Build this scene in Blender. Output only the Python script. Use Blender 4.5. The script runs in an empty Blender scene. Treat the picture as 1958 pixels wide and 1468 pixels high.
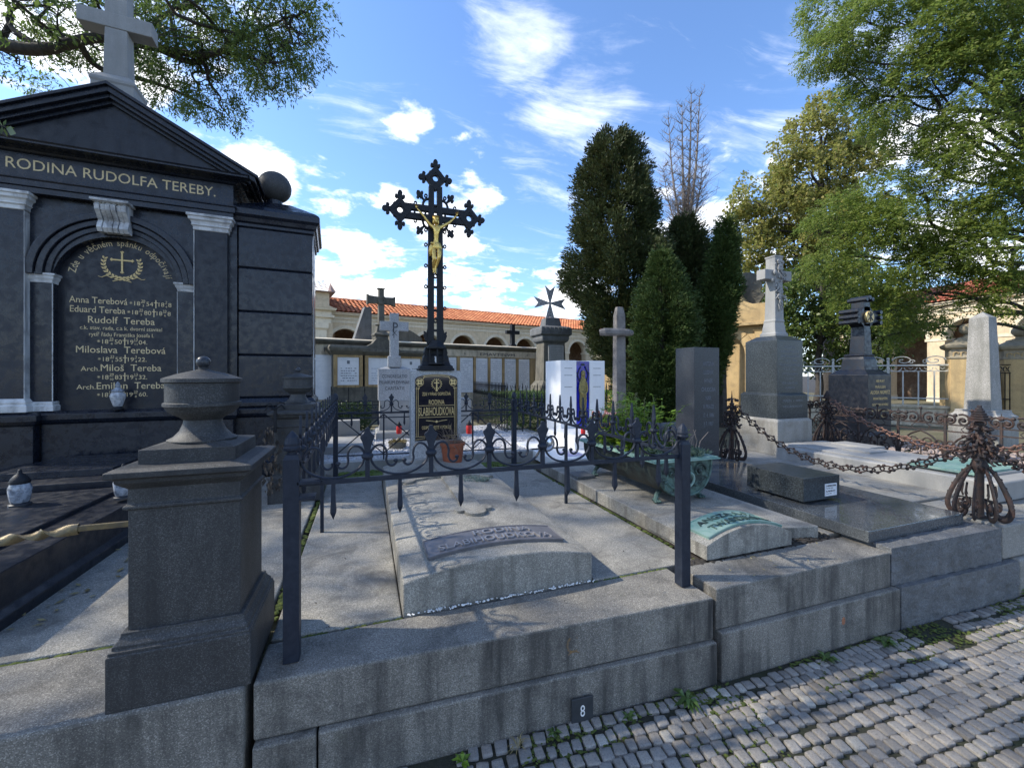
import bpy, math, random, bmesh
import numpy as np
from mathutils import Matrix, Vector, noise
R = math.radians
pi = math.pi
random.seed(7); rng = np.random.default_rng(11)
scene = bpy.context.scene
col = scene.collection

# ---------------------------------------------------------------- camera geometry (used to read real positions)
F, CX, HY, EYE, YAW = 790.0, 979.0, 718.0, 1.6, R(19.45)
SN, CS = math.sin(YAW), math.cos(YAW)
def ray(px, py):
    a = (px-CX)/F
    return Vector((a*CS+SN, -a*SN+CS, -(py-HY)/F))
def at_z(px, py, z):
    r = ray(px, py); return Vector((0, 0, EYE)) + r*((z-EYE)/r.z)
def at_d(px, py, d):
    return Vector((0, 0, EYE)) + ray(px, py)*d

cam_d = bpy.data.cameras.new('camera'); cam = bpy.data.objects.new('camera', cam_d); col.objects.link(cam)
cam.location = (0, 0, EYE); cam.rotation_euler = (R(90), 0, -YAW)
cam_d.sensor_width = 36; cam_d.lens = F/1958*36
cam_d.shift_y = -(734-HY)/1958; cam_d.clip_start = .05; cam_d.clip_end = 3000
scene.camera = cam

# ---------------------------------------------------------------- naming helpers
MW = {}
def tag(o, label=None, cat=None, group=None, kind=None):
    if label: o['label'] = label
    if cat: o['category'] = cat
    if group: o['group'] = group
    if kind: o['kind'] = kind
    return o
def thing(name, label, cat, loc=(0, 0, 0), rz=0, group=None):
    o = bpy.data.objects.new(name, None); col.objects.link(o); o.empty_display_size = .1
    o.location = loc; o.rotation_euler = (0, 0, rz)
    MW[o] = Matrix.Translation(loc) @ Matrix.Rotation(rz, 4, 'Z')
    return tag(o, label, cat, group)
def kids(o): return [c for c in list(bpy.data.objects) if c.parent == o]
def copy_tree(o, parent=None, cache=None):
    if cache is None:
        cache = {}
        for c in bpy.data.objects:
            if c.parent: cache.setdefault(c.parent, []).append(c)
    c = o.copy(); col.objects.link(c); c.parent = parent
    for ch in cache.get(o, []): copy_tree(ch, c, cache)
    return c
def move(o, loc, rz=None, sc=None):
    o.location = loc
    if rz is not None: o.rotation_euler = (0, 0, rz)
    if sc is not None: o.scale = (sc, sc, sc)
    return o

# ---------------------------------------------------------------- mesh builder
_tc = {}
def text_geo(body):
    if body in _tc: return _tc[body]
    cu = bpy.data.curves.new('t', 'FONT'); cu.body = body; cu.size = 1; cu.resolution_u = 3
    ob = bpy.data.objects.new('t', cu); col.objects.link(ob)
    dg = bpy.context.evaluated_depsgraph_get(); dg.update()
    me = ob.evaluated_get(dg).to_mesh()
    vs = [tuple(v.co) for v in me.vertices]; fs = [tuple(p.vertices) for p in me.polygons]
    ob.evaluated_get(dg).to_mesh_clear()
    bpy.data.objects.remove(ob); bpy.data.curves.remove(cu)
    _tc[body] = (vs, fs); return _tc[body]

class MB:
    def __init__(s, frame=None):
        s.v = []; s.f = []; s.fr = frame or Matrix(); s.t = Matrix()
    def add(s, vs, fs):
        n = len(s.v)
        s.v += [s.t @ Vector(v) for v in vs]; s.f += [tuple(i+n for i in f) for f in fs]
        return s
    def box(s, x0, x1, y0, y1, z0, z1):
        return s.add([(x0,y0,z0),(x1,y0,z0),(x1,y1,z0),(x0,y1,z0),(x0,y0,z1),(x1,y0,z1),(x1,y1,z1),(x0,y1,z1)],
                     [(0,3,2,1),(4,5,6,7),(0,1,5,4),(1,2,6,5),(2,3,7,6),(3,0,4,7)])
    def quadbox(s, p, z0, z1):           # four corners (x,y), counter-clockwise from above
        n = len(p)
        vs = [(x, y, z0) for x, y in p]+[(x, y, z1) for x, y in p]
        return s.add(vs, [tuple(range(n))[::-1], tuple(range(n, 2*n))]+[(i, (i+1) % n, n+(i+1) % n, n+i) for i in range(n)])
    def mold(s, x0, x1, y0, y1, prof):   # stack of rectangles: (outset, z)
        vs = []; fs = []
        for o, z in prof: vs += [(x0-o,y0-o,z),(x1+o,y0-o,z),(x1+o,y1+o,z),(x0-o,y1+o,z)]
        for k in range(len(prof)-1):
            a = 4*k
            for i in range(4): fs.append((a+i, a+(i+1) % 4, a+4+(i+1) % 4, a+4+i))
        fs += [(3,2,1,0), tuple(len(vs)-4+i for i in range(4))]
        return s.add(vs, fs)
    def prism(s, poly, a0, a1, ax='y'):  # poly in (x,z) extruded along y, or (y,z) along x, or (x,y) along z
        n = len(poly)
        g = {'y': lambda p, a: (p[0], a, p[1]), 'x': lambda p, a: (a, p[0], p[1]), 'z': lambda p, a: (p[0], p[1], a)}[ax]
        vs = [g(p, a0) for p in poly]+[g(p, a1) for p in poly]
        return s.add(vs, [tuple(range(n)), tuple(range(2*n-1, n-1, -1))]+[(i, n+i, n+(i+1) % n, (i+1) % n) for i in range(n)])
    def ring(s, cx, cz, ri, ro, y0, y1, a0=0, a1=2*pi, n=32):
        full = abs(a1-a0-2*pi) < 1e-6; m = n if full else n+1
        vs = []; fs = []
        for i in range(m):
            a = a0+(a1-a0)*i/n; c, d = math.cos(a), math.sin(a)
            vs += [(cx+ri*c,y0,cz+ri*d),(cx+ro*c,y0,cz+ro*d),(cx+ro*c,y1,cz+ro*d),(cx+ri*c,y1,cz+ri*d)]
        for i in range(n):
            a = 4*i; b = 4*((i+1) % m)
            for k in range(4): fs.append((a+k, a+(k+1) % 4, b+(k+1) % 4, b+k))
        if not full: fs += [(3,2,1,0), tuple(4*n+i for i in range(4))]
        return s.add(vs, fs)
    def arch_wall(s, x0, x1, z0, z1, cx, r, y0, y1, n=24):   # wall rectangle above the spring line with a half-round hole
        cs = [math.atan2(z1-z0, x1-cx), math.atan2(z1-z0, x0-cx)]
        an = sorted(set([pi*i/n for i in range(n+1)]+cs))
        vs = []; fs = []
        for a in an:
            c, d = math.cos(a), math.sin(a)
            ts = [((x1-cx)/c) if c > 1e-6 else ((x0-cx)/c if c < -1e-6 else 1e9), ((z1-z0)/d) if d > 1e-6 else 1e9]
            t = min(ts)
            for y in (y0, y1): vs += [(cx+r*c, y, z0+r*d), (cx+t*c, y, z0+t*d)]
        for i in range(len(an)-1):
            a = 4*i; b = a+4
            fs += [(a, b, b+1, a+1), (a+2, a+3, b+3, b+2), (a, a+2, b+2, b), (a+1, b+1, b+3, a+3)]
        return s.add(vs, fs)
    def lathe(s, prof, cx=0, cy=0, n=24, sq=None):
        vs = []; fs = []; 
        for r, z in prof:
            for i in range(n):
                a = 2*pi*(i+.5)/n; vs.append((cx+r*math.cos(a), cy+r*math.sin(a), z))
        for k in range(len(prof)-1):
            for i in range(n): fs.append((k*n+i, k*n+(i+1) % n, (k+1)*n+(i+1) % n, (k+1)*n+i))
        fs += [tuple(range(n))[::-1], tuple((len(prof)-1)*n+i for i in range(n))]
        return s.add(vs, fs)
    def ball(s, c, r, n=12, m=8, sc=(1, 1, 1)):
        vs = [(c[0], c[1], c[2]-r*sc[2])]; fs = []
        for k in range(1, m):
            t = -pi/2+pi*k/m
            for i in range(n):
                a = 2*pi*i/n; vs.append((c[0]+r*sc[0]*math.cos(t)*math.cos(a), c[1]+r*sc[1]*math.cos(t)*math.sin(a), c[2]+r*sc[2]*math.sin(t)))
        vs.append((c[0], c[1], c[2]+r*sc[2])); e = len(vs)-1
        for i in range(n):
            fs.append((0, 1+(i+1) % n, 1+i)); fs.append((e, e-n+i, e-n+(i+1) % n))
        for k in range(m-2):
            for i in range(n): a = 1+k*n; fs.append((a+i, a+(i+1) % n, a+n+(i+1) % n, a+n+i))
        return s.add(vs, fs)
    def tube(s, pts, r, n=6, flat=None, closed=False, up=(0, 0, 1)):
        pts = [Vector(p) for p in pts]; N = len(pts)
        rr = r if isinstance(r, (list, tuple)) else [r]*N
        vs = []; fs = []; prev = None
        for i, p in enumerate(pts):
            if closed: d = pts[(i+1) % N]-pts[i-1]
            else: d = pts[min(i+1, N-1)]-pts[max(i-1, 0)]
            if d.length < 1e-9: d = Vector((0, 0, 1))
            d.normalize()
            if flat: 
                x = Vector(up).cross(d)
                if x.length < 1e-4: x = Vector((1, 0, 0)).cross(d)
            elif prev is None:
                u = Vector((0, 0, 1)) if abs(d.z) < .9 else Vector((1, 0, 0)); x = u.cross(d)
            else:
                x = prev-d*prev.dot(d)
            x.normalize(); prev = x; y = d.cross(x)
            for k in range(n):
                a = 2*pi*(k+.5)/n
                fx, fy = (flat if flat else (1, 1))
                vs.append(p+x*(math.cos(a)*rr[i]*fx)+y*(math.sin(a)*rr[i]*fy))
        for i in range(N if closed else N-1):
            a = i*n; b = ((i+1) % N)*n
            for k in range(n): fs.append((a+k, a+(k+1) % n, b+(k+1) % n, b+k))
        if not closed: fs += [tuple(range(n))[::-1], tuple((N-1)*n+k for k in range(n))]
        return s.add(vs, fs)
    def text(s, body, size, cx, cz, y, depth=.002, align='C', sx=1.0, fn=None):
        """lettering standing in the x-z plane, facing -y; (cx, cz) = centre/left of baseline"""
        vs, fs = text_geo(body)
        if not vs: return s
        mx = max(v[0] for v in vs); mn = min(v[0] for v in vs)
        off = {'C': -(mx+mn)/2, 'L': -mn, 'R': -mx}[align]
        fp = [((v[0]+off)*size*sx+cx, v[1]*size+cz) for v in vs]
        from collections import Counter
        cnt = Counter()
        for f in fs:
            for i in range(len(f)):
                a, b = f[i], f[(i+1) % len(f)]; cnt[(min(a, b), max(a, b))] += 1
        n = len(vs)
        g = fn or (lambda x, z, yy: (x, yy, z))
        V = [g(x, z, y-depth) for x, z in fp]+[g(x, z, y) for x, z in fp]
        FF = [tuple(f) for f in fs]
        for f in fs:
            for i in range(len(f)):
                a, b = f[i], f[(i+1) % len(f)]
                if cnt[(min(a, b), max(a, b))] == 1: FF.append((b, a, a+n, b+n))
        return s.add(V, FF)
    def out(s, name, mat, parent=None, bev=0, smooth=None, origin=None, seg=2):
        me = bpy.data.meshes.new(name)
        if parent is not None: T = MW[parent].inverted() @ s.fr
        else:
            if origin is None:
                xs = [s.fr @ v for v in s.v]
                origin = (sum(p.x for p in xs)/len(xs), sum(p.y for p in xs)/len(xs), min(p.z for p in xs))
            T = Matrix.Translation(origin).inverted() @ s.fr
        me.from_pydata([tuple(T @ v) for v in s.v], [], s.f)
        me.materials.append(mat)
        ob = bpy.data.objects.new(name, me); col.objects.link(ob)
        if parent is not None: ob.parent = parent; MW[ob] = MW[parent]
        else: ob.location = origin; MW[ob] = Matrix.Translation(origin)
        if smooth:
            me.polygons.foreach_set('use_smooth', [True]*len(me.polygons))
            me.set_sharp_from_angle(angle=R(smooth if smooth is not True else 38))
        if bev:
            m = ob.modifiers.new('edge', 'BEVEL'); m.width = bev; m.segments = seg; m.limit_method = 'ANGLE'; m.angle_limit = R(35)
            m.harden_normals = False
        return ob
def frame(x, y, deg=0, z=0): return Matrix.Translation((x, y, z)) @ Matrix.Rotation(R(deg), 4, 'Z')

def arrays_mesh(name, V, Fq, mat, parent=None, tri=False, origin=(0, 0, 0)):
    k = Fq.shape[1]; me = bpy.data.meshes.new(name)
    V = V-np.array(MW[parent].translation if parent is not None else origin)
    me.vertices.add(len(V)); me.vertices.foreach_set('co', V.astype(np.float32).ravel())
    me.loops.add(Fq.size); me.loops.foreach_set('vertex_index', Fq.astype(np.int32).ravel())
    me.polygons.add(len(Fq)); me.polygons.foreach_set('loop_start', np.arange(0, Fq.size, k, dtype=np.int32))
    me.update(calc_edges=True); me.materials.append(mat)
    ob = bpy.data.objects.new(name, me); col.objects.link(ob)
    if parent is not None: ob.parent = parent; MW[ob] = MW[parent]
    else: ob.location = origin
    return ob

# ---------------------------------------------------------------- materials
def newmat(name):
    m = bpy.data.materials.new(name); m.use_nodes = True; nt = m.node_tree
    b = nt.nodes['Principled BSDF']; return m, nt, b
class N:
    def __init__(s, nt): s.nt = nt
    def __call__(s, t, ins=None, **kw):
        n = s.nt.nodes.new(t)
        for k, v in kw.items(): setattr(n, k, v)
        for k, v in (ins or {}).items():
            i = n.inputs[k]
            if hasattr(v, 'is_output') or hasattr(v, 'links') and not isinstance(v, (tuple, list, float, int)): s.nt.links.new(v, i)
            else: i.default_value = v
        return n
def rgb(c): return (c[0], c[1], c[2], 1)
def ramp(nn, fac, stops):
    r = nn('ShaderNodeValToRGB', {'Fac': fac}); e = r.color_ramp.elements
    e[0].position, e[0].color = stops[0][0], rgb(stops[0][1]); e[1].position, e[1].color = stops[-1][0], rgb(stops[-1][1])
    for p, c in stops[1:-1]: k = e.new(p); k.color = rgb(c)
    return r.outputs[0]
def mix(nn, f, a, b, mode='MIX'):
    m = nn('ShaderNodeMix', data_type='RGBA', blend_type=mode)
    nt = nn.nt
    for idx, v in ((0, f), (6, a), (7, b)):
        if isinstance(v, (tuple, list)): m.inputs[idx].default_value = rgb(v)
        elif isinstance(v, (int, float)): m.inputs[idx].default_value = v
        else: nt.links.new(v, m.inputs[idx])
    return m.outputs[2]
def noi(nn, vec, scale, detail=4, rough=.55, dist=0):
    return nn('ShaderNodeTexNoise', {'Vector': vec, 'Scale': scale, 'Detail': detail, 'Roughness': rough, 'Distortion': dist}).outputs['Fac']
def stone(name, base, alt, speck=.35, sscale=260, rough=.75, bump=.25, stain=(.05, .05, .045), stain_amt=.5, streak=.35, spec=.4, moss=0, big=1.3, polish=None, dark_speck=None):
    m, nt, b = newmat(name); nn = N(nt)
    co = nn('ShaderNodeNewGeometry').outputs['Position']
    g = noi(nn, co, big, 6, .6, .3)
    c = mix(nn, ramp(nn, g, [(.3, (0, 0, 0)), (.7, (1, 1, 1))]), base, alt)
    # grains
    v = nn('ShaderNodeTexVoronoi', {'Vector': co, 'Scale': sscale}, feature='F1')
    sp = nn('ShaderNodeSeparateColor', {'Color': v.outputs['Color']}).outputs[0]
    d = dark_speck or tuple(x*.35 for x in base)
    c = mix(nn, nn('ShaderNodeMath', {0: ramp(nn, sp, [(.0, (1, 1, 1)), (.35, (1, 1, 1)), (.45, (0, 0, 0))]), 1: speck}, operation='MULTIPLY').outputs[0], c, d)
    c = mix(nn, nn('ShaderNodeMath', {0: ramp(nn, sp, [(.82, (0, 0, 0)), (.9, (1, 1, 1))]), 1: speck}, operation='MULTIPLY').outputs[0], c, tuple(min(1, x*1.55+.012) for x in base))
    # blotches
    st = noi(nn, co, 3.7, 8, .68, .6)
    c = mix(nn, nn('ShaderNodeMath', {0: ramp(nn, st, [(.48, (0, 0, 0)), (.68, (1, 1, 1))]), 1: stain_amt}, operation='MULTIPLY').outputs[0], c, stain)
    # vertical grime streaks on standing faces; slab and kerb also get painted front shade
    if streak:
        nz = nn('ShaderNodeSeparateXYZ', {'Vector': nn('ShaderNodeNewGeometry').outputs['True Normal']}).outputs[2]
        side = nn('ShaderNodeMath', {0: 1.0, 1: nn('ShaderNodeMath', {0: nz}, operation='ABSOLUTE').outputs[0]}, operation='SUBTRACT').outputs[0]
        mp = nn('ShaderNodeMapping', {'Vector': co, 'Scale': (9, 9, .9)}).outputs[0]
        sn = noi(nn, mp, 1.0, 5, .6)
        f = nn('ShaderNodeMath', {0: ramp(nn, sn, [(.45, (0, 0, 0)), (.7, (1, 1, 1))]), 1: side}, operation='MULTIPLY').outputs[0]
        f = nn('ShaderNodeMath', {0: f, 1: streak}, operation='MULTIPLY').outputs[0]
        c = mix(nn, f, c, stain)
    if moss:
        mo = noi(nn, co, 5.5, 7, .7, .5)
        f = nn('ShaderNodeMath', {0: ramp(nn, mo, [(.6, (0, 0, 0)), (.72, (1, 1, 1))]), 1: moss}, operation='MULTIPLY').outputs[0]
        c = mix(nn, f, c, (.09, .1, .03))
    nt.links.new(c, b.inputs['Base Color'])
    b.inputs['Roughness'].default_value = rough; b.inputs['Specular IOR Level'].default_value = spec
    if polish:
        rr = ramp(nn, noi(nn, co, 14, 5, .6), [(.4, (polish[0],)*3), (.65, (polish[1],)*3)]); nt.links.new(rr, b.inputs['Roughness'])
    if bump:
        h = nn('ShaderNodeMath', {0: noi(nn, co, 90, 6, .7), 1: noi(nn, co, 11, 5, .6)}, operation='ADD').outputs[0]
        bp = nn('ShaderNodeBump', {'Height': h, 'Strength': bump, 'Distance': .006}); nt.links.new(bp.outputs[0], b.inputs['Normal'])
    return m
def plain(name, c, rough=.5, metal=0, alt=None, scale=20, bump=0, alpha=1, trans=0, spec=.5, det=6, lo=.4, hi=.65):
    m, nt, b = newmat(name); nn = N(nt)
    b.inputs['Roughness'].default_value = rough; b.inputs['Metallic'].default_value = metal; b.inputs['Specular IOR Level'].default_value = spec
    co = nn('ShaderNodeNewGeometry').outputs['Position']
    alt = alt or tuple(x*.8 for x in c)
    f = noi(nn, co, scale, det, .65, .3)
    nt.links.new(mix(nn, ramp(nn, f, [(lo, (0, 0, 0)), (hi, (1, 1, 1))]), c, alt), b.inputs['Base Color'])
    if bump:
        bp = nn('ShaderNodeBump', {'Height': noi(nn, co, scale*4, 5, .6), 'Strength': bump, 'Distance': .004}); nt.links.new(bp.outputs[0], b.inputs['Normal'])
    if trans: b.inputs['Transmission Weight'].default_value = trans
    return m
def leafmat(name, cols, trans=.35, rough=.45, scale=1.2):
    m, nt, b = newmat(name); nn = N(nt)
    ge = nn('ShaderNodeNewGeometry')
    n1 = noi(nn, ge.outputs['Position'], scale, 3, .5)
    f = nn('ShaderNodeMath', {0: ge.outputs['Random Per Island'], 1: .55}, operation='MULTIPLY').outputs[0]
    f = nn('ShaderNodeMath', {0: f, 1: nn('ShaderNodeMath', {0: n1, 1: .45}, operation='MULTIPLY').outputs[0]}, operation='ADD').outputs[0]
    k = len(cols); c = ramp(nn, f, [(.12+.7*i/(k-1), q) for i, q in enumerate(cols)])
    nt.links.new(c, b.inputs['Base Color']); b.inputs['Roughness'].default_value = rough; b.inputs['Specular IOR Level'].default_value = .35
    tr = nn('ShaderNodeBsdfTranslucent', {'Color': mix(nn, .5, c, tuple(x*2.2 for x in cols[-1]))})
    ms = nn('ShaderNodeMixShader', {0: trans}); nt.links.new(b.outputs[0], ms.inputs[1]); nt.links.new(tr.outputs[0], ms.inputs[2])
    nt.links.new(ms.outputs[0], nt.nodes['Material Output'].inputs[0])
    return m

M = {}
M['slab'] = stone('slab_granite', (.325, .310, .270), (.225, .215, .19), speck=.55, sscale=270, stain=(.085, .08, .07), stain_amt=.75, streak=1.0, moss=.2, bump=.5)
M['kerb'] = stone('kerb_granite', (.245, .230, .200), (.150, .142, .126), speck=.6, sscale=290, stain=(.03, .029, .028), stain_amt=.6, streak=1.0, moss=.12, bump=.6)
M['rough'] = stone('rough_granite', (.15, .155, .16), (.10, .105, .11), speck=.45, sscale=250, stain_amt=.4, bump=1.0, big=6)
M['concrete'] = stone('weathered_concrete', (.30, .29, .265), (.20, .195, .175), speck=.3, sscale=200, stain=(.14, .12, .09), stain_amt=.6, streak=.5, moss=.35, bump=.4)
M['pier'] = stone('pier_granite', (.066, .067, .066), (.038, .039, .041), speck=.7, sscale=340, stain=(.016, .017, .019), stain_amt=.6, streak=.85, bump=.35, rough=.6)
M['black'] = stone('black_granite', (.007, .010, .019), (.013, .017, .029), speck=.8, sscale=300, stain=(.030, .034, .042), stain_amt=.2, streak=.3, bump=.12, rough=.3, dark_speck=(.005, .006, .008), spec=.42, polish=(.18, .45))
M['blackmat'] = stone('black_granite_honed', (.007, .009, .016), (.012, .015, .023), speck=.6, sscale=260, stain=(.028, .031, .038), stain_amt=.18, streak=.3, bump=.1, rough=.4, polish=(.28, .55))
M['marble'] = stone('weathered_marble', (.62, .62, .61), (.5, .5, .5), speck=.05, sscale=120, stain=(.045, .042, .045), stain_amt=.75, streak=.7, bump=.25, rough=.6)
M['whitestone'] = stone('white_stone', (.34, .335, .32), (.24, .238, .23), speck=.1, sscale=200, stain=(.2, .2, .19), stain_amt=.5, streak=.5, bump=.25)
M['white'] = stone('white_polished_stone', (.80, .80, .80), (.75, .76, .77), speck=.06, stain=(.6, .6, .62), stain_amt=.3, streak=.1, bump=.05, rough=.35)
M['speckle'] = stone('salt_pepper_granite', (.42, .43, .44), (.36, .37, .38), speck=.6, sscale=230, stain=(.2, .2, .2), stain_amt=.25, streak=.25, bump=.15)
M['polished'] = stone('polished_grey_granite', (.095, .103, .108), (.062, .07, .076), speck=.7, sscale=230, stain=(.05, .055, .06), stain_amt=.3, streak=.1, bump=0, rough=.12, polish=(.06, .2), spec=.6)
M['darkgran'] = stone('dark_speckled_granite', (.042, .05, .054), (.03, .036, .041), speck=.85, sscale=150, stain=(.014, .018, .022), stain_amt=.3, streak=.2, bump=.04, rough=.3)
M['steledark'] = stone('dark_blue_granite', (.04, .044, .052), (.03, .034, .042), speck=.6, sscale=210, stain=(.02, .022, .028), stain_amt=.3, streak=.2, bump=.03, rough=.35)
M['sandy'] = stone('sandstone', (.55, .40, .20), (.44, .31, .15), speck=.12, sscale=90, stain=(.2, .15, .09), stain_amt=.4, streak=.4, bump=.3, rough=.85)
M['sandpale'] = stone('pale_sandstone', (.40, .34, .24), (.28, .24, .17), speck=.1, sscale=120, stain=(.1, .09, .07), stain_amt=.5, streak=.5, bump=.4, rough=.85)
M['sandgrey'] = stone('grey_sandstone', (.17, .155, .12), (.10, .095, .08), speck=.2, sscale=120, stain=(.04, .04, .035), stain_amt=.7, streak=.6, moss=.3, bump=.5, rough=.85)
M['ochre'] = stone('ochre_stone', (.44, .31, .15), (.33, .23, .11), speck=.1, sscale=90, stain=(.09, .07, .04), stain_amt=.5, streak=.6, bump=.3, rough=.85)
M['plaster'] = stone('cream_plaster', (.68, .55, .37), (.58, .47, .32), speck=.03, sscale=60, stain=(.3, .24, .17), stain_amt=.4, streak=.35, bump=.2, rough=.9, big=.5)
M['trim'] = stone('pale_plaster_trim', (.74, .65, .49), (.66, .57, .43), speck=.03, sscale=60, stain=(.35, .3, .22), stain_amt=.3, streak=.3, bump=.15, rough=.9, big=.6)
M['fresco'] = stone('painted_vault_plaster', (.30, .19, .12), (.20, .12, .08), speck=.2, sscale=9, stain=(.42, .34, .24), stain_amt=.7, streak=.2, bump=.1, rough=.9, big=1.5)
M['wallstone'] = stone('memorial_wall_stone', (.60, .52, .38), (.48, .41, .30), speck=.1, sscale=80, stain=(.12, .11, .09), stain_amt=.5, streak=.6, bump=.3, rough=.85, moss=.2)
M['panel'] = stone('white_marble_panel', (.72, .73, .74), (.64, .66, .69), speck=.03, stain=(.45, .48, .52), stain_amt=.5, streak=.3, bump=.05, rough=.4)
M['soil'] = stone('dark_soil', (.035, .03, .024), (.06, .05, .04), speck=.5, sscale=120, stain=(.02, .018, .014), stain_amt=.6, streak=0, bump=1.0, rough=.95)
M['obelisk'] = stone('pale_grey_granite', (.33, .32, .30), (.26, .255, .24), speck=.5, sscale=160, stain=(.14, .14, .12), stain_amt=.4, streak=.6, bump=.25)
M['iron'] = plain('blue_black_iron_paint', (.010, .015, .027), .5, .0, alt=(.018, .024, .038), scale=30, bump=.35, spec=.32)
M['cast'] = plain('black_cast_iron', (.006, .007, .010), .55, .0, alt=(.010, .012, .015), scale=40, bump=.4, spec=.3)
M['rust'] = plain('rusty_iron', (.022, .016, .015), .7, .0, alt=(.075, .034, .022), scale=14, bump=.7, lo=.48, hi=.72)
M['rustlite'] = plain('pale_rusty_iron', (.16, .09, .065), .8, .0, alt=(.19, .10, .075), scale=20, bump=.7)  # lighter brown rust tone than the other chains
M['paleiron'] = plain('pale_grey_iron_paint', (.42, .43, .41), .5, .0, alt=(.33, .33, .31), scale=18, bump=.2)
M['gold'] = plain('gilding', (.75, .52, .16), .36, 1.0, alt=(.55, .36, .10), scale=40, bump=.15)
M['goldpaint'] = plain('gold_lettering', (.62, .46, .20), .5, .25, alt=(.50, .37, .17), scale=60)
M['goldworn'] = plain('worn_gold_lettering', (.66, .52, .28), .55, .1, alt=(.50, .40, .24), scale=60)
M['greylet'] = plain('grey_engraving', (.10, .11, .13), .6, 0, alt=(.16, .17, .19), scale=50)
M['darklet'] = plain('dark_lettering', (.05, .055, .065), .6, 0, scale=50)
M['inklet'] = plain('faded_ink_lettering', (.30, .33, .38), .6, 0, alt=(.5, .52, .56), scale=30)
M['ropegold'] = plain('twisted_brass_bar', (.20, .155, .08), .5, .6, alt=(.12, .10, .07), scale=25, bump=.4)
M['verd'] = plain('verdigris_bronze', (.09, .155, .13), .6, .1, alt=(.022, .035, .032), scale=13, bump=.6, lo=.42, hi=.6)
M['verdlite'] = plain('pale_verdigris', (.22, .32, .28), .6, .0, alt=(.11, .24, .20), scale=12, bump=.3)
M['bronzedark'] = plain('dark_bronze', (.018, .021, .02), .5, .3, alt=(.04, .055, .05), scale=12, bump=.6)
M['leadplaque'] = plain('grey_bronze_plaque', (.17, .165, .175), .45, .35, alt=(.12, .118, .125), scale=14, bump=.25)
M['glassblack'] = plain('black_inscription_glass', (.004, .005, .012), .06, 0, alt=(.006, .007, .014), spec=.6)
M['blueglass'] = plain('cobalt_blue_glass', (.006, .02, .50), .12, 0, alt=(.003, .008, .22), scale=7, lo=.35, hi=.6)
M['bluefig'] = plain('old_gold_relief', (.33, .27, .10), .45, .5, alt=(.16, .14, .07), scale=30, bump=.4)
M['terra'] = plain('terracotta', (.30, .085, .038), .8, 0, alt=(.20, .06, .03), scale=12, bump=.2)
M['twig'] = plain('dry_twigs', (.14, .10, .075), .8, 0, alt=(.24, .18, .13), scale=30)
M['bark'] = plain('dark_bark', (.035, .03, .026), .9, 0, alt=(.06, .052, .045), scale=14, bump=.9)
M['barkpale'] = plain('pale_dry_bark', (.22, .185, .16), .9, 0, alt=(.14, .12, .105), scale=10, bump=.6)
M['wood'] = plain('weathered_grey_wood', (.20, .18, .165), .85, 0, alt=(.11, .10, .092), scale=9, bump=.8)
M['candle'] = plain('white_candle', (.75, .75, .74), .5, 0)
M['red'] = plain('red_plastic', (.60, .03, .02), .35, 0, alt=(.5, .02, .02))
M['lampglass'] = plain('frosted_lantern_glass', (.10, .115, .14), .15, 0, alt=(.34, .37, .42), scale=30, lo=.35, hi=.6)
M['steel'] = plain('dull_steel', (.5, .51, .53), .5, .1, alt=(.18, .19, .21), scale=25)
M['moss'] = plain('moss', (.045, .065, .010), .95, 0, alt=(.09, .115, .016), scale=30, bump=1.0)
M['grassgreen'] = plain('bright_moss_turf', (.10, .15, .018), .95, 0, alt=(.05, .07, .016), scale=22, bump=1.0)
M['gravel'] = plain('white_gravel', (.66, .65, .65), .9, 0, alt=(.3, .3, .31), scale=45, bump=1.0)
M['leafdry'] = leafmat('dry_fallen_leaf', [(.20, .15, .07), (.34, .28, .13), (.16, .12, .05)], .1)
M['numplate'] = plain('dark_number_plate', (.05, .055, .06), .5, .3)
M['paintwhite'] = plain('white_paint', (.78, .78, .76), .6)
M['foil'] = plain('crumpled_foil_ball', (.7, .7, .72), .18, 1.0, scale=10, bump=.8)
# ================================================================= SETTING
# earth under and behind the graves, one sheet to the horizon
mb = MB(); mb.add([(-600, -300, -.06), (900, -300, -.06), (900, 900, -.06), (-600, 900, -.06)], [(0, 1, 2, 3)])
tag(mb.out('ground', M['soil'], origin=(0, 0, -.06)), kind='structure')
mb = MB(); mb.quadbox([(-14, 2.0), (26, 2.0), (40, 60), (-30, 60)], -.05, .36)
M['earth'] = stone('cemetery_earth', (.16, .14, .10), (.10, .10, .05), speck=.3, sscale=60, stain=(.05, .06, .02), stain_amt=.6, streak=0, bump=1.0, rough=.95)
tag(mb.out('terrain', M['earth'], origin=(0, 10, 0)), kind='structure')

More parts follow.
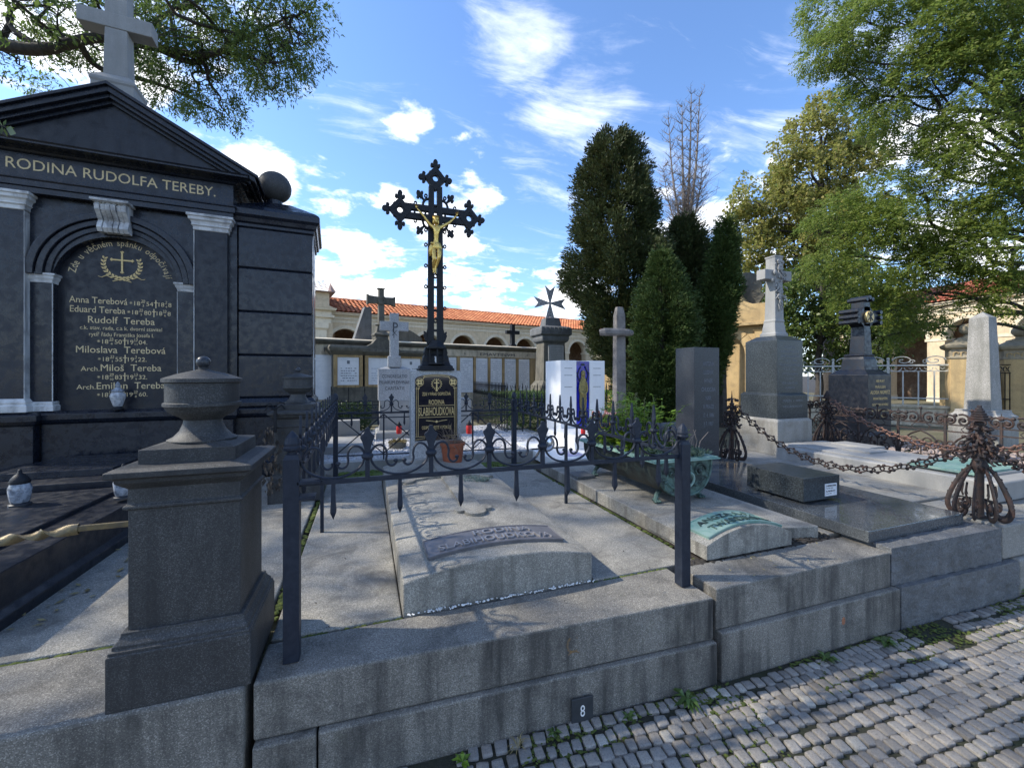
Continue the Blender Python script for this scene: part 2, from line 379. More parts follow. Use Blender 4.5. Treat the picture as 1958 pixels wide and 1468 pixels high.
# paved path of small granite setts
def kerb_y(x):
    pts = [(-6, 1.88), (-.4, 1.80), (1.76, 1.69), (3.2, 1.665), (4.4, 1.63), (6, 1.60), (30, 1.5)]
    for (a, b), (c, d) in zip(pts, pts[1:]):
        if x <= c: return b+(d-b)*(x-a)/(c-a)
    return 1.5
V = []; Fc = []
def sett(cx, cy, w, h, ang, z):
    n0 = len(V); k = 12; ca, sa = math.cos(ang), math.sin(ang)
    tx, ty = random.gauss(0, .015), random.gauss(0, .015); pr = []
    for sx, sy in ((1, 1), (-1, 1), (-1, -1), (1, -1)):
        jx, jy = random.uniform(.84, 1.05), random.uniform(.86, 1.05); e = random.uniform(.55, .78)
        q3 = [(1, e*.98), (.94, .93), (e, 1)]
        if sx*sy < 0: q3 = q3[::-1]
        pr += [(sx*x*w/2*jx, sy*y*h/2*jy) for x, y in q3]
    for sc, dz in ((1.0, -.03), (1.0, -.004), (.94, -.0006), (.6, .0004)):
        for x, y in pr:
            xx, yy = x*sc, y*sc
            V.append((cx+xx*ca-yy*sa, cy+xx*sa+yy*ca, z+dz+(xx*tx+yy*ty)))
    V.append((cx, cy, z+.0015))
    for L in range(3):
        for i in range(k): Fc.append((n0+L*k+i, n0+L*k+(i+1) % k, n0+(L+1)*k+(i+1) % k, n0+(L+1)*k+i))
    for i in range(k): Fc.append((n0+3*k+i, n0+3*k+(i+1) % k, n0+4*k))
for row in range(0, 46):
    near = row*.074
    x = -2.2+random.random()*.05 if row < 30 else -.6
    while x < (13 if row < 26 else 8):
        w = random.uniform(.046, .070); h = .067*random.uniform(.86, 1.06)
        bend = .10*math.sin(x*.55+.6)*min(1, row/10)+.02*math.sin(x*2.3+row)
        y = kerb_y(x)-.05-near*1.0+bend*.6
        sl = (.16*math.cos(x*.55+.6)*min(1, row/14))-.03
        z = -.012+.006*noise.noise((x*1.3, y*1.3, 0))-(.004 if row < 2 else 0)+random.gauss(0, .0016)
        if not (row < 3 and noise.noise((x*2.2, y*2.2, 5)) > .58):
            sett(x+w/2, y+random.gauss(0, .006), w*.88, h*.94, sl+random.gauss(0, .05)-.12, z)
        x += w+random.uniform(.0, .005)
m, nt, b = newmat('granite_setts'); nn = N(nt); ge = nn('ShaderNodeNewGeometry')
c = ramp(nn, ge.outputs['Random Per Island'], [(0, (.17, .155, .138)), (.25, (.245, .225, .20)), (.5, (.31, .28, .245)), (.7, (.25, .24, .225)), (.955, (.35, .32, .28)), (1, (.50, .48, .42))])
g1 = noi(nn, ge.outputs['Position'], 160, 5, .7)
c = mix(nn, nn('ShaderNodeMath', {0: ramp(nn, g1, [(.5, (0, 0, 0)), (.62, (1, 1, 1))]), 1: .45}, operation='MULTIPLY').outputs[0], c, (.07, .065, .062))
g2 = noi(nn, ge.outputs['Position'], 2.3, 6, .65)
c = mix(nn, nn('ShaderNodeMath', {0: ramp(nn, g2, [(.45, (0, 0, 0)), (.68, (1, 1, 1))]), 1: .35}, operation='MULTIPLY').outputs[0], c, (.10, .098, .09))
nt.links.new(c, b.inputs['Base Color']); b.inputs['Roughness'].default_value = .55
bp = nn('ShaderNodeBump', {'Height': noi(nn, ge.outputs['Position'], 70, 6, .7), 'Strength': 1.0, 'Distance': .008}); nt.links.new(bp.outputs[0], b.inputs['Normal'])
me = bpy.data.meshes.new('path'); me.from_pydata(V, [], Fc); me.materials.append(m)
me.polygons.foreach_set('use_smooth', [True]*len(me.polygons)); me.set_sharp_from_angle(angle=R(60))
ob = bpy.data.objects.new('path', me); col.objects.link(ob); tag(ob, kind='structure')
mb = MB(); mb.add([(-9, -9, -.0285), (40, -9, -.0285), (40, 2.1, -.0285), (-9, 2.1, -.0285)], [(0, 1, 2, 3)])
jm = stone('joint_soil', (.040, .036, .030), (.03, .036, .014), speck=.4, sscale=200, stain=(.025, .035, .010), stain_amt=.6, streak=0, bump=1, rough=.95, big=2.4)
tag(mb.out('path_joints', jm, origin=(0, 0, -.03)), kind='structure')
# moss lumps in the joints near the kerb and between slabs
def lumps(name, mat, pts, r=(.008, .022), kind='stuff', flat=.35, label=None, cat=None, deform=.4):
    mb = MB()
    for p in pts:
        q = random.uniform(*r); 
        vs0 = len(mb.v); mb.ball(p, q, 7, 4, (random.uniform(.7, 1.5), random.uniform(.7, 1.5), flat))
    ob = mb.out(name, mat, smooth=True); tag(ob, label, cat, kind=kind); return ob
P = []
for _ in range(9000):
    x = random.uniform(-.5, 6.5); d = abs(random.gauss(0, .30)); y = kerb_y(x)-.01-d
    if noise.noise((x*1.7, y*5, 2)) > .0+.3*d: P.append((x, y, -.022+random.uniform(0, .005)))
lumps('path_moss', M['moss'], P, (.004, .009), label='green moss growing in the path joints along the kerb', cat='moss', flat=.4)

# ================================================================= KERBS
def block(name, label, pts, z0, z1, mat, bev=.012, cat='kerb', group=None, rough=0):
    mb = MB(); mb.quadbox(pts, z0, z1); o = mb.out(name, mat, bev=bev if not rough else 0)
    if rough:
        s = o.modifiers.new('sub', 'SUBSURF'); s.subdivision_type = 'SIMPLE'; s.levels = s.render_levels = 6
        tx = bpy.data.textures.new('r', 'CLOUDS'); tx.noise_scale = .07; tx.noise_depth = 4
        d = o.modifiers.new('d', 'DISPLACE'); d.texture = tx; d.strength = rough; d.mid_level = .5; d.texture_coords = 'GLOBAL'
    return tag(o, label, cat, group)
G1 = 'granite kerb stones along the path'
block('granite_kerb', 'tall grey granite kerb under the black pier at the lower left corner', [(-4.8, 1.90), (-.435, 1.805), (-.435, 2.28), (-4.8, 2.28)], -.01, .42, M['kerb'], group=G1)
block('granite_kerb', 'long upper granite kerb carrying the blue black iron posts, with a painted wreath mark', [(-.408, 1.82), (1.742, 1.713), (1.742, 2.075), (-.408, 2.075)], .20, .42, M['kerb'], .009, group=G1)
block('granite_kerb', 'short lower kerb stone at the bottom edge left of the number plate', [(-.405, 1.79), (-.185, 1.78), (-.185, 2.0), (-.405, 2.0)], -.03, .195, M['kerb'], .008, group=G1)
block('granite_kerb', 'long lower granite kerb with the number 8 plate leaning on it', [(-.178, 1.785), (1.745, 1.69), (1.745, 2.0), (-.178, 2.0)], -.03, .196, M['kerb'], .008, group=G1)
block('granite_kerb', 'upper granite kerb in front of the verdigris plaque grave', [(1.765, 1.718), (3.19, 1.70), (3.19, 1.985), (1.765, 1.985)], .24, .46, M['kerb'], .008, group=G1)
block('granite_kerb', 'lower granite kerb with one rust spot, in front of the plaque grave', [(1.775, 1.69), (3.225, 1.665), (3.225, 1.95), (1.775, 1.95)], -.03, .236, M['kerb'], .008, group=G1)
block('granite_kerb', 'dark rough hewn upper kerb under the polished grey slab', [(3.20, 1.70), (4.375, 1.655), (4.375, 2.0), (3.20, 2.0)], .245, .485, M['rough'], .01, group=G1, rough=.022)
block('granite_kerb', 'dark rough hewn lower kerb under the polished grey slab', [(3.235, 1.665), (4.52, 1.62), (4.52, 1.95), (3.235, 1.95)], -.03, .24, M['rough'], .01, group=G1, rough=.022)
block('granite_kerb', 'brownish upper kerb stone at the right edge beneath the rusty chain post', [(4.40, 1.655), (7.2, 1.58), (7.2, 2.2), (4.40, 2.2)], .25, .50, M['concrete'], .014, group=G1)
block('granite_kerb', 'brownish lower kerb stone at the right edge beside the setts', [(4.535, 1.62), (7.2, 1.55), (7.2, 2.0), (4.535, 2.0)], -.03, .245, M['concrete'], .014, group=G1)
# grave surfaces
G2 = 'granite paving slabs of the graves'
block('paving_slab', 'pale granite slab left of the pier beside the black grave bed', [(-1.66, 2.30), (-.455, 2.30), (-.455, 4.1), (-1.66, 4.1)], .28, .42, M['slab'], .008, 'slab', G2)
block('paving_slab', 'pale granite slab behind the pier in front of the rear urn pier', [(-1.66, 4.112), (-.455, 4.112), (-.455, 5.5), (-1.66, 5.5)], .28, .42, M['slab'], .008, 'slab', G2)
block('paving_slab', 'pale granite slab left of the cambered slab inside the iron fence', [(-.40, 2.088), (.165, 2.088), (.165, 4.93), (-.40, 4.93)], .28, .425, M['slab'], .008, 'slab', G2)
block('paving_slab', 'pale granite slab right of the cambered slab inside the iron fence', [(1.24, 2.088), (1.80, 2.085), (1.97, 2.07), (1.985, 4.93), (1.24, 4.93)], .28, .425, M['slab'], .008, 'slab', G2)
block('paving_slab', 'base slab under the polished grey slab grave', [(3.10, 2.02), (4.40, 2.02), (4.40, 4.75), (3.10, 4.75)], .28, .475, M['concrete'], .01, 'slab', G2)
block('paving_slab', 'weathered concrete bed of the rusty chain grave', [(4.41, 2.21), (6.75, 2.21), (6.75, 4.75), (4.41, 4.75)], .28, .515, M['concrete'], .01, 'slab', G2)
# moss in the slab joints
P = [(random.gauss(-.427, .006), random.uniform(2.3, 4.4)**1, .40) for _ in range(260)]
P += [(random.uniform(-.4, .165), random.gauss(2.081, .004), .412) for _ in range(40)]
P += [(random.uniform(1.24, 1.74), random.gauss(2.081, .004), .413) for _ in range(50)]
P += [(random.uniform(-1.9, -.86), random.gauss(2.290, .005), .408) for _ in range(120)]
P += [(random.gauss(3.05, .022), random.uniform(2.2, 4.6), .47) for _ in range(520)]
P += [(1.987+random.gauss(0, .007), random.uniform(2.1, 4.6), .425) for _ in range(200)]
lumps('joint_moss', M['moss'], P, (.006, .016), label='thin green moss filling the joints between the grave slabs', cat='moss', flat=.5)
# white chips under the cambered slab
P = [(random.uniform(.19, 1.24), 2.078+random.gauss(0, .006), .428) for _ in range(150)]
lumps('gravel_chips', M['paintwhite'], P, (.0025, .006), label='white gravel chips spilled along the foot of the cambered slab', cat='gravel', flat=.8)
P = [(random.uniform(1.8, 3.1), random.uniform(1.97, 2.04), .455) for _ in range(300)]
P += [(random.uniform(2.72, 3.1), random.uniform(1.99, 2.2), .465) for _ in range(150)]
lumps('leaf_litter', M['soil'], P, (.006, .016), label='dark soil and litter in the gap before the plaque slab', cat='soil', flat=.5)
mb = MB(); mb.quadbox([(1.80, 1.99), (3.09, 1.99), (3.09, 2.3), (2.0, 2.3), (1.975, 2.06), (1.80, 2.075)], .28, .44); mb.quadbox([(1.995, 2.301), (3.09, 2.301), (3.09, 4.75), (1.995, 4.75)], .28, .438)
tag(mb.out('soil_bed', M['soil']), 'dark soil bed under the plaque grave slab', 'soil', kind='structure')
# black fallen specks and dry leaves on the slabs
def leaf_bits(name, mat, n, area, zf, size, label, cat):
    V = []; Q = []
    for i in range(n):
        x = random.uniform(area[0], area[1]); y = random.uniform(area[2], area[3]); a = random.uniform(0, 6.3); s = random.uniform(*size); z = zf(x, y)+.004
        w = s*random.uniform(.3, .55); c, d = math.cos(a), math.sin(a)
        for u, v, h in ((-s, 0, 0), (0, -w, .004), (s, 0, .006), (0, w, .003)):
            V.append((x+u*c-v*d, y+u*d+v*c, z+h))
        Q.append((4*i, 4*i+1, 4*i+2, 4*i+3))
    o = arrays_mesh(name, np.array(V), np.array(Q), mat); tag(o, label, cat, kind='stuff')
leaf_bits('leaf_litter', M['bark'], 90, (-.4, 1.7, 1.85, 4.6), lambda x, y: .425 if not (.17 < x < 1.24 and y > 2.08) else -.3, (.004, .010), 'tiny dark twigs and crumbs scattered over the slabs', 'litter')
leaf_bits('leaf_litter', M['leafdry'], 26, (-1.6, -1.35, 2.5, 3.9), lambda x, y: .422, (.014, .028), 'brown fallen leaves along the black grave bed', 'leaves')
leaf_bits('leaf_litter', M['leafdry'], 22, (1.8, 3.0, 1.72, 2.05), lambda x, y: .466, (.008, .02), 'dry leaf bits on the kerb before the plaque slab', 'leaves')

# ================================================================= BLACK FAMILY TOMB
TF = frame(-2.51, 5.586, 4)
def TP(u, v, z): return TF @ Vector((u, v, z))
tomb = thing('family_tomb', 'large black granite family tomb with pediment, white capitals and gold lettering', 'tomb', tuple(TP(0, .5, .42)), R(4))
K = M['black']
PL = [(.06, .40), (.06, .55), (.03, .575), (.03, .60), (0, .62), (0, 1.10), (.025, 1.12), (.045, 1.15), (.045, 1.205), (.01, 1.235)]
mb = MB(TF); mb.mold(-1.9, 1.9, .04, 1.0, PL)
mb.mold(-1.06, -.62, -.085, .5, [(o, z-.003 if i else z) for i, (o, z) in enumerate(PL)]); mb.mold(.62, 1.06, -.085, .5, [(o, z-.003 if i else z) for i, (o, z) in enumerate(PL)])
mb.mold(-.6, .6, 0, .5, [(o-.002, z+.002) for o, z in PL])
mb.out('plinth', M['black'], tomb, bev=.004)
mb = MB(TF)
for s in (-1, 1):
    a, b_ = sorted((s*.52, s*.68)); mb.box(a, b_, 0, .25, 1.25, 2.56)
mb.arch_wall(-.68, .68, 2.56, 3.41, 0, .52, .0, .22)
mb.box(-1.08, 1.08, .222, .98, 1.235, 3.41); mb.box(-1.08, -.68, .002, .3, 1.24, 3.41); mb.box(.68, 1.08, .002, .3, 1.24, 3.41)
mb.out('wall', K, tomb)
mb = MB(TF)
for ri, ro, y in ((.52, .57, -.02), (.575, .63, -.045), (.635, .70, -.07)): mb.ring(0, 2.62, ri, ro, y, .05, 0, pi, 40)
mb.out('archivolt', K, tomb, bev=.006)
mb = MB(TF); mb.box(-.53, .53, .10, .225, 1.236, 3.2); mb.out('inscription_panel', M['blackmat'], tomb)
for s in (-1, 1):
    a, b_ = sorted((s*.69, s*1.0)); mb = MB(TF); mb.box(a, b_, -.075, .1, 1.37, 3.245); mb.out('pilaster', M['blackmat'] if s > 0 else K, tomb, bev=.006)
    mb = MB(TF); mb.mold(a, b_, -.075, .1, [(.004, 3.235), (.012, 3.24), (.012, 3.275), (.03, 3.29), (.022, 3.30), (.03, 3.33), (.05, 3.345), (.05, 3.375), (.065, 3.382), (.065, 3.408)]); mb.out('capital', M['marble'], tomb, bev=.003)
    mb = MB(TF); mb.mold(a, b_, -.08, .1, [(.04, 1.237), (.04, 1.30), (.025, 1.315), (.03, 1.335), (.006, 1.372)]); mb.out('pilaster_base', M['marble'], tomb, bev=.004)
    a, b_ = sorted((s*.52, s*.685)); mb = MB(TF); mb.mold(a, b_, -.002, .16, [(.004, 2.545), (.008, 2.57), (.02, 2.59), (.024, 2.615), (.035, 2.62), (.035, 2.64)]); mb.out('impost', M['marble'], tomb, bev=.002)
    mb = MB(TF); mb.mold(a, b_, -.004, .16, [(.02, 1.238), (.02, 1.29), (.01, 1.30), (.012, 1.325), (.002, 1.335)]); mb.out('jamb_base', M['marble'], tomb, bev=.002)
    mb = MB(TF); mb.box(s*.515-.003, s*.515+.003, -.006, .003, 1.34, 2.54); mb.box(s*.686-.003, s*.686+.003, -.08, .0, 1.37, 3.23); mb.out('pale_joint', M['marble'], tomb)
# keystone
prof = [(-.02, 3.10), (-.10, 3.10), (-.13, 3.14), (-.11, 3.19), (-.09, 3.22), (-.12, 3.26), (-.17, 3.31), (-.18, 3.36), (-.15, 3.385), (-.19, 3.39), (-.19, 3.415), (.02, 3.415)]
mb = MB(TF)
for k in range(6):
    x0 = -.13+.26*k/6; w = .26/6
    mb.t = Matrix.Translation((0, (0 if k in (0, 2, 3, 5) else .014), 0)); mb.prism(prof, x0+.002, x0+w-.002, 'x')
mb.t = Matrix(); mb.box(-.155, .155, -.2, -.01, 3.392, 3.418)
mb.out('keystone', M['marble'], tomb, bev=.004)
mb = MB(TF); mb.mold(-1.06, 1.06, -.09, .98, [(0, 3.412), (0, 3.468), (.018, 3.472), (.018, 3.53), (.03, 3.54), (.03, 3.552), (0, 3.56), (0, 3.80)]); mb.out('frieze', K, tomb, bev=.003)
mb = MB(TF); mb.mold(-1.06, 1.06, -.09, .98, [(.002, 3.79), (.03, 3.80), (.045, 3.815), (.08, 3.825), (.14, 3.832), (.17, 3.836), (.17, 3.855), (.185, 3.87)]); mb.out('cornice', K, tomb, bev=.004)
mb = MB(TF); mb.prism([(-1.18, 3.86), (1.18, 3.86), (0, 4.47)], -.10, .95); mb.out('tympanum', M['blackmat'], tomb)
mb = MB(TF)
def rake(o0, o1, y0, e):
    # raking band between two offsets above the line (1.36,3.93)->(0,4.50)
    ez = 4.52-.71*e/1.33; L = [(e, ez+o0), (e, ez+o1), (0, 4.52+o1), (-e, ez+o1), (-e, ez+o0), (0, 4.52+o0)]
    mb.prism([L[0], L[1], L[2], L[5]], y0, 1.02+o0*.1); mb.prism([L[5], L[2], L[3], L[4]], y0, 1.02+o0*.1)
rake(-.09, -.052, -.14, 1.20); rake(-.054, -.012, -.19, 1.25); rake(-.014, .045, -.23, 1.30); rake(.043, .078, -.26, 1.33)
mb.out('raking_cornice', K, tomb, bev=.004)
# roof cross
mb = MB(TF); mb.mold(-.15, .11, -.02, .20, [(.05, 4.35), (.05, 4.68), (.06, 4.70), (.06, 4.73), (-.01, 4.81)])
mb.mold(-.125, .085, .0, .18, [(0, 4.81), (-.010, 5.32)]); mb.box(-.34, .29, .004, .176, 5.32, 5.48); mb.mold(-.115, .075, .008, .172, [(0, 5.475), (0, 6.0)])
mb.out('stone_cross', M['whitestone'], tomb, bev=.008)
# wings
for s in (-1, 1):
    w = thing  # noqa
    a, b_ = sorted((s*1.09, s*1.88)); mb = MB(TF)
    zz = [1.236, 1.33, 1.84, 2.36, 2.88, 3.365]
    for k in range(1, 5): mb.mold(a, b_, .03, .98, [(-.022, zz[k]), (0, zz[k]+.022), (0, zz[k+1]-.008), (-.008, zz[k+1])])
    mb.mold(a, b_, .03, .98, [(.035, 1.236), (.035, 1.28), (.0, 1.325), (-.02, 1.332)])
    mb.out('side_wing', K, tomb, bev=.003)
    mb = MB(TF); mb.mold(a, b_, .03, .98, [(0, 3.362), (.02, 3.375), (.02, 3.41), (.045, 3.425), (.055, 3.47), (.085, 3.50), (.085, 3.565), (.07, 3.59), (.035, 3.62), (-.27, 3.80)])
    mb.lathe([(.09, 3.76), (.09, 3.85), (.07, 3.86)], (a+b_)/2-s*.06, .38, 20); mb.out('wing_cornice', K, tomb, bev=.003)
    mb = MB(TF); mb.ball(((a+b_)/2-s*.06, .38, 4.03), .195, 28, 18); mb.out('stone_ball', M['pier'], tomb, smooth=True)
    mb = MB(TF); mb.box(s*1.897, s*1.887, .04, .062, 1.34, 3.36); mb.out('pale_joint', M['marble'], tomb)

def tw(body, size):
    vs, fs = text_geo(body); return (max(v[0] for v in vs)-min(v[0] for v in vs))*size
def fit(mb, body, size, width, cx, z, y, depth=.003): mb.text(body, size, cx, z, y, depth, 'C', width/tw(body, size))
mb = MB(TF); fit(mb, 'RODINA RUDOLFA TEREBY.', .150, 1.70, .04, 3.635, -.09); mb.out('lettering', M['goldworn'], tomb)
# niche inscription
mb = MB(TF); Y = .10; S = .105
def line(parts, z, cx=-.0, y=Y):
    """parts: (text, size, sx) or ('frac', top, bottom, size)"""
    ws = [(max(tw(p[1], p[3]), tw(p[2], p[3])) if p[0] == 'frac' else (p[1]*.45 if not p[0].strip() else tw(p[0], p[1])*p[2]))+.010 for p in parts]
    x = cx-sum(ws)/2
    for p, w in zip(parts, ws):
        if p[0] == 'frac':
            mb.text(p[1], p[3], x+w/2, z+.040, y, .002); mb.text(p[2], p[3], x+w/2, z-.012, y, .002); mb.box(x, x+w-.008, y-.002, y, z+.031, z+.035)
        elif p[0] == '+':
            mb.box(x+w/2-.0045, x+w/2+.0045, y-.002, y, z-.02, z+.07); mb.box(x+w/2-.018, x+w/2+.018, y-.0021, y, z+.036, z+.043)
        elif p[0] == '*':
            for a in (0, pi/4, pi/2, 3*pi/4): mb.tube([(x+w/2-.014*math.cos(a), y-.001, z+.026-.014*math.sin(a)), (x+w/2+.014*math.cos(a), y-.001, z+.026+.014*math.sin(a))], .0018, 4)
        elif p[0].strip(): mb.text(p[0], p[1], x+w/2, z, y, .002, 'C', p[2])
        x += w
n = .098; d = .066; f = .036
line([('Anna Terebová', n, .78), ('*', .10, 1), ('18', d, 1), ('frac', '28', '3', f), ('54', d, 1), ('+', .06, 1), ('18', d, 1), ('frac', '2', '4', f), ('8', d, 1)], 2.375)
line([('Eduard Tereba', n, .78), ('*', .10, 1), ('18', d, 1), ('frac', '25', '3', f), ('80', d, 1), ('+', .06, 1), ('18', d, 1), ('frac', '10', '6', f), ('8', d, 1)], 2.275)
line([('Rudolf  Tereba', .105, .9)], 2.165)
line([('c.k. stav. rada, c.a k. dvorní stavitel', .058, .86)], 2.095); line([('rytíř řádu Františka Josefa I.', .058, .86)], 2.025)
line([('*', .10, 1), ('18', d, 1), ('frac', '25', '4', f), ('50', d, 1), ('+', .06, 1), ('19', d, 1), ('frac', '13', '11', f), ('04.', d, 1)], 1.945)
line([('Miloslava  Terebová', .105, .9)], 1.845)
line([('*', .10, 1), ('18', d, 1), ('frac', '23', '1', f), ('55', d, 1), ('+', .06, 1), ('19', d, 1), ('frac', '3', '4', f), ('22.', d, 1)], 1.755)
line([('Arch.', .07, 1), ('Miloš  Tereba', .105, .9)], 1.65)
line([('*', .10, 1), ('18', d, 1), ('frac', '29', '10', f), ('83', d, 1), ('+', .06, 1), ('19', d, 1), ('frac', '13', '9', f), ('32.', d, 1)], 1.56)
line([('Arch.', .07, 1), ('Emilian  Tereba', .105, .9)], 1.455)
line([('*', .10, 1), ('18', d, 1), ('frac', '19', '11', f), ('78', d, 1), ('+', .06, 1), ('19', d, 1), ('frac', '29', '8', f), ('60.', d, 1)], 1.37)
mb.out('lettering', M['goldworn'], tomb); mb = MB(TF)
arc = 'Zde u věčném spánku odpočívají'; ra = .385; cw = [max(.028, tw(ch, .088)*.8+.010) if ch != ' ' else .035 for ch in arc]; tot = sum(cw); a = (172-0)*pi/180; span = a-R(8); used = 0
for ch, w in zip(arc, cw):
    t = a-span*(used+w/2)/tot; used += w
    if ch == ' ': continue
    mb.t = Matrix.Translation((ra*math.cos(t), Y, 2.63+ra*math.sin(t))) @ Matrix.Rotation(-(t-pi/2), 4, 'Y')
    mb.text(ch, .092, 0, 0, 0, .002, 'C', .8)
mb.t = Matrix()
mb.out('lettering', M['goldworn'], tomb)
mb = MB(TF); cz = 2.83
mb.box(-.008, .008, Y-.006, Y, cz-.10, cz+.115); mb.box(-.085, .085, Y-.0055, Y, cz+.022, cz+.037)
for (x, z) in ((0, cz+.115), (0, cz-.10), (-.085, cz+.03), (.085, cz+.03)):
    for k in range(3):
        t = math.atan2(z-cz-.03, x)+(k-1)*1.2; mb.ball((x+.009*math.cos(t), Y-.003, z+.009*math.sin(t)), .009, 8, 5, (1, .4, 1))
for s in (-1, 1):
    for k in range(9):
        t = R(-92+k*13.5); px_, pz_ = s*.155*math.cos(t)*1.0, cz-.0+.155*math.sin(t)-.015
        for q in (-1, 1):
            a2 = t+pi/2+q*.6; c2, s2 = math.cos(a2)*s, math.sin(a2); L = .042; W = .011
            mb.add([(px_, Y-.003, pz_), (px_+c2*L/2-s2*W*.9, Y-.004, pz_+s2*L/2+c2*W*.9), (px_+c2*L, Y-.003, pz_+s2*L), (px_+c2*L/2+s2*W*.9, Y-.004, pz_+s2*L/2-c2*W*.9)], [(0, 1, 2, 3)])
    mb.tube([(s*.155*math.cos(R(-95+10*k)), Y-.002, cz-.015+.155*math.sin(R(-95+10*k))) for k in range(12)], .002, 4)
    mb.tube([(s*x, Y-.003, cz-.17+z) for x, z in ((0, 0), (.05, .02), (.09, .0), (.13, .025), (.17, .0), (.2, .01))], [.005, .007, .004, .007, .004, .003], 4)
    mb.tube([(s*x, Y-.003, cz-.17+z) for x, z in ((0, 0), (.04, -.02), (.08, -.035))], [.004, .006, .004], 4)
mb.out('gilt_wreath', M['goldpaint'], tomb)

# black grave bed
bed = thing('grave_bed', 'low black granite grave bed with stepped slabs in front of the tomb', 'grave bed', (-2.5, 4.0, .42))
mb = MB(); mb.mold(-3.4, -1.62, 2.45, 5.43, [(.03, .415), (.03, .47), (0, .50), (0, .675)]); mb.out('base', M['blackmat'], bed, bev=.005)
mb = MB(); mb.mold(-3.15, -1.85, 2.7, 4.2, [(0, .67), (0, .70)]); mb.out('cover_slab', M['blackmat'], bed, bev=.006)
mb = MB(); mb.mold(-3.2, -1.80, 4.35, 5.42, [(0, .672), (0, .73)]); mb.out('cover_slab', M['blackmat'], bed, bev=.006)
mb = MB(); mb.mold(-2.9, -2.1, 4.6, 5.40, [(0, .728), (0, .79)]); mb.out('step', M['black'], bed, bev=.005)

# piers with urns
def urn_pier(label, cx, cy):
    t = thing('urn_pier', label, 'pier', (cx, cy, .42), group='granite piers with urns')
    x0, x1, y0, y1 = cx-.19, cx+.19, cy-.19, cy+.19
    mb = MB(); mb.mold(x0, x1, y0, y1, [(.03, .42), (.03, .615), (.012, .625)]); mb.mold(x0, x1, y0, y1, [(.026, .615), (.026, .628), (.018, .63), (.018, .642), (.004, .66), (0, .672), (0, .68)]); mb.out('base', M['pier'], t, bev=.003)
    mb = MB(); mb.mold(cx-.175, cx+.175, cy-.175, cy+.175, [(0, .675), (0, 1.115)]); mb.out('shaft', M['pier'], t, bev=.003)
    mb = MB(); mb.mold(cx-.175, cx+.175, cy-.175, cy+.175, [(.0, 1.112), (.012, 1.118), (.012, 1.128), (.002, 1.135), (.0, 1.19), (.012, 1.20), (.028, 1.215), (.03, 1.23), (.05, 1.238), (.05, 1.258), (.03, 1.268), (-.04, 1.275)]); mb.out('cap', M['pier'], t, bev=.0025)
    mb = MB(); mb.mold(cx-.155, cx+.155, cy-.155, cy+.155, [(0, 1.27), (0, 1.325), (-.07, 1.34)]); mb.out('pedestal', M['pier'], t, bev=.003)
    mb = MB(); mb.lathe([(.118, 1.335), (.12, 1.342), (.10, 1.352), (.08, 1.375), (.068, 1.405), (.066, 1.42), (.08, 1.432), (.105, 1.445), (.122, 1.462), (.128, 1.475), (.133, 1.478), (.133, 1.49), (.126, 1.493), (.126, 1.57)], cx, cy, 40); mb.out('urn', M['pier'], t, smooth=40)
    mb = MB(); mb.lathe([(.128, 1.57), (.137, 1.574), (.137, 1.588), (.09, 1.606), (.03, 1.622), (.018, 1.626), (.018, 1.634), (.014, 1.636)], cx, cy, 40); mb.out('urn_lid', M['pier'], t, smooth=30)
    mb = MB(); mb.ball((cx, cy, 1.655), .026, 20, 12); mb.out('knob', M['steledark'], t, smooth=True)
    return t
urn_pier('dark granite pier with covered urn in the left foreground, on the tall kerb', -.637, 2.045)
urn_pier('smaller looking granite pier with urn standing at the right foot of the black tomb', -.63, 4.52)
# twisted brass bar between the piers
mb = MB(); pts = []; 
bar = thing('brass_bar', 'twisted brass bar running left from the foreground pier over the slab', 'bar', (-1.5, 2.05, 1.0))
mb.box(-1.06, -.80, 2.043, 2.055, 1.003, 1.025); mb.out('flat_end', M['ropegold'], bar, bev=.002)
mb = MB(); n = 150; L0, L1 = -1.04, -2.6
for k in range(n+1):
    x = L0+(L1-L0)*k/n; z = 1.012-.03*min(1, max(0, (-1.04-x)/.4))
    a = k*.55; e = min(1, k/12)
    for j in range(8):
        t = 2*pi*j/8; rx = .019*(1+.0*e); ry = .019-.012*e*1.0
        u, v = math.cos(t)*.021, math.sin(t)*.009
        b2 = a*.62*e; uu, vv = u*math.cos(b2)-v*math.sin(b2), u*math.sin(b2)+v*math.cos(b2)
        mb.v.append(Vector((x, 2.049+vv, z+uu)))
for k in range(n):
    for j in range(8): mb.f.append((k*8+j, k*8+(j+1) % 8, (k+1)*8+(j+1) % 8, (k+1)*8+j))
mb.out('twisted_length', M['ropegold'], bar, smooth=60)

# lanterns on the tomb plot
def glass_lantern(label, x, y, z, s=1.0, rz=0):
    t = thing('grave_lantern', label, 'lantern', (x, y, z), group='glass grave lanterns')
    mb = MB(); mb.lathe([(.058*s, z), (.058*s, z+.012*s), (.045*s, z+.02*s)], x, y, 20); mb.out('base', M['steledark'], t, smooth=40)
    mb = MB(); mb.lathe([(.042*s, z+.018*s), (.050*s, z+.03*s), (.058*s, z+.09*s), (.060*s, z+.12*s), (.050*s, z+.155*s)], x, y, 20); mb.out('glass', M['lampglass'], t, smooth=60)
    mb = MB(); mb.lathe([(.050*s, z+.153*s), (.054*s, z+.165*s), (.046*s, z+.19*s), (.028*s, z+.215*s), (.012*s, z+.228*s), (.010*s, z+.25*s), (.004*s, z+.255*s)], x, y, 20); mb.out('lid', M['cast'], t, smooth=50)
    return t
p = at_z(38, 960, .72); glass_lantern('fat glass lantern with black lid standing on the black bed at the left edge', p.x, p.y, .70, .98)
p = at_z(236, 946, .72); glass_lantern('glass lantern half hidden behind the foreground urn pier', p.x, p.y, .70, .98)
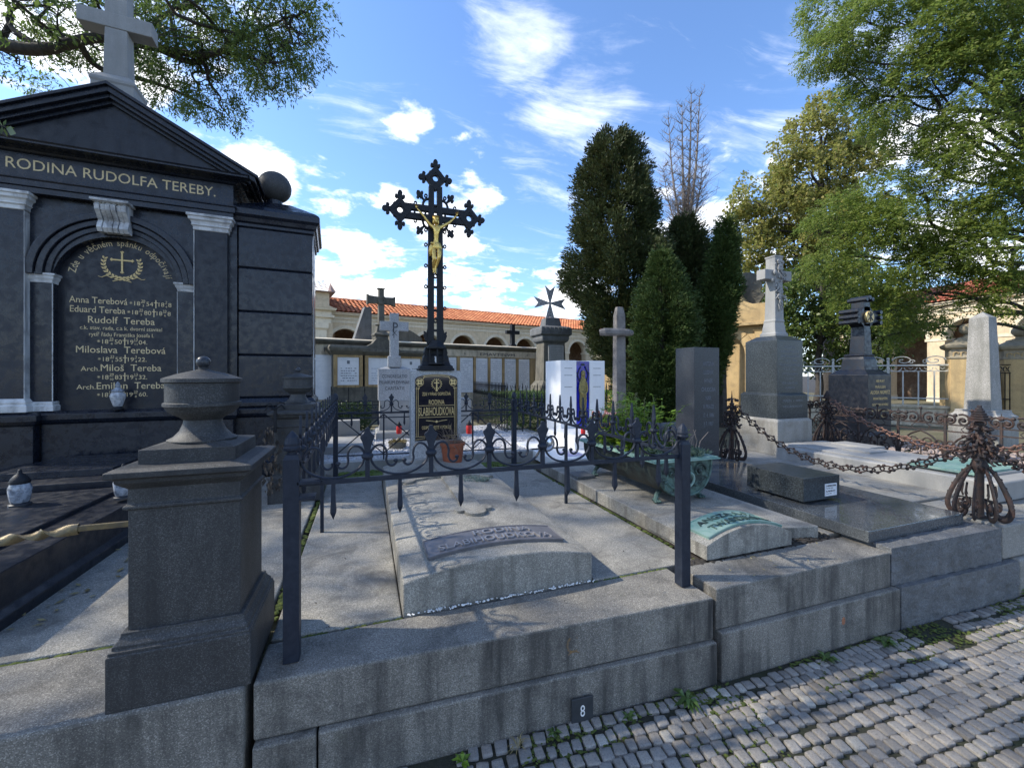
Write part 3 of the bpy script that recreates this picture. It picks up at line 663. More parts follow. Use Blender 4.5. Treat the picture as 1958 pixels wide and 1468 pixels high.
p = TP(.02, -.02, 1.238)
t = thing('grave_lantern', 'silver vase shaped lantern on the tomb ledge before the lettering', 'lantern', tuple(p), group='glass grave lanterns')
x, y, z = p.x, p.y-.03, 1.24
mb = MB(); mb.lathe([(.05, z), (.05, z+.012), (.038, z+.02), (.036, z+.035)], x, y, 18); mb.out('base', M['cast'], t, smooth=40)
mb = MB(); mb.lathe([(.036, z+.033), (.045, z+.06), (.062, z+.12), (.066, z+.15), (.055, z+.175), (.04, z+.19)], x, y, 18); mb.out('body', M['steel'], t, smooth=60)
mb = MB(); mb.lathe([(.052, z+.188), (.055, z+.20), (.04, z+.215), (.022, z+.23), (.02, z+.24), (.024, z+.255), (.015, z+.28), (.004, z+.295)], x, y, 18); mb.out('lid', M['lampglass'], t, smooth=50)
# withered ornament in front of the rear pier
t = thing('withered_garland', 'withered dark garland with iron bow hanging before the rear urn pier', 'garland', (-.80, 4.26, .5))
mb = MB(); mb.box(-.795, -.77, 4.27, 4.29, 1.08, 1.30); mb.tube([(-.87, 4.28, 1.28), (-.84, 4.27, 1.32), (-.785, 4.27, 1.29), (-.73, 4.27, 1.33), (-.70, 4.28, 1.29)], .008, 5); mb.tube([(-.86, 4.28, 1.33), (-.82, 4.27, 1.35), (-.785, 4.27, 1.30), (-.75, 4.27, 1.36), (-.70, 4.28, 1.34)], .006, 5); mb.out('iron_bow', M['cast'], t)
mb = MB()
for _ in range(150):
    q = random.random(); z = .55+.6*q; x = -.80+random.gauss(0, .035+.03*math.sin(pi*q)); y = 4.22+random.gauss(0, .025)
    a = random.uniform(0, 6.28); L = random.uniform(.02, .05)
    mb.add([(x, y, z), (x+L*.4*math.cos(a), y-L*.3, z-L*.5), (x+L*.3*math.cos(a+.6), y, z-L*1.4), (x-L*.4*math.cos(a), y+L*.2, z-L*.5)], [(0, 1, 2, 3)])
mb.out('dry_leaves', M['bark'], t)
def cr(pts, n=6):    # smooth curve through points
    P = [Vector(p) for p in pts]; P = [P[0]*2-P[1]]+P+[P[-1]*2-P[-2]]; o = []
    for i in range(1, len(P)-2):
        for k in range(n):
            t = k/n; a, b_, c, d = P[i-1:i+3]
            o.append(.5*((2*b_)+(c-a)*t+(2*a-5*b_+4*c-d)*t*t+(3*b_-a-3*c+d)*t**3))
    return o+[P[-2]]
def atY(px, py, Y):
    r = ray(px, py); return Vector((0, 0, EYE))+r*(Y/r.y)

# ================================================================= IRON FENCE round the second grave
fe = thing('iron_fence', 'blue black wrought iron fence with scrolls and spikes around the cambered slab grave', 'fence', (.7, 3.5, .42))
def fpost(x, y, zt=1.275, r=.030, acorn=True, zb=.424):
    mb = MB(frame(x, y)); mb.mold(-r, r, -r, r, [(0, zb), (0, zt-.02), (-.008, zt)])
    if acorn: mb.lathe([(.018, zt-.002), (.018, zt+.012), (.032, zt+.016), (.034, zt+.028), (.030, zt+.032), (.031, zt+.045), (.024, zt+.07), (.010, zt+.088), (.003, zt+.095)], 0, 0, 14)
    mb.out('post', M['iron'], fe, bev=.002)
fpost(-.29, 1.925); fpost(1.683, 1.877, 1.235); fpost(-.335, 5.22, 1.30, .026); fpost(1.80, 5.02, 1.30, .028)
for x, y in ((-.312, 3.40), (1.735, 3.42)): fpost(x, y, 1.16, .012, False)
mb = MB(frame(-.29, 1.925)); mb.box(.02, .11, -.03, .03, 1.148, 1.162); mb.box(.02, .09, -.028, .028, 1.085, 1.10); mb.out('bracket', M['iron'], fe, bev=.002)
SC = cr([(.012, 0, 1.245), (.016, 0, 1.268), (.034, 0, 1.290), (.058, 0, 1.294), (.076, 0, 1.278), (.082, 0, 1.252), (.080, 0, 1.228), (.090, 0, 1.206), (.108, 0, 1.200), (.122, 0, 1.211), (.121, 0, 1.226)], 4)
def fence_run(x0, y0, x1, y1, n, kind, zr=1.145, low=None):
    L = math.hypot(x1-x0, y1-y0); ang = math.degrees(math.atan2(y1-y0, x1-x0)); fr = frame(x0, y0, ang, zr-1.145)
    mb = MB(fr); mb.box(0, L, -.008, .008, 1.137, 1.158); mb.out('rail', M['iron'], fe, bev=.002)
    s = L/(n+1)
    for i in range(1, n+1):
        x = s*i; mb = MB(fr); mb.t = Matrix.Translation((x, 0, 0))
        mb.mold(-.0095, .0095, -.0095, .0095, [(0, 1.15), (0, 1.24)])
        mb.lathe([(.012, 1.232), (.024, 1.240), (.026, 1.248), (.024, 1.256), (.012, 1.264)], 0, 0, 12)
        if kind == 'paddle':
            P = [(-.012, 1.255), (.012, 1.255), (.014, 1.285), (.022, 1.312), (.030, 1.328), (.029, 1.337), (.018, 1.345), (.011, 1.356), (.010, 1.368), (.005, 1.373)]
        else:
            P = [(-.009, 1.255), (.009, 1.255), (.010, 1.30), (.017, 1.318), (.012, 1.35), (.003, 1.405)]
        P = P+[(-a, b_) for a, b_ in P[:1:-1]]
        mb.prism(P, -.006, .006); mb.out('picket', M['iron'], fe, bev=.0015)
        mb = MB(fr); mb.t = Matrix.Translation((x, 0, 0)); k = min(1, s/.28)
        for q in (-1, 1): mb.tube([(q*p.x*k, 0, p.z) for p in SC], [.0085]*len(SC), 8, flat=(.62, 1.0), up=(0, 1, 0)); mb.ball((q*.121*k, 0, 1.222), .011, 8, 5, (1, 1, .8))
        mb.out('scroll', M['iron'], fe, smooth=50)
    for i in range(n+1):
        a = s*i; mb = MB(fr); rr = s/2-.014
        mb.tube([(a+s/2-rr*math.cos(pi*t/16), 0, 1.243-.082*math.sin(pi*t/16)) for t in range(17)], .0075, 8, flat=(.7, 1.1), up=(0, 1, 0)); mb.out('arc', M['iron'], fe, smooth=50)
        mb = MB(fr); mb.mold(a+s/2-.0095, a+s/2+.0095, -.008, .008, [(-.002, 1.14), (.0, 1.06), (.002, 1.03), (.002, 1.015), (-.0085, .985)]); mb.out('spike', M['iron'], fe)
        if i in (0, n):
            q = 1 if i == 0 else -1; b0 = 0 if i == 0 else L; mb = MB(fr)
            mb.tube([(b0+q*(p.x+.012), 0, p.z) for p in SC], .0085, 8, flat=(.62, 1.0), up=(0, 1, 0)); mb.out('scroll', M['iron'], fe, smooth=50)
fence_run(-.27, 1.925, 1.66, 1.88, 6, 'paddle')
fence_run(-.292, 1.95, -.333, 5.20, 12, 'spear', 1.15)
fence_run(1.685, 1.90, 1.80, 5.0, 12, 'spear', 1.155)
fence_run(-.31, 5.22, 1.78, 5.02, 6, 'paddle', 1.155)
a0, a1 = Vector((-.335, 5.225, 0)), Vector((1.80, 5.025, 0))
mb = MB(); mb.tube([a0+Vector((0, 0, .66)), a1+Vector((0, 0, .66))], .010, 4); mb.tube([a0+Vector((0, 0, 1.10)), a1+Vector((0, 0, 1.10))], .009, 4); mb.out('lower_rail', M['iron'], fe)
for k in range(4):
    p, q = a0.lerp(a1, k/4), a0.lerp(a1, (k+1)/4); mb = MB()
    mb.tube([p+Vector((0, .012, .67)), q+Vector((0, .012, 1.14))], .007, 5); mb.tube([p+Vector((0, -.006, 1.14)), q+Vector((0, -.006, .67))], .007, 5); mb.ball(p.lerp(q, .5)+Vector((0, 0, .905)), .016, 8, 6); mb.out('cross_brace', M['iron'], fe)
    if k: mb = MB(); mb.box(p.x-.009, p.x+.009, p.y-.009, p.y+.009, .60, 1.14); mb.out('picket', M['iron'], fe)

# ================================================================= CAMBERED SLAB
def camber(x, y): 
    t = (x-.70)/.53; return .578+.012*(y-2.09)+.062*(1-t*t)
sl = thing('grave_slab', 'large pale granite slab with cambered top, relief cross and name plate', 'grave slab', (.7, 3.3, .42))
mb = MB(); NX, NY = 28, 14; xs = [.17+1.06*i/NX for i in range(NX+1)]; ys = [2.092+2.62*j/NY for j in range(NY+1)]
vs = [(x, y, camber(x, y)) for y in ys for x in xs]; fs = [(j*(NX+1)+i, j*(NX+1)+i+1, (j+1)*(NX+1)+i+1, (j+1)*(NX+1)+i) for j in range(NY) for i in range(NX)]
b0 = len(vs); ring_ = [i for i in range(NX+1)]+[(j+1)*(NX+1)-1 for j in range(1, NY+1)]+[NY*(NX+1)+i for i in range(NX-1, -1, -1)]+[j*(NX+1) for j in range(NY-1, 0, -1)]
vs += [(vs[i][0], vs[i][1], .40) for i in ring_]; n = len(ring_)
fs += [(ring_[i], b0+i, b0+(i+1) % n, ring_[(i+1) % n]) for i in range(n)]
mb.add(vs, fs)
o = mb.out('slab', M['slab'], sl, smooth=30, bev=.008)
def drape(mb, poly, h, f, sub=0):   # raised flat relief following a surface
    n = len(poly); mb.add([(x, y, f(x, y)+h) for x, y in poly]+[(x, y, f(x, y)-.01) for x, y in poly], [tuple(range(n))]+[(i, n+i, n+(i+1) % n, (i+1) % n) for i in range(n)])
mb = MB()
cx = .715
for k in range(10):
    y0 = 2.86+1.45*k/10; drape(mb, [(cx-.065, y0), (cx+.065, y0), (cx+.065, y0+.1451), (cx-.065, y0+.1451)], .020, camber)
for k in range(-6, 6):
    if k in (-1, 0): continue
    x0 = cx+.06*k; y0 = 3.80; drape(mb, [(x0, y0), (x0+.0601, y0), (x0+.0601, y0+.13), (x0, y0+.13)], .0201, camber)
def disc(cx_, cy_, r): drape(mb, [(cx_+r*math.cos(2*pi*i/20), cy_+r*math.sin(2*pi*i/20)) for i in range(20)], .0205, camber)
for dx, dy, r in ((0, -.11, .075), (-.085, -.045, .05), (.085, -.045, .05)): disc(cx+dx, 2.90+dy, r)
for sx in (-1, 1):
    for dx, dy in ((0, 0), (-.05*sx, .06), (-.05*sx, -.06)): disc(cx+sx*.40+dx, 3.865+dy, .05)
mb.out('relief_cross', M['slab'], sl)
mb = MB()
NXp = 16; X0, X1, Y0, Y1 = .315, 1.115, 2.235, 2.455
for k in range(NXp):
    a, b_ = X0+(X1-X0)*k/NXp, X0+(X1-X0)*(k+1)/NXp; drape(mb, [(a, Y0), (b_, Y0), (b_, Y1), (a, Y1)], .016, camber)
ed = [(X0, Y0), (X1, Y0), (X1, Y1), (X0, Y1)]
for (xa, ya), (xb, yb) in zip(ed, ed[1:]+ed[:1]):
    mb.tube([(xa+(xb-xa)*t/12, ya+(yb-ya)*t/12, camber(xa+(xb-xa)*t/12, ya+(yb-ya)*t/12)+.016) for t in range(13)], .005, 6)
mb.out('name_plate', M['leadplaque'], sl)
mb = MB(); fnp = lambda x, z, yy: (x, z, camber(x, z)+.0165-yy)
w = tw('RODINA', .085)*1; mb.text('RODINA', .085, .78, 2.365, 0, .009, 'C', .36/w, fnp); w = tw('SLABIHOUDKOVA', .09); mb.text('SLABIHOUDKOVA', .09, .72, 2.265, 0, .009, 'C', .68/w, fnp)
mb.out('lettering', plain('raised_bronze_letters', (.27, .265, .28), .4, .35, alt=(.2, .2, .21)), sl)
# moss lawn strip behind and small silver plant
mb = MB(); 
for _ in range(700):
    x = random.uniform(-.30, 1.75); y = random.uniform(4.94, 5.5)
    mb.ball((x, y, .40), random.uniform(.02, .04), 6, 3, (1, 1, .5))
tag(mb.out('moss_turf', M['grassgreen'], smooth=True), 'bright green moss turf behind the paving of the fenced grave', 'moss', kind='stuff')
def tuft(mb, c, r, n, L, W, up=.6, seed=0):
    for _ in range(n):
        a = random.uniform(0, 6.283); t = random.random()**.5; d = Vector((math.cos(a)*t, math.sin(a)*t, up+random.random()*.5)).normalized(); p = Vector(c)+Vector((math.cos(a)*r*t*.8, math.sin(a)*r*t*.8, 0))
        l = L*random.uniform(.6, 1.1); s_ = d.cross(Vector((random.random()-.5, random.random()-.5, random.random()-.5))).normalized()*W
        mb.add([p, p+d*l*.5+s_, p+d*l, p+d*l*.5-s_], [(0, 1, 2, 3)])
M['silverleaf'] = leafmat('silver_leaf', [(.16, .20, .17), (.26, .32, .29), (.10, .14, .11)], .15)
mb = MB()
for _ in range(40):
    a, q = random.uniform(0, 6.28), random.random()**.5; tuft(mb, (.93+.15*q*math.cos(a), 3.70+.09*q*math.sin(a), .635), .012, 22, .035, .004)
tag(mb.out('silver_plant', M['silverleaf']), 'small silvery cushion plant lying on the cambered slab', 'plant')

# ================================================================= STELE WITH GLASS PLATE
ste = thing('headstone', 'speckled granite headstone with black glass plate and gold lettering under the iron cross', 'headstone', (.755, 4.8, .6))
mb = MB(); mb.mold(.41, 1.10, 4.66, 4.93, [(0, .42), (0, .66), (-.01, .675)]); mb.out('base', M['whitestone'], ste, bev=.006)
mb = MB(); mb.mold(.472, 1.04, 4.715, 4.90, [(0, .67), (0, 1.655)]); mb.out('stele', M['speckle'], ste, bev=.006)
C0 = .755; ZB, ZS, ZT = .87, 1.56, 1.618
def archpoly(h, zb, zs, zt, n=14):
    return [(C0-h, zb), (C0+h, zb)]+[(C0+h*math.cos(pi*i/n), zs+(zt-zs)*math.sin(pi*i/n)) for i in range(n+1)]
mb = MB(); mb.prism(archpoly(.238, ZB, ZS, ZT), 4.706, 4.716); mb.out('glass_plate', M['glassblack'], ste)
mb = MB(); Y = 4.705
def strip(pts, w=.004): mb.tube([(a, Y, b_) for a, b_ in pts], w, 4, flat=(1, .4), up=(0, 1, 0))
for dx in (.205, .222):
    for s in (-1, 1): strip([(C0+s*dx, ZB+.05), (C0+s*dx, 1.475)], .0028)
for k in (0, 1): strip([(C0+(.15-.0*k)*math.cos(pi*i/12)*1.0, 1.572+.017*k+.022*math.sin(pi*i/12)) for i in range(13)], .0028)
for s in (-1, 1):
    cx, cz = C0+s*.188, 1.525
    mb.ring(cx, cz, .040, .045, Y-.003, Y, n=20); strip([(cx, cz-.05), (C0+s*.205, 1.44)], .003); strip([(cx+.03*-s, cz+.03), (C0+s*.13, 1.59)], .003)
    for k in range(4):
        a = pi/4+k*pi/2; mb.ball((cx+.021*math.cos(a), Y-.001, cz+.021*math.sin(a)), .015, 10, 5, (1, .15, 1))
    strip([(C0+s*.235, 1.455), (C0+s*.19, 1.455)], .003); strip([(C0+s*.235, ZB+.045), (C0+s*.08, ZB+.045)], .003); strip([(C0+s*.235, ZB+.015), (C0+s*.13, ZB+.025)], .003)
for k in range(16): mb.ball((C0+.056*math.cos(2*pi*k/16), Y-.001, 1.505+.056*math.sin(2*pi*k/16)), .0065, 6, 4, (1, .3, 1))
mb.ring(C0, 1.505, .046, .0485, Y-.003, Y, n=24)
mb.box(C0-.007, C0+.007, Y-.004, Y, 1.43, 1.55); mb.box(C0-.03, C0+.03, Y-.0035, Y, 1.512, 1.524); mb.ball((C0, Y-.002, 1.435), .014, 8, 5, (1, .2, 1))
fit(mb, 'ZDE V PÁNU ODPOČÍVÁ', .052, .32, C0, 1.375, Y); fit(mb, 'RODINA', .075, .175, C0, 1.275, Y)
strip([(C0-.2, 1.262), (C0+.2, 1.262)], .003); strip([(C0-.2, 1.13), (C0+.2, 1.13)], .0035)
fit(mb, 'SLABIHOUDKOVA', .135, .40, C0, 1.15, Y)
strip([(C0-.12, 1.095), (C0-.06, 1.088), (C0, 1.075), (C0+.06, 1.088), (C0+.12, 1.095)], .004); mb.ball((C0, Y, 1.078), .014, 8, 5, (1, .2, 1))
fit(mb, 'ODPOČÍVEJTE V POKOJI', .055, .33, C0, .995, Y)
mb.out('gold_lettering', M['goldpaint'], ste)

# ================================================================= CAST IRON CROSS
ic = thing('iron_cross', 'tall black openwork cast iron cross with gilded figure on the speckled headstone', 'cross', (.755, 4.8, 1.66))
FR = frame(.755, 4.80, 0)
mb = MB(FR); mb.mold(-.165, .165, -.085, .085, [(.035, 1.657), (.035, 1.68), (.02, 1.69), (.02, 1.71), (0, 1.72), (-.02, 1.76), (-.02, 1.80), (-.03, 1.83), (-.045, 1.84), (-.05, 1.93)])
for s in (-1, 1):
    mb.prism([(s*.09, 1.72), (s*.165, 1.72), (s*.15, 1.78), (s*.12, 1.80), (s*.135, 1.86), (s*.12, 1.92), (s*.09, 1.94)], -.05, .05)
mb.out('foot', M['cast'], ic, bev=.004)
mb = MB(FR); mb.lathe([(.10, 1.725), (.105, 1.73), (.105, 1.745)], 0, -.05, 6)
for k in range(6):
    a = 2*pi*(k+.5)/6; mb.tube([(.092*math.cos(a), -.05+.092*math.sin(a), 1.74), (.092*math.cos(a), -.05+.092*math.sin(a), 1.905)], .012, 5)
mb.box(-.09, .09, .02, .035, 1.74, 1.9); mb.lathe([(.115, 1.90), (.12, 1.91), (.12, 1.925), (.10, 1.94), (.075, 1.97), (.05, 2.0)], 0, -.05, 6); mb.out('lantern_niche', M['cast'], ic, bev=.002)
FR = FR @ Matrix.Diagonal((.87, 1, 1, 1))
mb = MB(FR)
for s in (-1, 1):
    mb.prism([(s*.020, 1.95), (s*.108, 1.95), (s*.103, 2.15), (s*.096, 3.3), (s*.088, 3.78), (s*.019, 3.78)], -.028, .028)
    mb.prism([(s*.10, 1.96), (s*.13, 2.0), (s*.155, 2.06), (s*.145, 2.075), (s*.155, 2.11), (s*.13, 2.105), (s*.12, 2.09), (s*.098, 2.16)], -.02, .02)
for z in (2.0, 2.12, 2.35, 2.62, 2.88, 3.1, 3.38, 3.56, 3.78): mb.box(-.04, .04, -.018, .018, z-.012, z+.012)
for z in (2.235, 2.75, 3.0): mb.ring(0, z, .014, .030, -.016, .016, n=12)
for z in (2.38, 2.62, 2.86, 3.10, 3.27, 3.66):
    for s in (-1, 1): mb.ring(s*.125, z, .011, .024, -.014, .014, n=12)
mb.out('shaft', M['cast'], ic, bev=.004)
mb = MB(FR)
for s in (-1, 1):
    for q in (-1, 1): mb.box(*sorted((s*.09, s*.40)), -.026, .026, *sorted((3.46+q*.016, 3.46+q*.086)))
    for x in (.13, .27, .38): mb.box(s*x-.012, s*x+.012, -.018, .018, 3.43, 3.49)
    for q in (-1, 1): mb.ring(s*.26, 3.46+q*.10, .011, .024, -.014, .014, n=12)
mb.box(-.1, .1, -.024, .024, 3.395, 3.44); mb.box(-.1, .1, -.0242, .0242, 3.48, 3.535)
mb.out('crossbar', M['cast'], ic, bev=.004)
FL = [(-.022, -.01), (-.022, .02), (-.045, .012), (-.062, .028), (-.06, .052), (-.042, .058), (-.028, .046), (-.03, .075), (-.018, .096), (0, .104)]; FL = FL+[(-a, b_) for a, b_ in FL[-2::-1]]
def fleur(mb, x, z, ang, s=1.0):
    c, d = math.cos(ang), math.sin(ang)
    mb.prism([(x+(a*d+b_*c)*s, z+(-a*c+b_*d)*s) for a, b_ in FL], -.02, .02)
for name, (x, z, an) in {'a': (-.455, 3.46, pi), 'b': (.455, 3.46, 0), 'c': (0, 3.87, pi/2)}.items():
    mb = MB(FR); mb.ring(x, z, .066, .145, -.03, .03, 0, 2*pi, 4); mb.ring(x, z, .036, .062, -.025, .025, n=20)
    for k in (-1, 0, 1):
        a = an+k*pi/2; fleur(mb, x+.115*math.cos(a), z+.115*math.sin(a), a, 1.05)
    for k in (-1, 1):
        a = an+k*pi/4; mb.ball((x+.095*math.cos(a), 0, z+.095*math.sin(a)), .022, 8, 6)
    mb.out('trefoil_end', M['cast'], ic, bev=.003)
for sx in (-1, 1):
    for sz in (-1, 1):
        mb = MB(FR)
        mb.tube(cr([(sx*.09, 0, 3.46+sz*.17), (sx*.13, 0, 3.46+sz*.155), (sx*.155, 0, 3.46+sz*.125), (sx*.165, 0, 3.46+sz*.09)]), .016, 6, up=(0, 1, 0))
        a = math.atan2(sz, sx); mb.tube([(sx*.14, 0, 3.46+sz*.14), (sx*.185, 0, 3.46+sz*.185)], .015, 6); fleur(mb, sx*.18, 3.46+sz*.18, a, .85)
        mb.out('corner_flourish', M['cast'], ic)
mb = MB(); mb.lathe([(.022, 1.745), (.022, 1.82)], .755, 4.75, 14); tag(mb.out('grave_candle', M['candle'], bev=.002), 'white candle standing in the lantern niche of the iron cross', 'candle')
# gilded figure
def skin_fig(name, mat, parent, nodes, edges, sub=2):
    bm = bmesh.new(); L = bm.verts.layers.skin.verify(); o = MW[parent].translation; bv = []
    for i, (p, r) in enumerate(nodes):
        v = bm.verts.new(Vector(p)-o); v[L].radius = (r if isinstance(r, tuple) else (r, r)); v[L].use_root = (i == 0); bv.append(v)
    for a, b_ in edges: bm.edges.new((bv[a], bv[b_]))
    me = bpy.data.meshes.new(name); bm.to_mesh(me); bm.free(); me.materials.append(mat)
    ob = bpy.data.objects.new(name, me); col.objects.link(ob); ob.parent = parent; MW[ob] = MW[parent]
    s = ob.modifiers.new('skin', 'SKIN'); s.use_smooth_shade = True; s.branch_smoothing = .6
    m = ob.modifiers.new('sub', 'SUBSURF'); m.levels = m.render_levels = sub
    return ob
fg = thing('crucified_figure', 'gilded figure with outstretched arms nailed on the black iron cross', 'figure', tuple(atY(833, 525, 4.75)))
Y0 = 4.735
def q(px, py, dy=0): return atY(px, py, Y0+dy)
nodes = [(q(833, 470), (.050, .042)), (q(834, 459), (.038, .032)), (q(834, 447, -.012), (.052, .040)), (q(834.5, 437, -.005), (.052, .034)), (q(834, 430, -.012), (.019, .019)), (q(833.5, 424, -.025), (.026, .028)), (q(833.5, 418.5, -.03), (.030, .034)), (q(833.5, 414.5, -.028), (.020, .024)),
         (q(823.5, 431.5), .024), (q(816.5, 422.5, .002), .019), (q(810, 413, .0), .0145), (q(802, 404, .01), .0125), (q(797.5, 398, .012), .009),
         (q(845.5, 433.5), .024), (q(853.5, 429, .002), .019), (q(861, 424.5, .0), .0145), (q(868, 417.5, .01), .0125), (q(872.5, 412.5, .012), .009),
         (q(829, 474, 0), .036), (q(829, 484, -.03), .032), (q(830.5, 494, -.05), .025), (q(829.5, 504, -.03), .023), (q(829, 514, -.012), .014), (q(829.5, 523, -.025), (.014, .010)),
         (q(838.5, 474, 0), .036), (q(840, 483, -.035), .032), (q(839.5, 492, -.05), .025), (q(836, 503, -.03), .023), (q(832.5, 514, -.02), .014), (q(833, 524, -.035), (.014, .010))]
edges = [(0, 1), (1, 2), (2, 3), (3, 4), (4, 5), (5, 6), (6, 7), (3, 8), (8, 9), (9, 10), (10, 11), (11, 12), (3, 13), (13, 14), (14, 15), (15, 16), (16, 17), (0, 18), (18, 19), (19, 20), (20, 21), (21, 22), (22, 23), (0, 24), (24, 25), (25, 26), (26, 27), (27, 28), (28, 29)]
skin_fig('body', M['gold'], fg, nodes, edges)
mb = MB()
for (ax, ay), s in (((797.5, 398), -1), ((872.5, 412.5), 1)):
    w_ = q(ax, ay, .01); mb.ball(w_+Vector((s*.008, -.002, .012)), .012, 8, 6, (.9, .5, 1.2))
    for k in range(4): mb.tube([w_+Vector((s*(.0+.006*k), -.004, .02)), w_+Vector((s*(.002+.0075*k), -.012, .036-.002*abs(k-1.5))), w_+Vector((s*(.001+.0065*k), -.020, .040-.003*abs(k-1.5)))], [.0032, .003, .0022], 5)
    mb.tube([w_+Vector((-s*.004, -.004, .008)), w_+Vector((-s*.012, -.014, .018)), w_+Vector((-s*.010, -.02, .027))], [.0036, .003, .0024], 5)
mb.out('hand', M['gold'], fg, smooth=True)
mb = MB(); h = q(833.5, 418.5, -.03)
mb.ball(h+Vector((0, .014, .008)), .040, 14, 10, (1, .9, 1)); mb.ball(h+Vector((-.022, .01, -.03)), .022, 8, 6, (.8, .8, 1.6)); mb.ball(h+Vector((.022, .01, -.03)), .022, 8, 6, (.8, .8, 1.6))
mb.ball(h+Vector((0, -.026, -.036)), .017, 8, 6, (1, .7, 1.2)); mb.tube([h+Vector((.038*math.cos(2*pi*k/16), .012+.036*math.sin(2*pi*k/16), .022+.004*(k % 2))) for k in range(16)], .006, 5, closed=True); mb.out('hair', M['gold'], fg, smooth=True)
mb = MB(); mb.ball(h+Vector((0, -.036, -.003)), .0065, 6, 5, (.7, 1, 1.8)); [mb.ball(h+Vector((s*.011, -.030, .005)), .0045, 6, 4, (1.3, .6, .8)) for s in (-1, 1)]; mb.tube([h+Vector((x*.01, -.034+.002*abs(x), -.019)) for x in (-1, 0, 1)], .002, 4); mb.out('face', M['gold'], fg, smooth=True)
mb = MB(); hp = q(833.5, 469.5)
mb.lathe([(.050, -.055), (.060, -.03), (.056, 0), (.048, .025), (.044, .03)], 0, 0, 18); mb.v = [Vector((v.x*1.12*(1+.05*math.sin(9*math.atan2(v.y, v.x))), v.y*.85, v.z)) for v in mb.v]; mb.fr = Matrix.Translation(hp)
mb.tube([(-.045, -.02, .005), (-.06, -.03, -.03), (-.066, -.02, -.08), (-.062, -.015, -.13)], [.012, .02, .022, .012], 7); mb.ball((-.05, -.035, .01), .018, 8, 6); mb.out('loincloth', M['gold'], fg, smooth=True)

# flower pot
pt = thing('flower_pot', 'terracotta pot with dry brown stems before the headstone', 'flower pot', (.90, 4.52, .61))
mb = MB(); mb.lathe([(.135, .605), (.14, .61), (.14, .635), (.10, .636)], .90, 4.52, 26); mb.out('saucer', M['bronzedark'], pt, smooth=35)
mb = MB(); mb.lathe([(.100, .63), (.125, .83), (.137, .832), (.139, .865), (.128, .868), (.122, .845), (.118, .83)], .90, 4.52, 26); mb.out('pot', M['terra'], pt, smooth=30)
mb = MB()
for _ in range(110):
    a = random.uniform(0, 6.28); r0 = random.uniform(0, .08); p = Vector((.90+r0*math.cos(a), 4.52+r0*math.sin(a), .83)); d = Vector((math.cos(a)*.6, math.sin(a)*.6, random.uniform(.3, 1.2))).normalized(); pts_ = [p]; L = random.uniform(.12, .30)
    for k in range(6): d = (d+Vector((random.gauss(0, .35), random.gauss(0, .35), random.gauss(-.12, .3)))).normalized(); p = p+d*L/6; pts_.append(p)
    mb.tube(pts_, [.0022, .002, .0018, .0016, .0014, .0012, .001], 3)
mb.out('dry_stems', M['twig'], pt)

# ================================================================= GRAVE WITH VERDIGRIS PLAQUE AND BRONZE TUB
gc = thing('plaque_grave', 'pale granite grave slab with arched head and verdigris name plaque', 'grave slab', (2.5, 3.3, .44))
mb = MB(); mb.quadbox([(2.0, 2.24), (3.0, 2.02), (3.0, 4.62), (2.0, 4.62)], .43, .545); mb.out('slab', M['slab'], gc, bev=.008)
mb = MB(); zc_ = lambda x, y: .548+.085*(1-((x-2.343)/.362)**2)*max(0, min(1, (2.60-y)/.35))
NX = 20; xs = [1.98+.726*i/NX for i in range(NX+1)]; ys = [2.0, 2.08, 2.16, 2.24, 2.32, 2.4, 2.5, 2.6]
vs = [(x, y, zc_(x, y)) for y in ys for x in xs]; m_ = NX+1; fs = [(j*m_+i, j*m_+i+1, (j+1)*m_+i+1, (j+1)*m_+i) for j in range(len(ys)-1) for i in range(NX)]
b0 = len(vs); vs += [(x, 2.0, .462) for x in xs]; fs += [(b0+i, b0+i+1, i+1, i) for i in range(NX)]
b1 = len(vs); vs += [(1.98, y, .462) for y in ys]+[(2.706, y, .462) for y in ys]; k = len(ys)
fs += [(j*m_, (j+1)*m_, b1+j+1, b1+j) for j in range(k-1)]+[(j*m_+NX, b1+k+j, b1+k+j+1, (j+1)*m_+NX) for j in range(k-1)]
mb.add(vs, fs); mb.out('arched_head', M['slab'], gc)
mb = MB(); X0, X1, Y0_, Y1 = 2.03, 2.66, 2.035, 2.245
for k in range(14):
    a, b_ = X0+(X1-X0)*k/14, X0+(X1-X0)*(k+1)/14; drape(mb, [(a, Y0_), (b_, Y0_), (b_, Y1), (a, Y1)], .014, zc_)
ed = [(X0, Y0_), (X1, Y0_), (X1, Y1), (X0, Y1)]
for (xa, ya), (xb, yb) in zip(ed, ed[1:]+ed[:1]): mb.tube([(xa+(xb-xa)*t/12, ya+(yb-ya)*t/12, zc_(xa+(xb-xa)*t/12, ya+(yb-ya)*t/12)+.015) for t in range(13)], .005, 6)
mb.out('name_plaque', M['verdlite'], gc)
mb = MB(); fnp2 = lambda x, z, yy: (x, z, zc_(x, z)+.0145-yy)
mb.text('ANGZA A. F.', .075, 2.30, 2.155, 0, .006, 'C', .44/tw('ANGZA A. F.', .075), fnp2); mb.text('TWARDIKOVA', .085, 2.35, 2.062, 0, .006, 'C', .50/tw('TWARDIKOVA', .085), fnp2); mb.out('lettering', M['verd'], gc)
mb = MB(); mb.mold(2.02, 2.22, 3.72, 3.95, [(0, .545), (0, .575)]); tag(mb.out('stone_tile', M['rough'], bev=.004), 'small dark loose tile lying behind the bronze tub', 'tile')

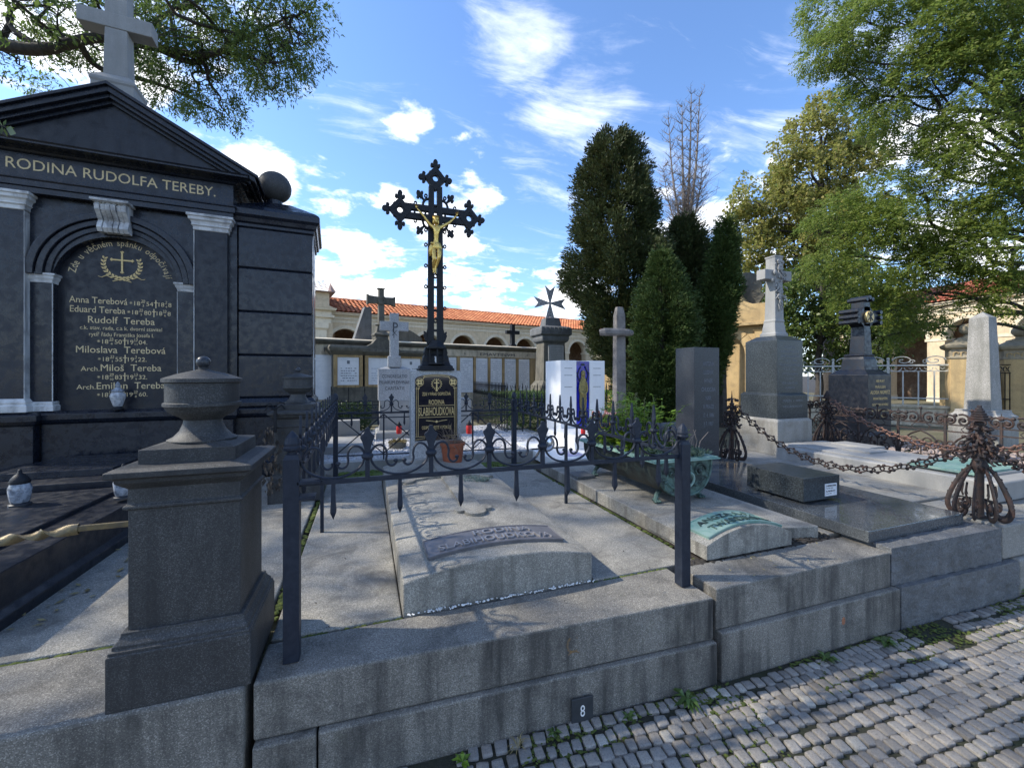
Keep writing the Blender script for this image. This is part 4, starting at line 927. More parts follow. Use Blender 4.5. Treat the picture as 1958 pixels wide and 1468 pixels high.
tub = thing('bronze_tub', 'bronze bathtub shaped planter with verdigris lion ring front on claw feet', 'planter', (2.5, 3.35, .55))
def Usec(h, zt, zb, n=20): # half-width, top, bottom
    sg = lambda v, e: math.copysign(abs(v)**e, v)
    return [(h*sg(math.cos(pi+pi*i/n), .78), zt+(zt-zb)*sg(math.sin(pi+pi*i/n), .85)) for i in range(n+1)]
FT = frame(2.50, 2.77, 0); mb = MB(FT); sec = Usec(.285, .895, .592)
vs = []; fs = []
ysec = [(0, 1), (.25, .97), (.95, .97), (1.18, 1)]; n = len(sec)
for y, s in ysec: vs += [(x*s, y, .895+(z-.895)*s) for x, z in sec]
for j in range(3): fs += [(j*n+i, j*n+i+1, (j+1)*n+i+1, (j+1)*n+i) for i in range(n-1)]
fs += [tuple(range(n)), tuple(range(4*n-1, 3*n-1, -1))]; mb.add(vs, fs); mb.out('basin', M['bronzedark'], tub, smooth=45)
mb = MB(FT)
o_, i_ = (-.335, .335, -.055, 1.24), (-.26, .26, .03, 1.15)
for z0, z1, e in ((.895, .905, 0), (.906, .915, .012)):
    a, b_, c, d = o_[0]+e, o_[1]-e, o_[2]+e, o_[3]-e
    mb.box(a, b_, c, i_[2], z0, z1); mb.box(a, b_, i_[3], d, z0, z1); mb.box(a, i_[0], i_[2], i_[3], z0, z1); mb.box(i_[1], b_, i_[2], i_[3], z0, z1)
mb.out('rim', M['verdlite'], tub, bev=.002)
mb = MB(FT); fp = Usec(.284, .893, .594); mb.prism([(x, z) for x, z in fp], -.012, .002); mb.tube([(x, -.015, z) for x, z in Usec(.272, .893, .606)], .011, 7, up=(0, 1, 0))
for s in (-1, 1):
    mb.tube([(s*(.145+(.075-.0045*k)*math.cos(k*.42)), -.018, .80+(.075-.0045*k)*math.sin(k*.42)) for k in range(15)], .010, 6, up=(0, 1, 0)); mb.ball((s*.145, -.018, .80), .018, 8, 6)
    mb.tube(cr([(s*.06, -.018, .87), (s*.03, -.02, .80), (s*.06, -.018, .72), (s*.12, -.016, .68), (s*.18, -.016, .72)]), .009, 6, up=(0, 1, 0))
    for k in range(5): mb.ball((s*(.10+.03*k), -.014, .66+.022*k), .017, 7, 5, (1.4, .4, .8))
mb.out('relief_front', M['verd'], tub, smooth=45)
mb = MB(FT); mb.ball((0, -.03, .815), .038, 12, 9, (1, .8, 1.1)); [mb.ball((s*.016, -.058, .825), .009, 7, 5) for s in (-1, 1)]; mb.ball((0, -.064, .80), .013, 8, 6); [mb.ball((.045*math.cos(a), -.02, .82+.05*math.sin(a)), .016, 7, 5) for a in [.3*k for k in range(-2, 13)]]; mb.out('lion_mask', M['verd'], tub, smooth=True)
mb = MB(FT); mb.tube([(.052*math.cos(2*pi*k/24), -.055-.008*math.sin(2*pi*k/24), .745+.056*math.sin(2*pi*k/24)) for k in range(24)], .010, 7, closed=True); mb.out('ring', M['verdlite'], tub, smooth=True)
for sx, sy in ((-1, .1), (1, .1), (-1, 1.08), (1, 1.08)):
    mb = MB(FT); mb.tube(cr([(sx*.15, sy, .64), (sx*.20, sy-.01, .61), (sx*.23, sy-.03, .572)]), [.020]*11+[.016]*2, 7); 
    for k in (-1, 0, 1): mb.ball((sx*.23+k*.02, sy-.05, .560), .016, 7, 5, (.8, 1.5, .8))
    mb.ball((sx*.23, sy-.025, .566), .026, 8, 5, (1.1, 1.2, .7)); mb.out('claw_foot', M['verd'], tub, smooth=True)
mb = MB(FT); mb.box(-.258, .258, .032, 1.148, .80, .87); mb.out('earth', M['soil'], tub)
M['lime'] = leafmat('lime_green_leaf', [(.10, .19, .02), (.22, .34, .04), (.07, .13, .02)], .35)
M['sedum'] = leafmat('blue_green_sedum', [(.07, .12, .09), (.13, .19, .15), (.05, .08, .05)], .2)
pl_ = thing('green_bush', 'lush lime green bush growing in the bronze tub', 'plant', (2.45, 3.3, .87))
mb = MB(); st = MB()
for _ in range(170):
    x, y = 2.30+random.uniform(-.10, .42)*.75+.02, random.uniform(2.98, 3.85); H = random.uniform(.16, .50)*(1.2 if 3.05 < y < 3.6 else .75)
    p = Vector((x, y, .86)); d = Vector((random.gauss(0, .25), random.gauss(0, .25), 1)).normalized(); P_ = [p]
    for k in range(7):
        d = (d+Vector((random.gauss(0, .12), random.gauss(0, .12), 0))).normalized(); p = p+d*H/7; P_.append(p)
        for _q in range(5):
            a = random.uniform(0, 6.28); e = Vector((math.cos(a), math.sin(a), random.uniform(-.3, .5))).normalized(); L = random.uniform(.03, .065); sd_ = e.cross(Vector((0, 0, 1))).normalized()*L*.32
            mb.add([p, p+e*L*.45+sd_, p+e*L, p+e*L*.45-sd_], [(0, 1, 2, 3)])
    st.tube(P_, .0022, 3)
mb.out('leaves', M['lime'], pl_); st.out('stems', M['lime'], pl_)
mb = MB()
for _ in range(14):
    x, y = random.uniform(2.25, 2.65), random.uniform(3.1, 3.9); H = random.uniform(.35, .58); tx, ty = random.gauss(0, .07), random.gauss(0, .07)
    mb.tube([(x+tx*t, y+ty*t, .86+H*t) for t in (0, .5, 1)], [.0022, .0018, .001], 3)
    for k in range(26): t = .55+.45*random.random(); mb.ball((x+tx*t+random.gauss(0, .007), y+ty*t+random.gauss(0, .007), .86+H*t), .004, 4, 3)
mb.out('seed_stalks', leafmat('seed_head', [(.14, .17, .07), (.2, .22, .12), (.12, .13, .06)], .2), pl_)
mb = MB()
for _ in range(120):
    x, y = random.uniform(2.30, 2.80), random.uniform(2.74, 3.10); tuft(mb, (x, y, .90+random.uniform(0, .05)), .01, 14, .06, .0045, .3)
for _ in range(60):
    x, y = random.uniform(2.22, 2.34), random.uniform(2.85, 3.9); tuft(mb, (x, y, .885+random.uniform(0, .03)), .01, 12, .05, .0045, .3)
tag(mb.out('sedum_plant', M['sedum']), 'blue green low evergreen spilling over the front rim of the tub', 'plant')
mb = MB()
for _ in range(12):
    x, y = random.uniform(2.5, 2.78), random.uniform(2.85, 3.2); mb.tube([(x, y, .88), (x+random.uniform(-.03, .1), y, .99+random.random()*.08), (x+random.uniform(-.02, .16), y, 1.03+random.random()*.13)], [.004, .003, .002], 4)
tag(mb.out('dry_stalks', M['barkpale']), 'pale dry stalks at the right front of the tub', 'stalks')

# ================================================================= POLISHED SLAB GRAVE
pg = thing('polished_grave', 'polished speckled grey granite slab reflecting the sky', 'grave slab', (3.7, 3.0, .48))
mb = MB(); mb.mold(3.17, 4.22, 1.90, 4.05, [(-.03, .47), (-.03, .488)]); mb.out('footing', M['rough'], pg)
mb = MB(); mb.mold(3.15, 4.24, 1.80, 4.10, [(0, .487), (0, .565)]); mb.out('slab', M['polished'], pg, bev=.004)
bx = thing('granite_box', 'small polished granite block with white label lying on the polished slab', 'block', (3.52, 2.55, .565))
mb = MB(); mb.box(3.36, 3.70, 2.42, 2.80, .566, .590); mb.out('foot', M['steledark'], bx)
mb = MB(); mb.mold(3.30, 3.725, 2.34, 2.86, [(0, .588), (0, .775)]); mb.out('block', M['darkgran'], bx, bev=.003)
mb = MB(); mb.box(3.545, 3.685, 2.336, 2.3402, .612, .712); mb.out('label_plate', M['panel'], bx)
mb = MB(); fit(mb, 'ES. HARTMANN-FOLKMANN', .02, .115, 3.615, .688, 2.336, .001); fit(mb, 'Ing. Karl, Marta', .012, .08, 3.60, .672, 2.336, .001); fit(mb, 'Mgr. FRANTIŠEK LOTH', .018, .105, 3.61, .645, 2.336, .001); fit(mb, 'Praha 1963      ***', .010, .10, 3.61, .628, 2.336, .001); mb.out('lettering', M['darklet'], bx)
ds = thing('dark_pillar', 'plain dark granite pillar stone with faint engraved lines behind the tub', 'headstone', (3.97, 4.2, .56))
mb = MB(); mb.mold(3.745, 4.135, 3.98, 4.30, [(0, .563), (0, 1.945)]); mb.out('pillar', M['steledark'], ds, bev=.004)
mb = MB(); y = 3.98
for k, (t_, w_) in enumerate((('ANTONÍN', .17), ('LUDVÍK', .15), ('HYNEK', .13), ('CHUDOBA', .22), ('NAR.', .09), ('V PRAZE', .17), ('17. 4. 1886', .17), ('† 7. 1957', .15))): fit(mb, t_, .075, w_, 3.965, 1.72-.105*k, y, .0015)
mb.out('engraving', M['greylet'], ds)

# ================================================================= RUSTY CHAIN GRAVE
def chain_post(label, x, y, z, rz, top):
    t = thing('chain_post', label, 'post', (x, y, z), rz, 'ornate rusty posts holding the chains'); f = Matrix.Translation((x, y, z)) @ Matrix.Rotation(rz, 4, 'Z')
    mb = MB(f); mb.lathe([(.05, 0), (.05, .01), (.026, .02), (.026, .33), (.034, .345), (.045, .37), (.05, .40), (.038, .43), (.030, .45), (.036, .46), (.036, .475), (.026, .49), (.030, .56), (.036, .57), (.036, .585), (.024, .60), (.022, .70), (.03, .71), (.03, .72), (.018, .735)], 0, 0, 14); mb.out('shaft', M['rust'], t, smooth=40)
    for k in range(9):
        a = 2*pi*k/9+.2; mb = MB(f); mb.t = Matrix.Diagonal((.84, .84, 1, 1)) @ Matrix.Rotation(a, 4, 'Z')
        P_ = cr([(.03, 0, .40), (.07, 0, .37), (.115, 0, .31), (.155, 0, .23), (.19, 0, .14), (.20, 0, .07), (.175, 0, .018), (.13, 0, .012), (.10, 0, .05), (.115, 0, .085), (.14, 0, .08)], 4); mb.tube(P_, [.007+.010*math.sin(pi*i/(len(P_)-1)) for i in range(len(P_))], 7, flat=(1.15, .6), up=(0, 1, 0))
        mb.tube([(.115+(.045-.003*i)*math.cos(i*.5+2.4), 0, .10+(.05-.0033*i)*math.sin(i*.5+2.4)) for i in range(13)], .010, 5, up=(0, 1, 0))
        mb.tube([(.10, 0, .245), (.11, 0, .18), (.10, 0, .15)], .008, 5)
        for i in range(1, 9, 1): p = P_[i*3]; mb.ball((p.x+.012, 0, p.z+.004), .011, 5, 4, (1, .7, 1))
        mb.out('leaf_leg', M['rust'], t, smooth=60)
    mb = MB(f)
    for lv, rr, sz in ((.50, .085, .03), (.60, .08, .028), (.44, .11, .03), (.67, .06, .025), (.55, .10, .03)):
        for k in range(7):
            a = 2*pi*k/7+lv*7; c, s = math.cos(a), math.sin(a)
            mb.tube([((.028+(rr-.028)*i/7)*c, (.028+(rr-.028)*i/7)*s, lv+sz*math.sin(i*.75)) for i in range(8)], .008, 5); mb.ball((rr*c, rr*s, lv+sz*.3), .017, 7, 5, (1, 1, .8)); mb.ball((rr*.75*c, rr*.75*s, lv-.01), .012, 6, 4)
    mb.out('scroll_collar', M['rust'], t, smooth=60)
    mb = MB(f)
    if top == 'cone':
        for k in range(7): r = .068-.0088*k; mb.lathe([(r*.72, .735+.0175*k), (r, .737+.0175*k), (r, .744+.0175*k), (r*.72, .7525+.0175*k)], 0, 0, 8)
    else:
        mb.lathe([(.018, .73), (.012, .78), (.004, .86), (.002, .88)], 0, 0, 8); mb.ball((0, 0, .88), .006, 6, 4)
        for k in range(5):
            a = 1.3*k; mb.tube(cr([(0, 0, .76), (.03*math.cos(a), .03*math.sin(a), .79), (.06*math.cos(a), .06*math.sin(a), .775)]), .005, 4); mb.ball((.065*math.cos(a), .065*math.sin(a), .765), .018, 6, 5, (1, 1, 1.1))
    mb.out('finial', M['rust'], t, smooth=40); return t
CP = [(4.48, 4.11, .515), (4.45, 1.80, .515), (6.60, 4.32, .515), (6.62, 1.78, .515)]
chain_post('rusty ornate post with broken flower top behind the bronze tub', *CP[0], .0, 'flower'); chain_post('large rusty post with stepped cone cap and curled leaf feet at the right edge', *CP[1], .35, 'cone'); chain_post('far rusty post beside the pale pedestal foot', *CP[2], .6, 'cone')
def chain(label, p0, p1, sag, mat, pitch=.068):
    t = thing('iron_chain', label, 'chain', tuple(p0), group='rusty iron chains'); p0, p1 = Vector(p0), Vector(p1)
    P_ = [p0.lerp(p1, i/200)-Vector((0, 0, 4*sag*(i/200)*(1-i/200))) for i in range(201)]
    L = sum((b_-a).length for a, b_ in zip(P_, P_[1:])); n = int(L/pitch)
    mb = MB(); mb.tube([(.050*math.cos(2*pi*k/16), .031*math.sin(2*pi*k/16), 0) for k in range(16)], .0066, 6, closed=True)
    for s in (-1, 1): mb.ball((0, s*.036, 0), .015, 6, 5)
    base = None; acc_ = 0; j = 0
    for k in range(n):
        target = (k+.5)*L/n
        while acc_+(P_[j+1]-P_[j]).length < target: acc_ += (P_[j+1]-P_[j]).length; j += 1
        p = P_[j]; d = (P_[j+1]-P_[j]).normalized()
        x = d; y = Vector((0, 0, 1)).cross(x).normalized(); z = x.cross(y)
        tw_ = R(45+(90 if k % 2 else 0)+random.uniform(-14, 14)); y2 = y*math.cos(tw_)+z*math.sin(tw_); z2 = x.cross(y2)
        if base is None:
            me = bpy.data.meshes.new('link'); me.from_pydata([tuple(v) for v in mb.v], [], mb.f); me.materials.append(mat); me.polygons.foreach_set('use_smooth', [True]*len(me.polygons)); base = bpy.data.objects.new('link', me); o = base
        else: o = base.copy()
        col.objects.link(o); o.parent = t
        o.matrix_local = Matrix.Translation(p-p0) @ Matrix((x, y2, z2)).transposed().to_4x4()
    return t
chain('rusty chain sagging from the tub side post to the large right post', (4.49, 4.05, 1.20), (4.46, 1.88, 1.02), .42, M['rust'])
chain('pale rusty chain sagging from the far post along the right side', (6.60, 4.26, 1.22), (6.62, 1.86, 1.05), .40, M['rustlite'])
chain('rusty chain running right from the large cone capped post', (4.53, 1.80, 1.05), (6.55, 1.78, 1.05), .26, M['rust'])
# ledger
lg = thing('ledger_stone', 'long pale granite ledger slab before the white cross pedestal', 'grave slab', (5.6, 3.0, .5))
mb = MB(); mb.mold(5.10, 6.10, 1.95, 3.98, [(0, .51), (0, .665), (-.012, .678)]); mb.mold(5.22, 5.98, 2.1, 3.98, [(0, .675), (0, .70)]); mb.out('slab', M['whitestone'], lg, bev=.006)
mb = MB(); mb.mold(5.45, 5.75, 3.1, 3.4, [(0, .698), (0, .722)]); mb.mold(5.8, 6.08, 3.3, 3.75, [(0, .677), (0, .72)]); mb.out('loose_tile', M['whitestone'], lg, bev=.004)
mb = MB(); mb.mold(5.17, 6.02, 2.12, 2.62, [(0, .699), (0, .712)])
for a in ((5.17, 6.02, 2.12, 2.15), (5.17, 6.02, 2.59, 2.62), (5.17, 5.20, 2.15, 2.59), (5.99, 6.02, 2.15, 2.59)): mb.box(*a, .7121, .722)
mb.out('bronze_plaque', M['verdlite'], lg, bev=.003)
# pedestal with floral cross
pd = thing('pedestal_cross', 'pale stone cross with carved flowers on a speckled dark granite pedestal', 'monument', (5.5, 4.35, .52))
def sq(mb, x0, w, y0, prof): mb.mold(x0, x0+w, y0, y0+w, prof)
mb = MB(); sq(mb, 5.235, .66, 4.06, [(0, .515), (0, .975), (-.03, 1.01)]); mb.out('foot', M['concrete'], pd, bev=.008)
mb = MB(); sq(mb, 5.265, .585, 4.09, [(0, 1.005), (0, 1.33), (-.035, 1.36)]); mb.out('lower_die', M['darkgran'], pd, bev=.004)
mb = MB(); sq(mb, 5.31, .50, 4.13, [(0, 1.355), (0, 2.09), (-.10, 2.16)]); mb.out('die', M['darkgran'], pd, bev=.004)
mb = MB(); sq(mb, 5.46, .24, 4.27, [(.005, 2.155), (.005, 2.20), (-.012, 2.22), (-.022, 2.30), (-.03, 2.36), (-.03, 2.375)]); mb.out('cross_base', M['whitestone'], pd, bev=.004)
X = 5.58; mb = MB(); mb.mold(X-.085, X+.085, 4.30, 4.47, [(.008, 2.37), (.008, 2.39), (0, 2.41), (-.01, 2.95), (-.01, 3.29), (0, 3.30), (0, 3.32)]); mb.box(X-.26, X+.26, 4.315, 4.455, 2.97, 3.11); mb.out('cross', M['whitestone'], pd, bev=.006)
mb = MB()
for _ in range(46):
    z = random.uniform(2.62, 3.26); x = X+random.gauss(0, .035+.05*math.exp(-((z-3.03)/.10)**2)); mb.ball((x, 4.29, z), random.uniform(.012, .026), 7, 5, (random.uniform(.7, 1.5), .8, random.uniform(.7, 1.6)))
for _ in range(16):
    z = random.uniform(2.6, 3.2); x = X+random.gauss(0, .03); a = random.uniform(-2.6, -.5); mb.tube([(x, 4.29, z), (x+.05*math.cos(a), 4.275, z+.05*math.sin(a)), (x+.09*math.cos(a), 4.29, z+.10*math.sin(a))], [.006, .010, .002], 5)
mb.out('carved_flowers', M['whitestone'], pd, smooth=True)
mb = MB()
for k, (t_, w_) in enumerate((('RODINA', .2), ('HOLLÄNDER', .34), ('JOSEF HOLLÄNDER', .36), ('* 12. 3. 1848', .26), ('MARIE HOLLÄNDROVÁ', .38), ('* 5. 7. 1853', .24), ('OTTO A RUDOLF', .30), ('† 1911', .15), ('Zde odpočívají', .30), ('v pokoji', .18))): fit(mb, t_, .045, w_, 5.56, 1.98-.062*k, 4.13, .001)
fit(mb, 'TEREZA  a  ANNA', .045, .38, 5.56, 1.24, 4.09, .001); fit(mb, 'HOLLÄNDROVY', .045, .36, 5.56, 1.16, 4.09, .001)
mb.out('engraving', M['greylet'], pd)
# ================================================================= small things on the kerb
t = thing('number_plate', 'small dark plate with white number 8 leaning on the kerb', 'number plate', (.94, 1.69, 0)); c = at_z(1030, 1362, .045); fr = frame(.955, kerb_y(.955)-.02+.012, -3)
mb = MB(fr); mb.box(-.055, .055, -.012, -.004, -.03, .095); mb.out('plate', M['numplate'], t, bev=.002)
mb = MB(fr); mb.text('8', .075, .0, .01, -.0122, .0015, 'C', .7); mb.out('number', M['paintwhite'], t)
M['oxide'] = plain('rust_stain', (.20, .12, .05), .9, 0, alt=(.10, .09, .08), scale=60)
mb = MB(); X = at_z(1020, 1236, .33).x; X = .93; Yk = 1.7535; cz = .325
for s in (-1, 1): mb.tube([(X+s*.032*math.cos(R(-100+16*k)), Yk, cz+.036*math.sin(R(-100+16*k))) for k in range(11)], .006, 5, flat=(1, .2), up=(0, 1, 0))
mb.tube([(X-.03, Yk, cz-.045), (X, Yk, cz-.03), (X+.03, Yk, cz-.045)], .004, 5); tag(mb.out('painted_wreath', M['oxide']), 'faded ochre painted wreath mark on the long upper kerb', 'mark')
p = Vector((2.70, 1.674, .13)); mb = MB(); mb.ball(p, .020, 10, 6, (.8, .12, 1.2)); tag(mb.out('rust_spot', plain('orange_rust', (.35, .15, .08), .9, 0, alt=(.2, .08, .04), scale=80), smooth=True), 'orange rust spot on the lower kerb before the plaque grave', 'stain')
M['weed'] = leafmat('weed_leaf', [(.07, .12, .03), (.12, .19, .05), (.05, .08, .02)], .3)
def weed(label, x, y, s, n, W=.2, mat='weed', name='weed_plant'):
    mb = MB()
    for k in range(n):
        a = random.uniform(0, 6.28); L = s*random.uniform(.6, 1.1); h = random.uniform(.3, 1.0); d = Vector((math.cos(a), math.sin(a), 0)); e = Vector((-math.sin(a), math.cos(a), 0))*L*W*.5; P0 = Vector((x, y, -.015))
        c1 = P0+d*L*.4+Vector((0, 0, L*h*.55)); c2 = P0+d*L+Vector((0, 0, L*h*.35)); mb.add([P0, c1+e, c2, c1-e], [(0, 1, 2, 3)])
    tag(mb.out(name, M[mat]), label, 'weed')
weed('broad leafed weed growing at the joint between the two granite kerbs', 1.50, 1.64, .085, 18, .3); weed('small green weed by the lower kerb with the rust spot', 2.47, 1.62, .07, 16, .3); weed('low weed cluster under the rough hewn kerb', 2.95, 1.60, .07, 24, .4); weed('yellow green weed at the far right kerb', 4.60, 1.56, .09, 26, .4, 'lime')
weed('tiny weed left of the number plate', .80, 1.70, .04, 10, .4); weed('dry straw tuft lying left of the number plate', .62, 1.68, .07, 26, .05, 'leafdry', 'straw_tuft'); weed('small sprig at the bottom edge between setts', .38, 1.70, .045, 10, .5, 'lime'); weed('small fern like weed right of the number plate', 1.17, 1.66, .045, 14, .4)
# ================================================================= ARCADE BUILDINGS
def tile_mat(name, c1, c2, c3):
    m, nt, b = newmat(name); nn = N(nt); ge = nn('ShaderNodeNewGeometry'); co = ge.outputs['Position']
    c = ramp(nn, ge.outputs['Random Per Island'], [(0, c1), (.6, c2), (1, c3)])
    c = mix(nn, nn('ShaderNodeMath', {0: ramp(nn, noi(nn, co, 1.1, 6, .65), [(.5, (0, 0, 0)), (.7, (1, 1, 1))]), 1: .4}, operation='MULTIPLY').outputs[0], c, tuple(x*.45 for x in c1))
    nt.links.new(c, b.inputs['Base Color']); b.inputs['Roughness'].default_value = .8; return m
M['tile'] = tile_mat('orange_roof_tile', (.50, .155, .06), (.62, .22, .09), (.72, .30, .13))
M['tilered'] = tile_mat('red_roof_tile', (.36, .09, .055), (.46, .14, .08), (.56, .20, .10))
M['tilegrey'] = tile_mat('old_grey_roof_tile', (.16, .11, .10), (.26, .18, .16), (.40, .28, .24))
def tiles(mb, u0, u1, y0, z0, y1, z1, pw=.24, rows=9):
    n = int((u1-u0)/pw); L = math.hypot(y1-y0, z1-z0); ny, nz = -(z1-z0)/L, (y1-y0)/L
    for r in range(rows):
        for i in range(n):
            a = u0+i*pw; vs = []; t0, t1 = r/rows, (r+1.12)/rows
            lift0, lift1 = .045, .0
            for t, lf in ((t0, lift0), (t1, lift1)):
                for k in range(6):
                    s = k/5; h = .055*math.sin(pi*min(1, s*1.35))*(1 if s < .74 else 0)+lf+random.uniform(0, .006)
                    vs.append((a+pw*s, y0+(y1-y0)*t+ny*h, z0+(z1-z0)*t+nz*h))
            mb.add(vs, [(k, k+1, k+7, k+6) for k in range(5)])
def arcade(label, fr, u0, u1, cents, roofmat, ze=5.0, zs=3.33, lite=False, rows=9):
    t = thing('arcade_building', label, 'arcade', tuple(fr @ Vector(((u0+u1)/2, 0, .36))), math.atan2(fr[1][0], fr[0][0]), 'arcades round the cemetery'); r = .82
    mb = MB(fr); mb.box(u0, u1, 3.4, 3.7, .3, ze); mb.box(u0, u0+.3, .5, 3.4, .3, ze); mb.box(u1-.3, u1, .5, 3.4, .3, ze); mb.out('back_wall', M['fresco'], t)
    mb = MB(fr); ed = [u0]+[(a+b_)/2 for a, b_ in zip(cents, cents[1:])]+[u1]
    for c, a, b_ in zip(cents, ed, ed[1:]):
        mb.arch_wall(a, b_, zs, 4.42, c, r, 0, .5, 16); mb.box(a, c-r, .001, .5, .3, zs); mb.box(c+r, b_, .001, .5, .3, zs)
    mb.out('wall', M['plaster'], t)
    for c in cents:
        mb = MB(fr); mb.ring(c, zs, r-.01, r+.15, -.05, .1, 0, pi, 18); mb.ring(c, zs, r-.03, r+.02, -.02, .3, 0, pi, 18); mb.out('arch_trim', M['trim'], t)
    mb = MB(fr)
    for a in ed: mb.box(a-.42, a+.42, -.03, .52, zs-.12, zs); mb.box(a-.36, a+.36, -.02, .51, .3, .6)
    mb.out('impost_band', M['trim'], t)
    mb = MB(fr); mb.box(u0, u1, -.03, .5, 4.42, 4.62); mb.box(u0, u1, -.10, .5, 4.622, 4.68); mb.box(u0, u1, -.02, .5, 4.682, 4.84); mb.box(u0, u1, -.22, .5, 4.842, 4.93); mb.box(u0, u1, -.30, .5, 4.932, 4.97); mb.out('cornice', M['trim'], t)
    mb = MB(fr); tiles(mb, u0-.1, u1+.1, -.38, 4.98, 2.2, 6.05, rows=rows); mb.add([(u0-.1, 2.2, 6.05), (u1+.1, 2.2, 6.05), (u1+.1, 4.6, 5.0), (u0-.1, 4.6, 5.0)], [(0, 1, 2, 3)]); mb.add([(u0-.1, -.3, 4.96), (u1+.1, -.3, 4.96), (u1+.1, 2.2, 6.02), (u0-.1, 2.2, 6.02)], [(0, 1, 2, 3)])
    mb.out('roof', roofmat, t)
    mb = MB(fr); mb.tube([(u0-.1, 2.2, 6.07), (u1+.1, 2.2, 6.07)], .09, 8); mb.out('ridge', roofmat, t)
    return t
AF = frame(-1.65, 23.92, 12)
t = arcade('long cream arcade with bright orange tiled roof behind the graves', AF, -.15, 33.6, [.62+2.325*k for k in range(14)], M['tile'])
# pavilion at its left end
t = thing('pavilion', 'cream pavilion with old grey tiles at the left end of the long arcade', 'pavilion', tuple(AF @ Vector((-1.8, -.5, .36))), R(12))
mb = MB(AF); mb.box(-3.6, -.16, -.9, 3.4, .3, 4.3); mb.out('wall', M['plaster'], t)
mb = MB(AF); mb.mold(-3.6, -.22, -.92, 3.4, [(0, 4.28), (0, 4.5), (.12, 4.55), (.14, 4.68), (.02, 4.70), (0, 4.86), (.2, 4.92), (.24, 5.02)]); mb.box(-1.05, -.45, -1.0, -.85, .3, 4.28); mb.mold(-1.05, -.45, -1.0, -.85, [(0, 3.9), (.08, 4.0), (.08, 4.27)]); mb.out('entablature', M['trim'], t)
mb = MB(AF); mb.prism([(-3.7, 5.03), (-.10, 5.03), (-1.9, 5.75)], -1.15, -.8); mb.box(-3.4, -.30, -.8, 3.0, 5.02, 5.85); mb.out('attic', M['plaster'], t)
mb = MB(AF); tiles(mb, -3.8, -.02, -1.1, 5.86, 1.0, 6.75, rows=7); mb.add([(-.02, -1.1, 5.86), (-.02, 3.2, 5.86), (-.02, 1.0, 6.75)], [(0, 1, 2)]); mb.box(-3.8, -.05, -1.05, 3.1, 5.84, 5.88); mb.out('roof', M['tilegrey'], t)
p1, p2 = at_d(1785, 580, 19.5), at_d(1915, 562, 17.2); a = math.degrees(math.atan2(p2.y-p1.y, p2.x-p1.x)); RF = frame(p1.x, p1.y, a)
arcade('side arcade with dull red tiled roof seen through the branches at the right', RF, -4.5, 12, [-3.4+2.325*k for k in range(7)], M['tilered'])

# ================================================================= MEMORIAL WALL
WF = frame(-1.29, 12.23, 14)
t = thing('memorial_wall', 'long stone memorial wall with marble name panels and carved Latin heading', 'wall', tuple(WF @ Vector((2, .2, .36))), R(14))
mb = MB(WF); mb.box(-4, 7.4, 0, .45, .3, 2.46); mb.box(3.75, 7.4, -.06, .0, 2.22, 2.44); mb.box(3.75, 7.4, -.08, .0, .3, 1.02); mb.out('wall', M['wallstone'], t, bev=.01)
for a, b_ in ((3.75, 3.86), (4.18, 4.27), (4.78, 4.86), (5.34, 5.42), (5.91, 5.99), (6.49, 6.58), (7.09, 7.32)):
    mb = MB(WF); mb.box(a, b_, -.07, .002, 1.03, 2.23); mb.out('wall_pilaster', M['ochre'], t, bev=.006)
def rows(mb, u0, u1, z0, z1, y, n):
    for k in range(n):
        z = z1-(z1-z0)*(k+.5)/n; x = u0
        while x < u1:
            w = random.uniform(.02, .07); 
            if random.random() < .85: mb.box(x, min(u1, x+w), y-.002, y+.001, z, z+(z1-z0)/n*.32)
            x += w+.018
for k, (a, b_) in enumerate(((3.88, 4.16), (4.29, 4.76), (4.88, 5.32), (5.44, 5.89), (6.01, 6.47), (6.60, 7.07))):
    mb = MB(WF); mb.box(a, b_, -.04, .003, 1.05, 2.18); o = mb.out('name_panel', M['panel'], t)
    mb = MB(WF); rows(mb, a+.04, b_-.04, 1.12, 2.10, -.041, 14); mb.out('faded_lines', M['inklet'], o)
mb = MB(WF); mb.box(-.55, .42, -.04, .003, .95, 2.16); o = mb.out('name_panel', M['panel'], t)
mb = MB(WF); [mb.tube([(-.3+.5*i/6, -.043, z+.05*i/6+.008*math.sin(i*2)) for i in range(7)], .004, 4) for z in (1.95, 1.68)]; mb.out('faded_lines', M['inklet'], o)
mb = MB(WF); mb.text('P', .17, .25, 2.25, -.012, .014); fit(mb, 'EMAVTINVM.', .135, 1.45, 5.75, 2.27, -.062, .006); mb.text('+', .15, 4.45, 2.27, -.062, .006); mb.text('+', .15, 6.95, 2.27, -.062, .006); mb.out('lettering', M['darklet'], t)
mb = MB(WF); mb.mold(-4, 7.4, 0, .45, [(.03, 2.455), (.06, 2.49), (.12, 2.53), (.12, 2.575)]); mb.out('coping', M['sandgrey'], t, bev=.006)
mb = MB(WF); mb.mold(-4, 7.4, 0, .45, [(.14, 2.576), (.14, 2.60), (.0, 2.63)]); mb.out('coping_cap', M['trim'], t)
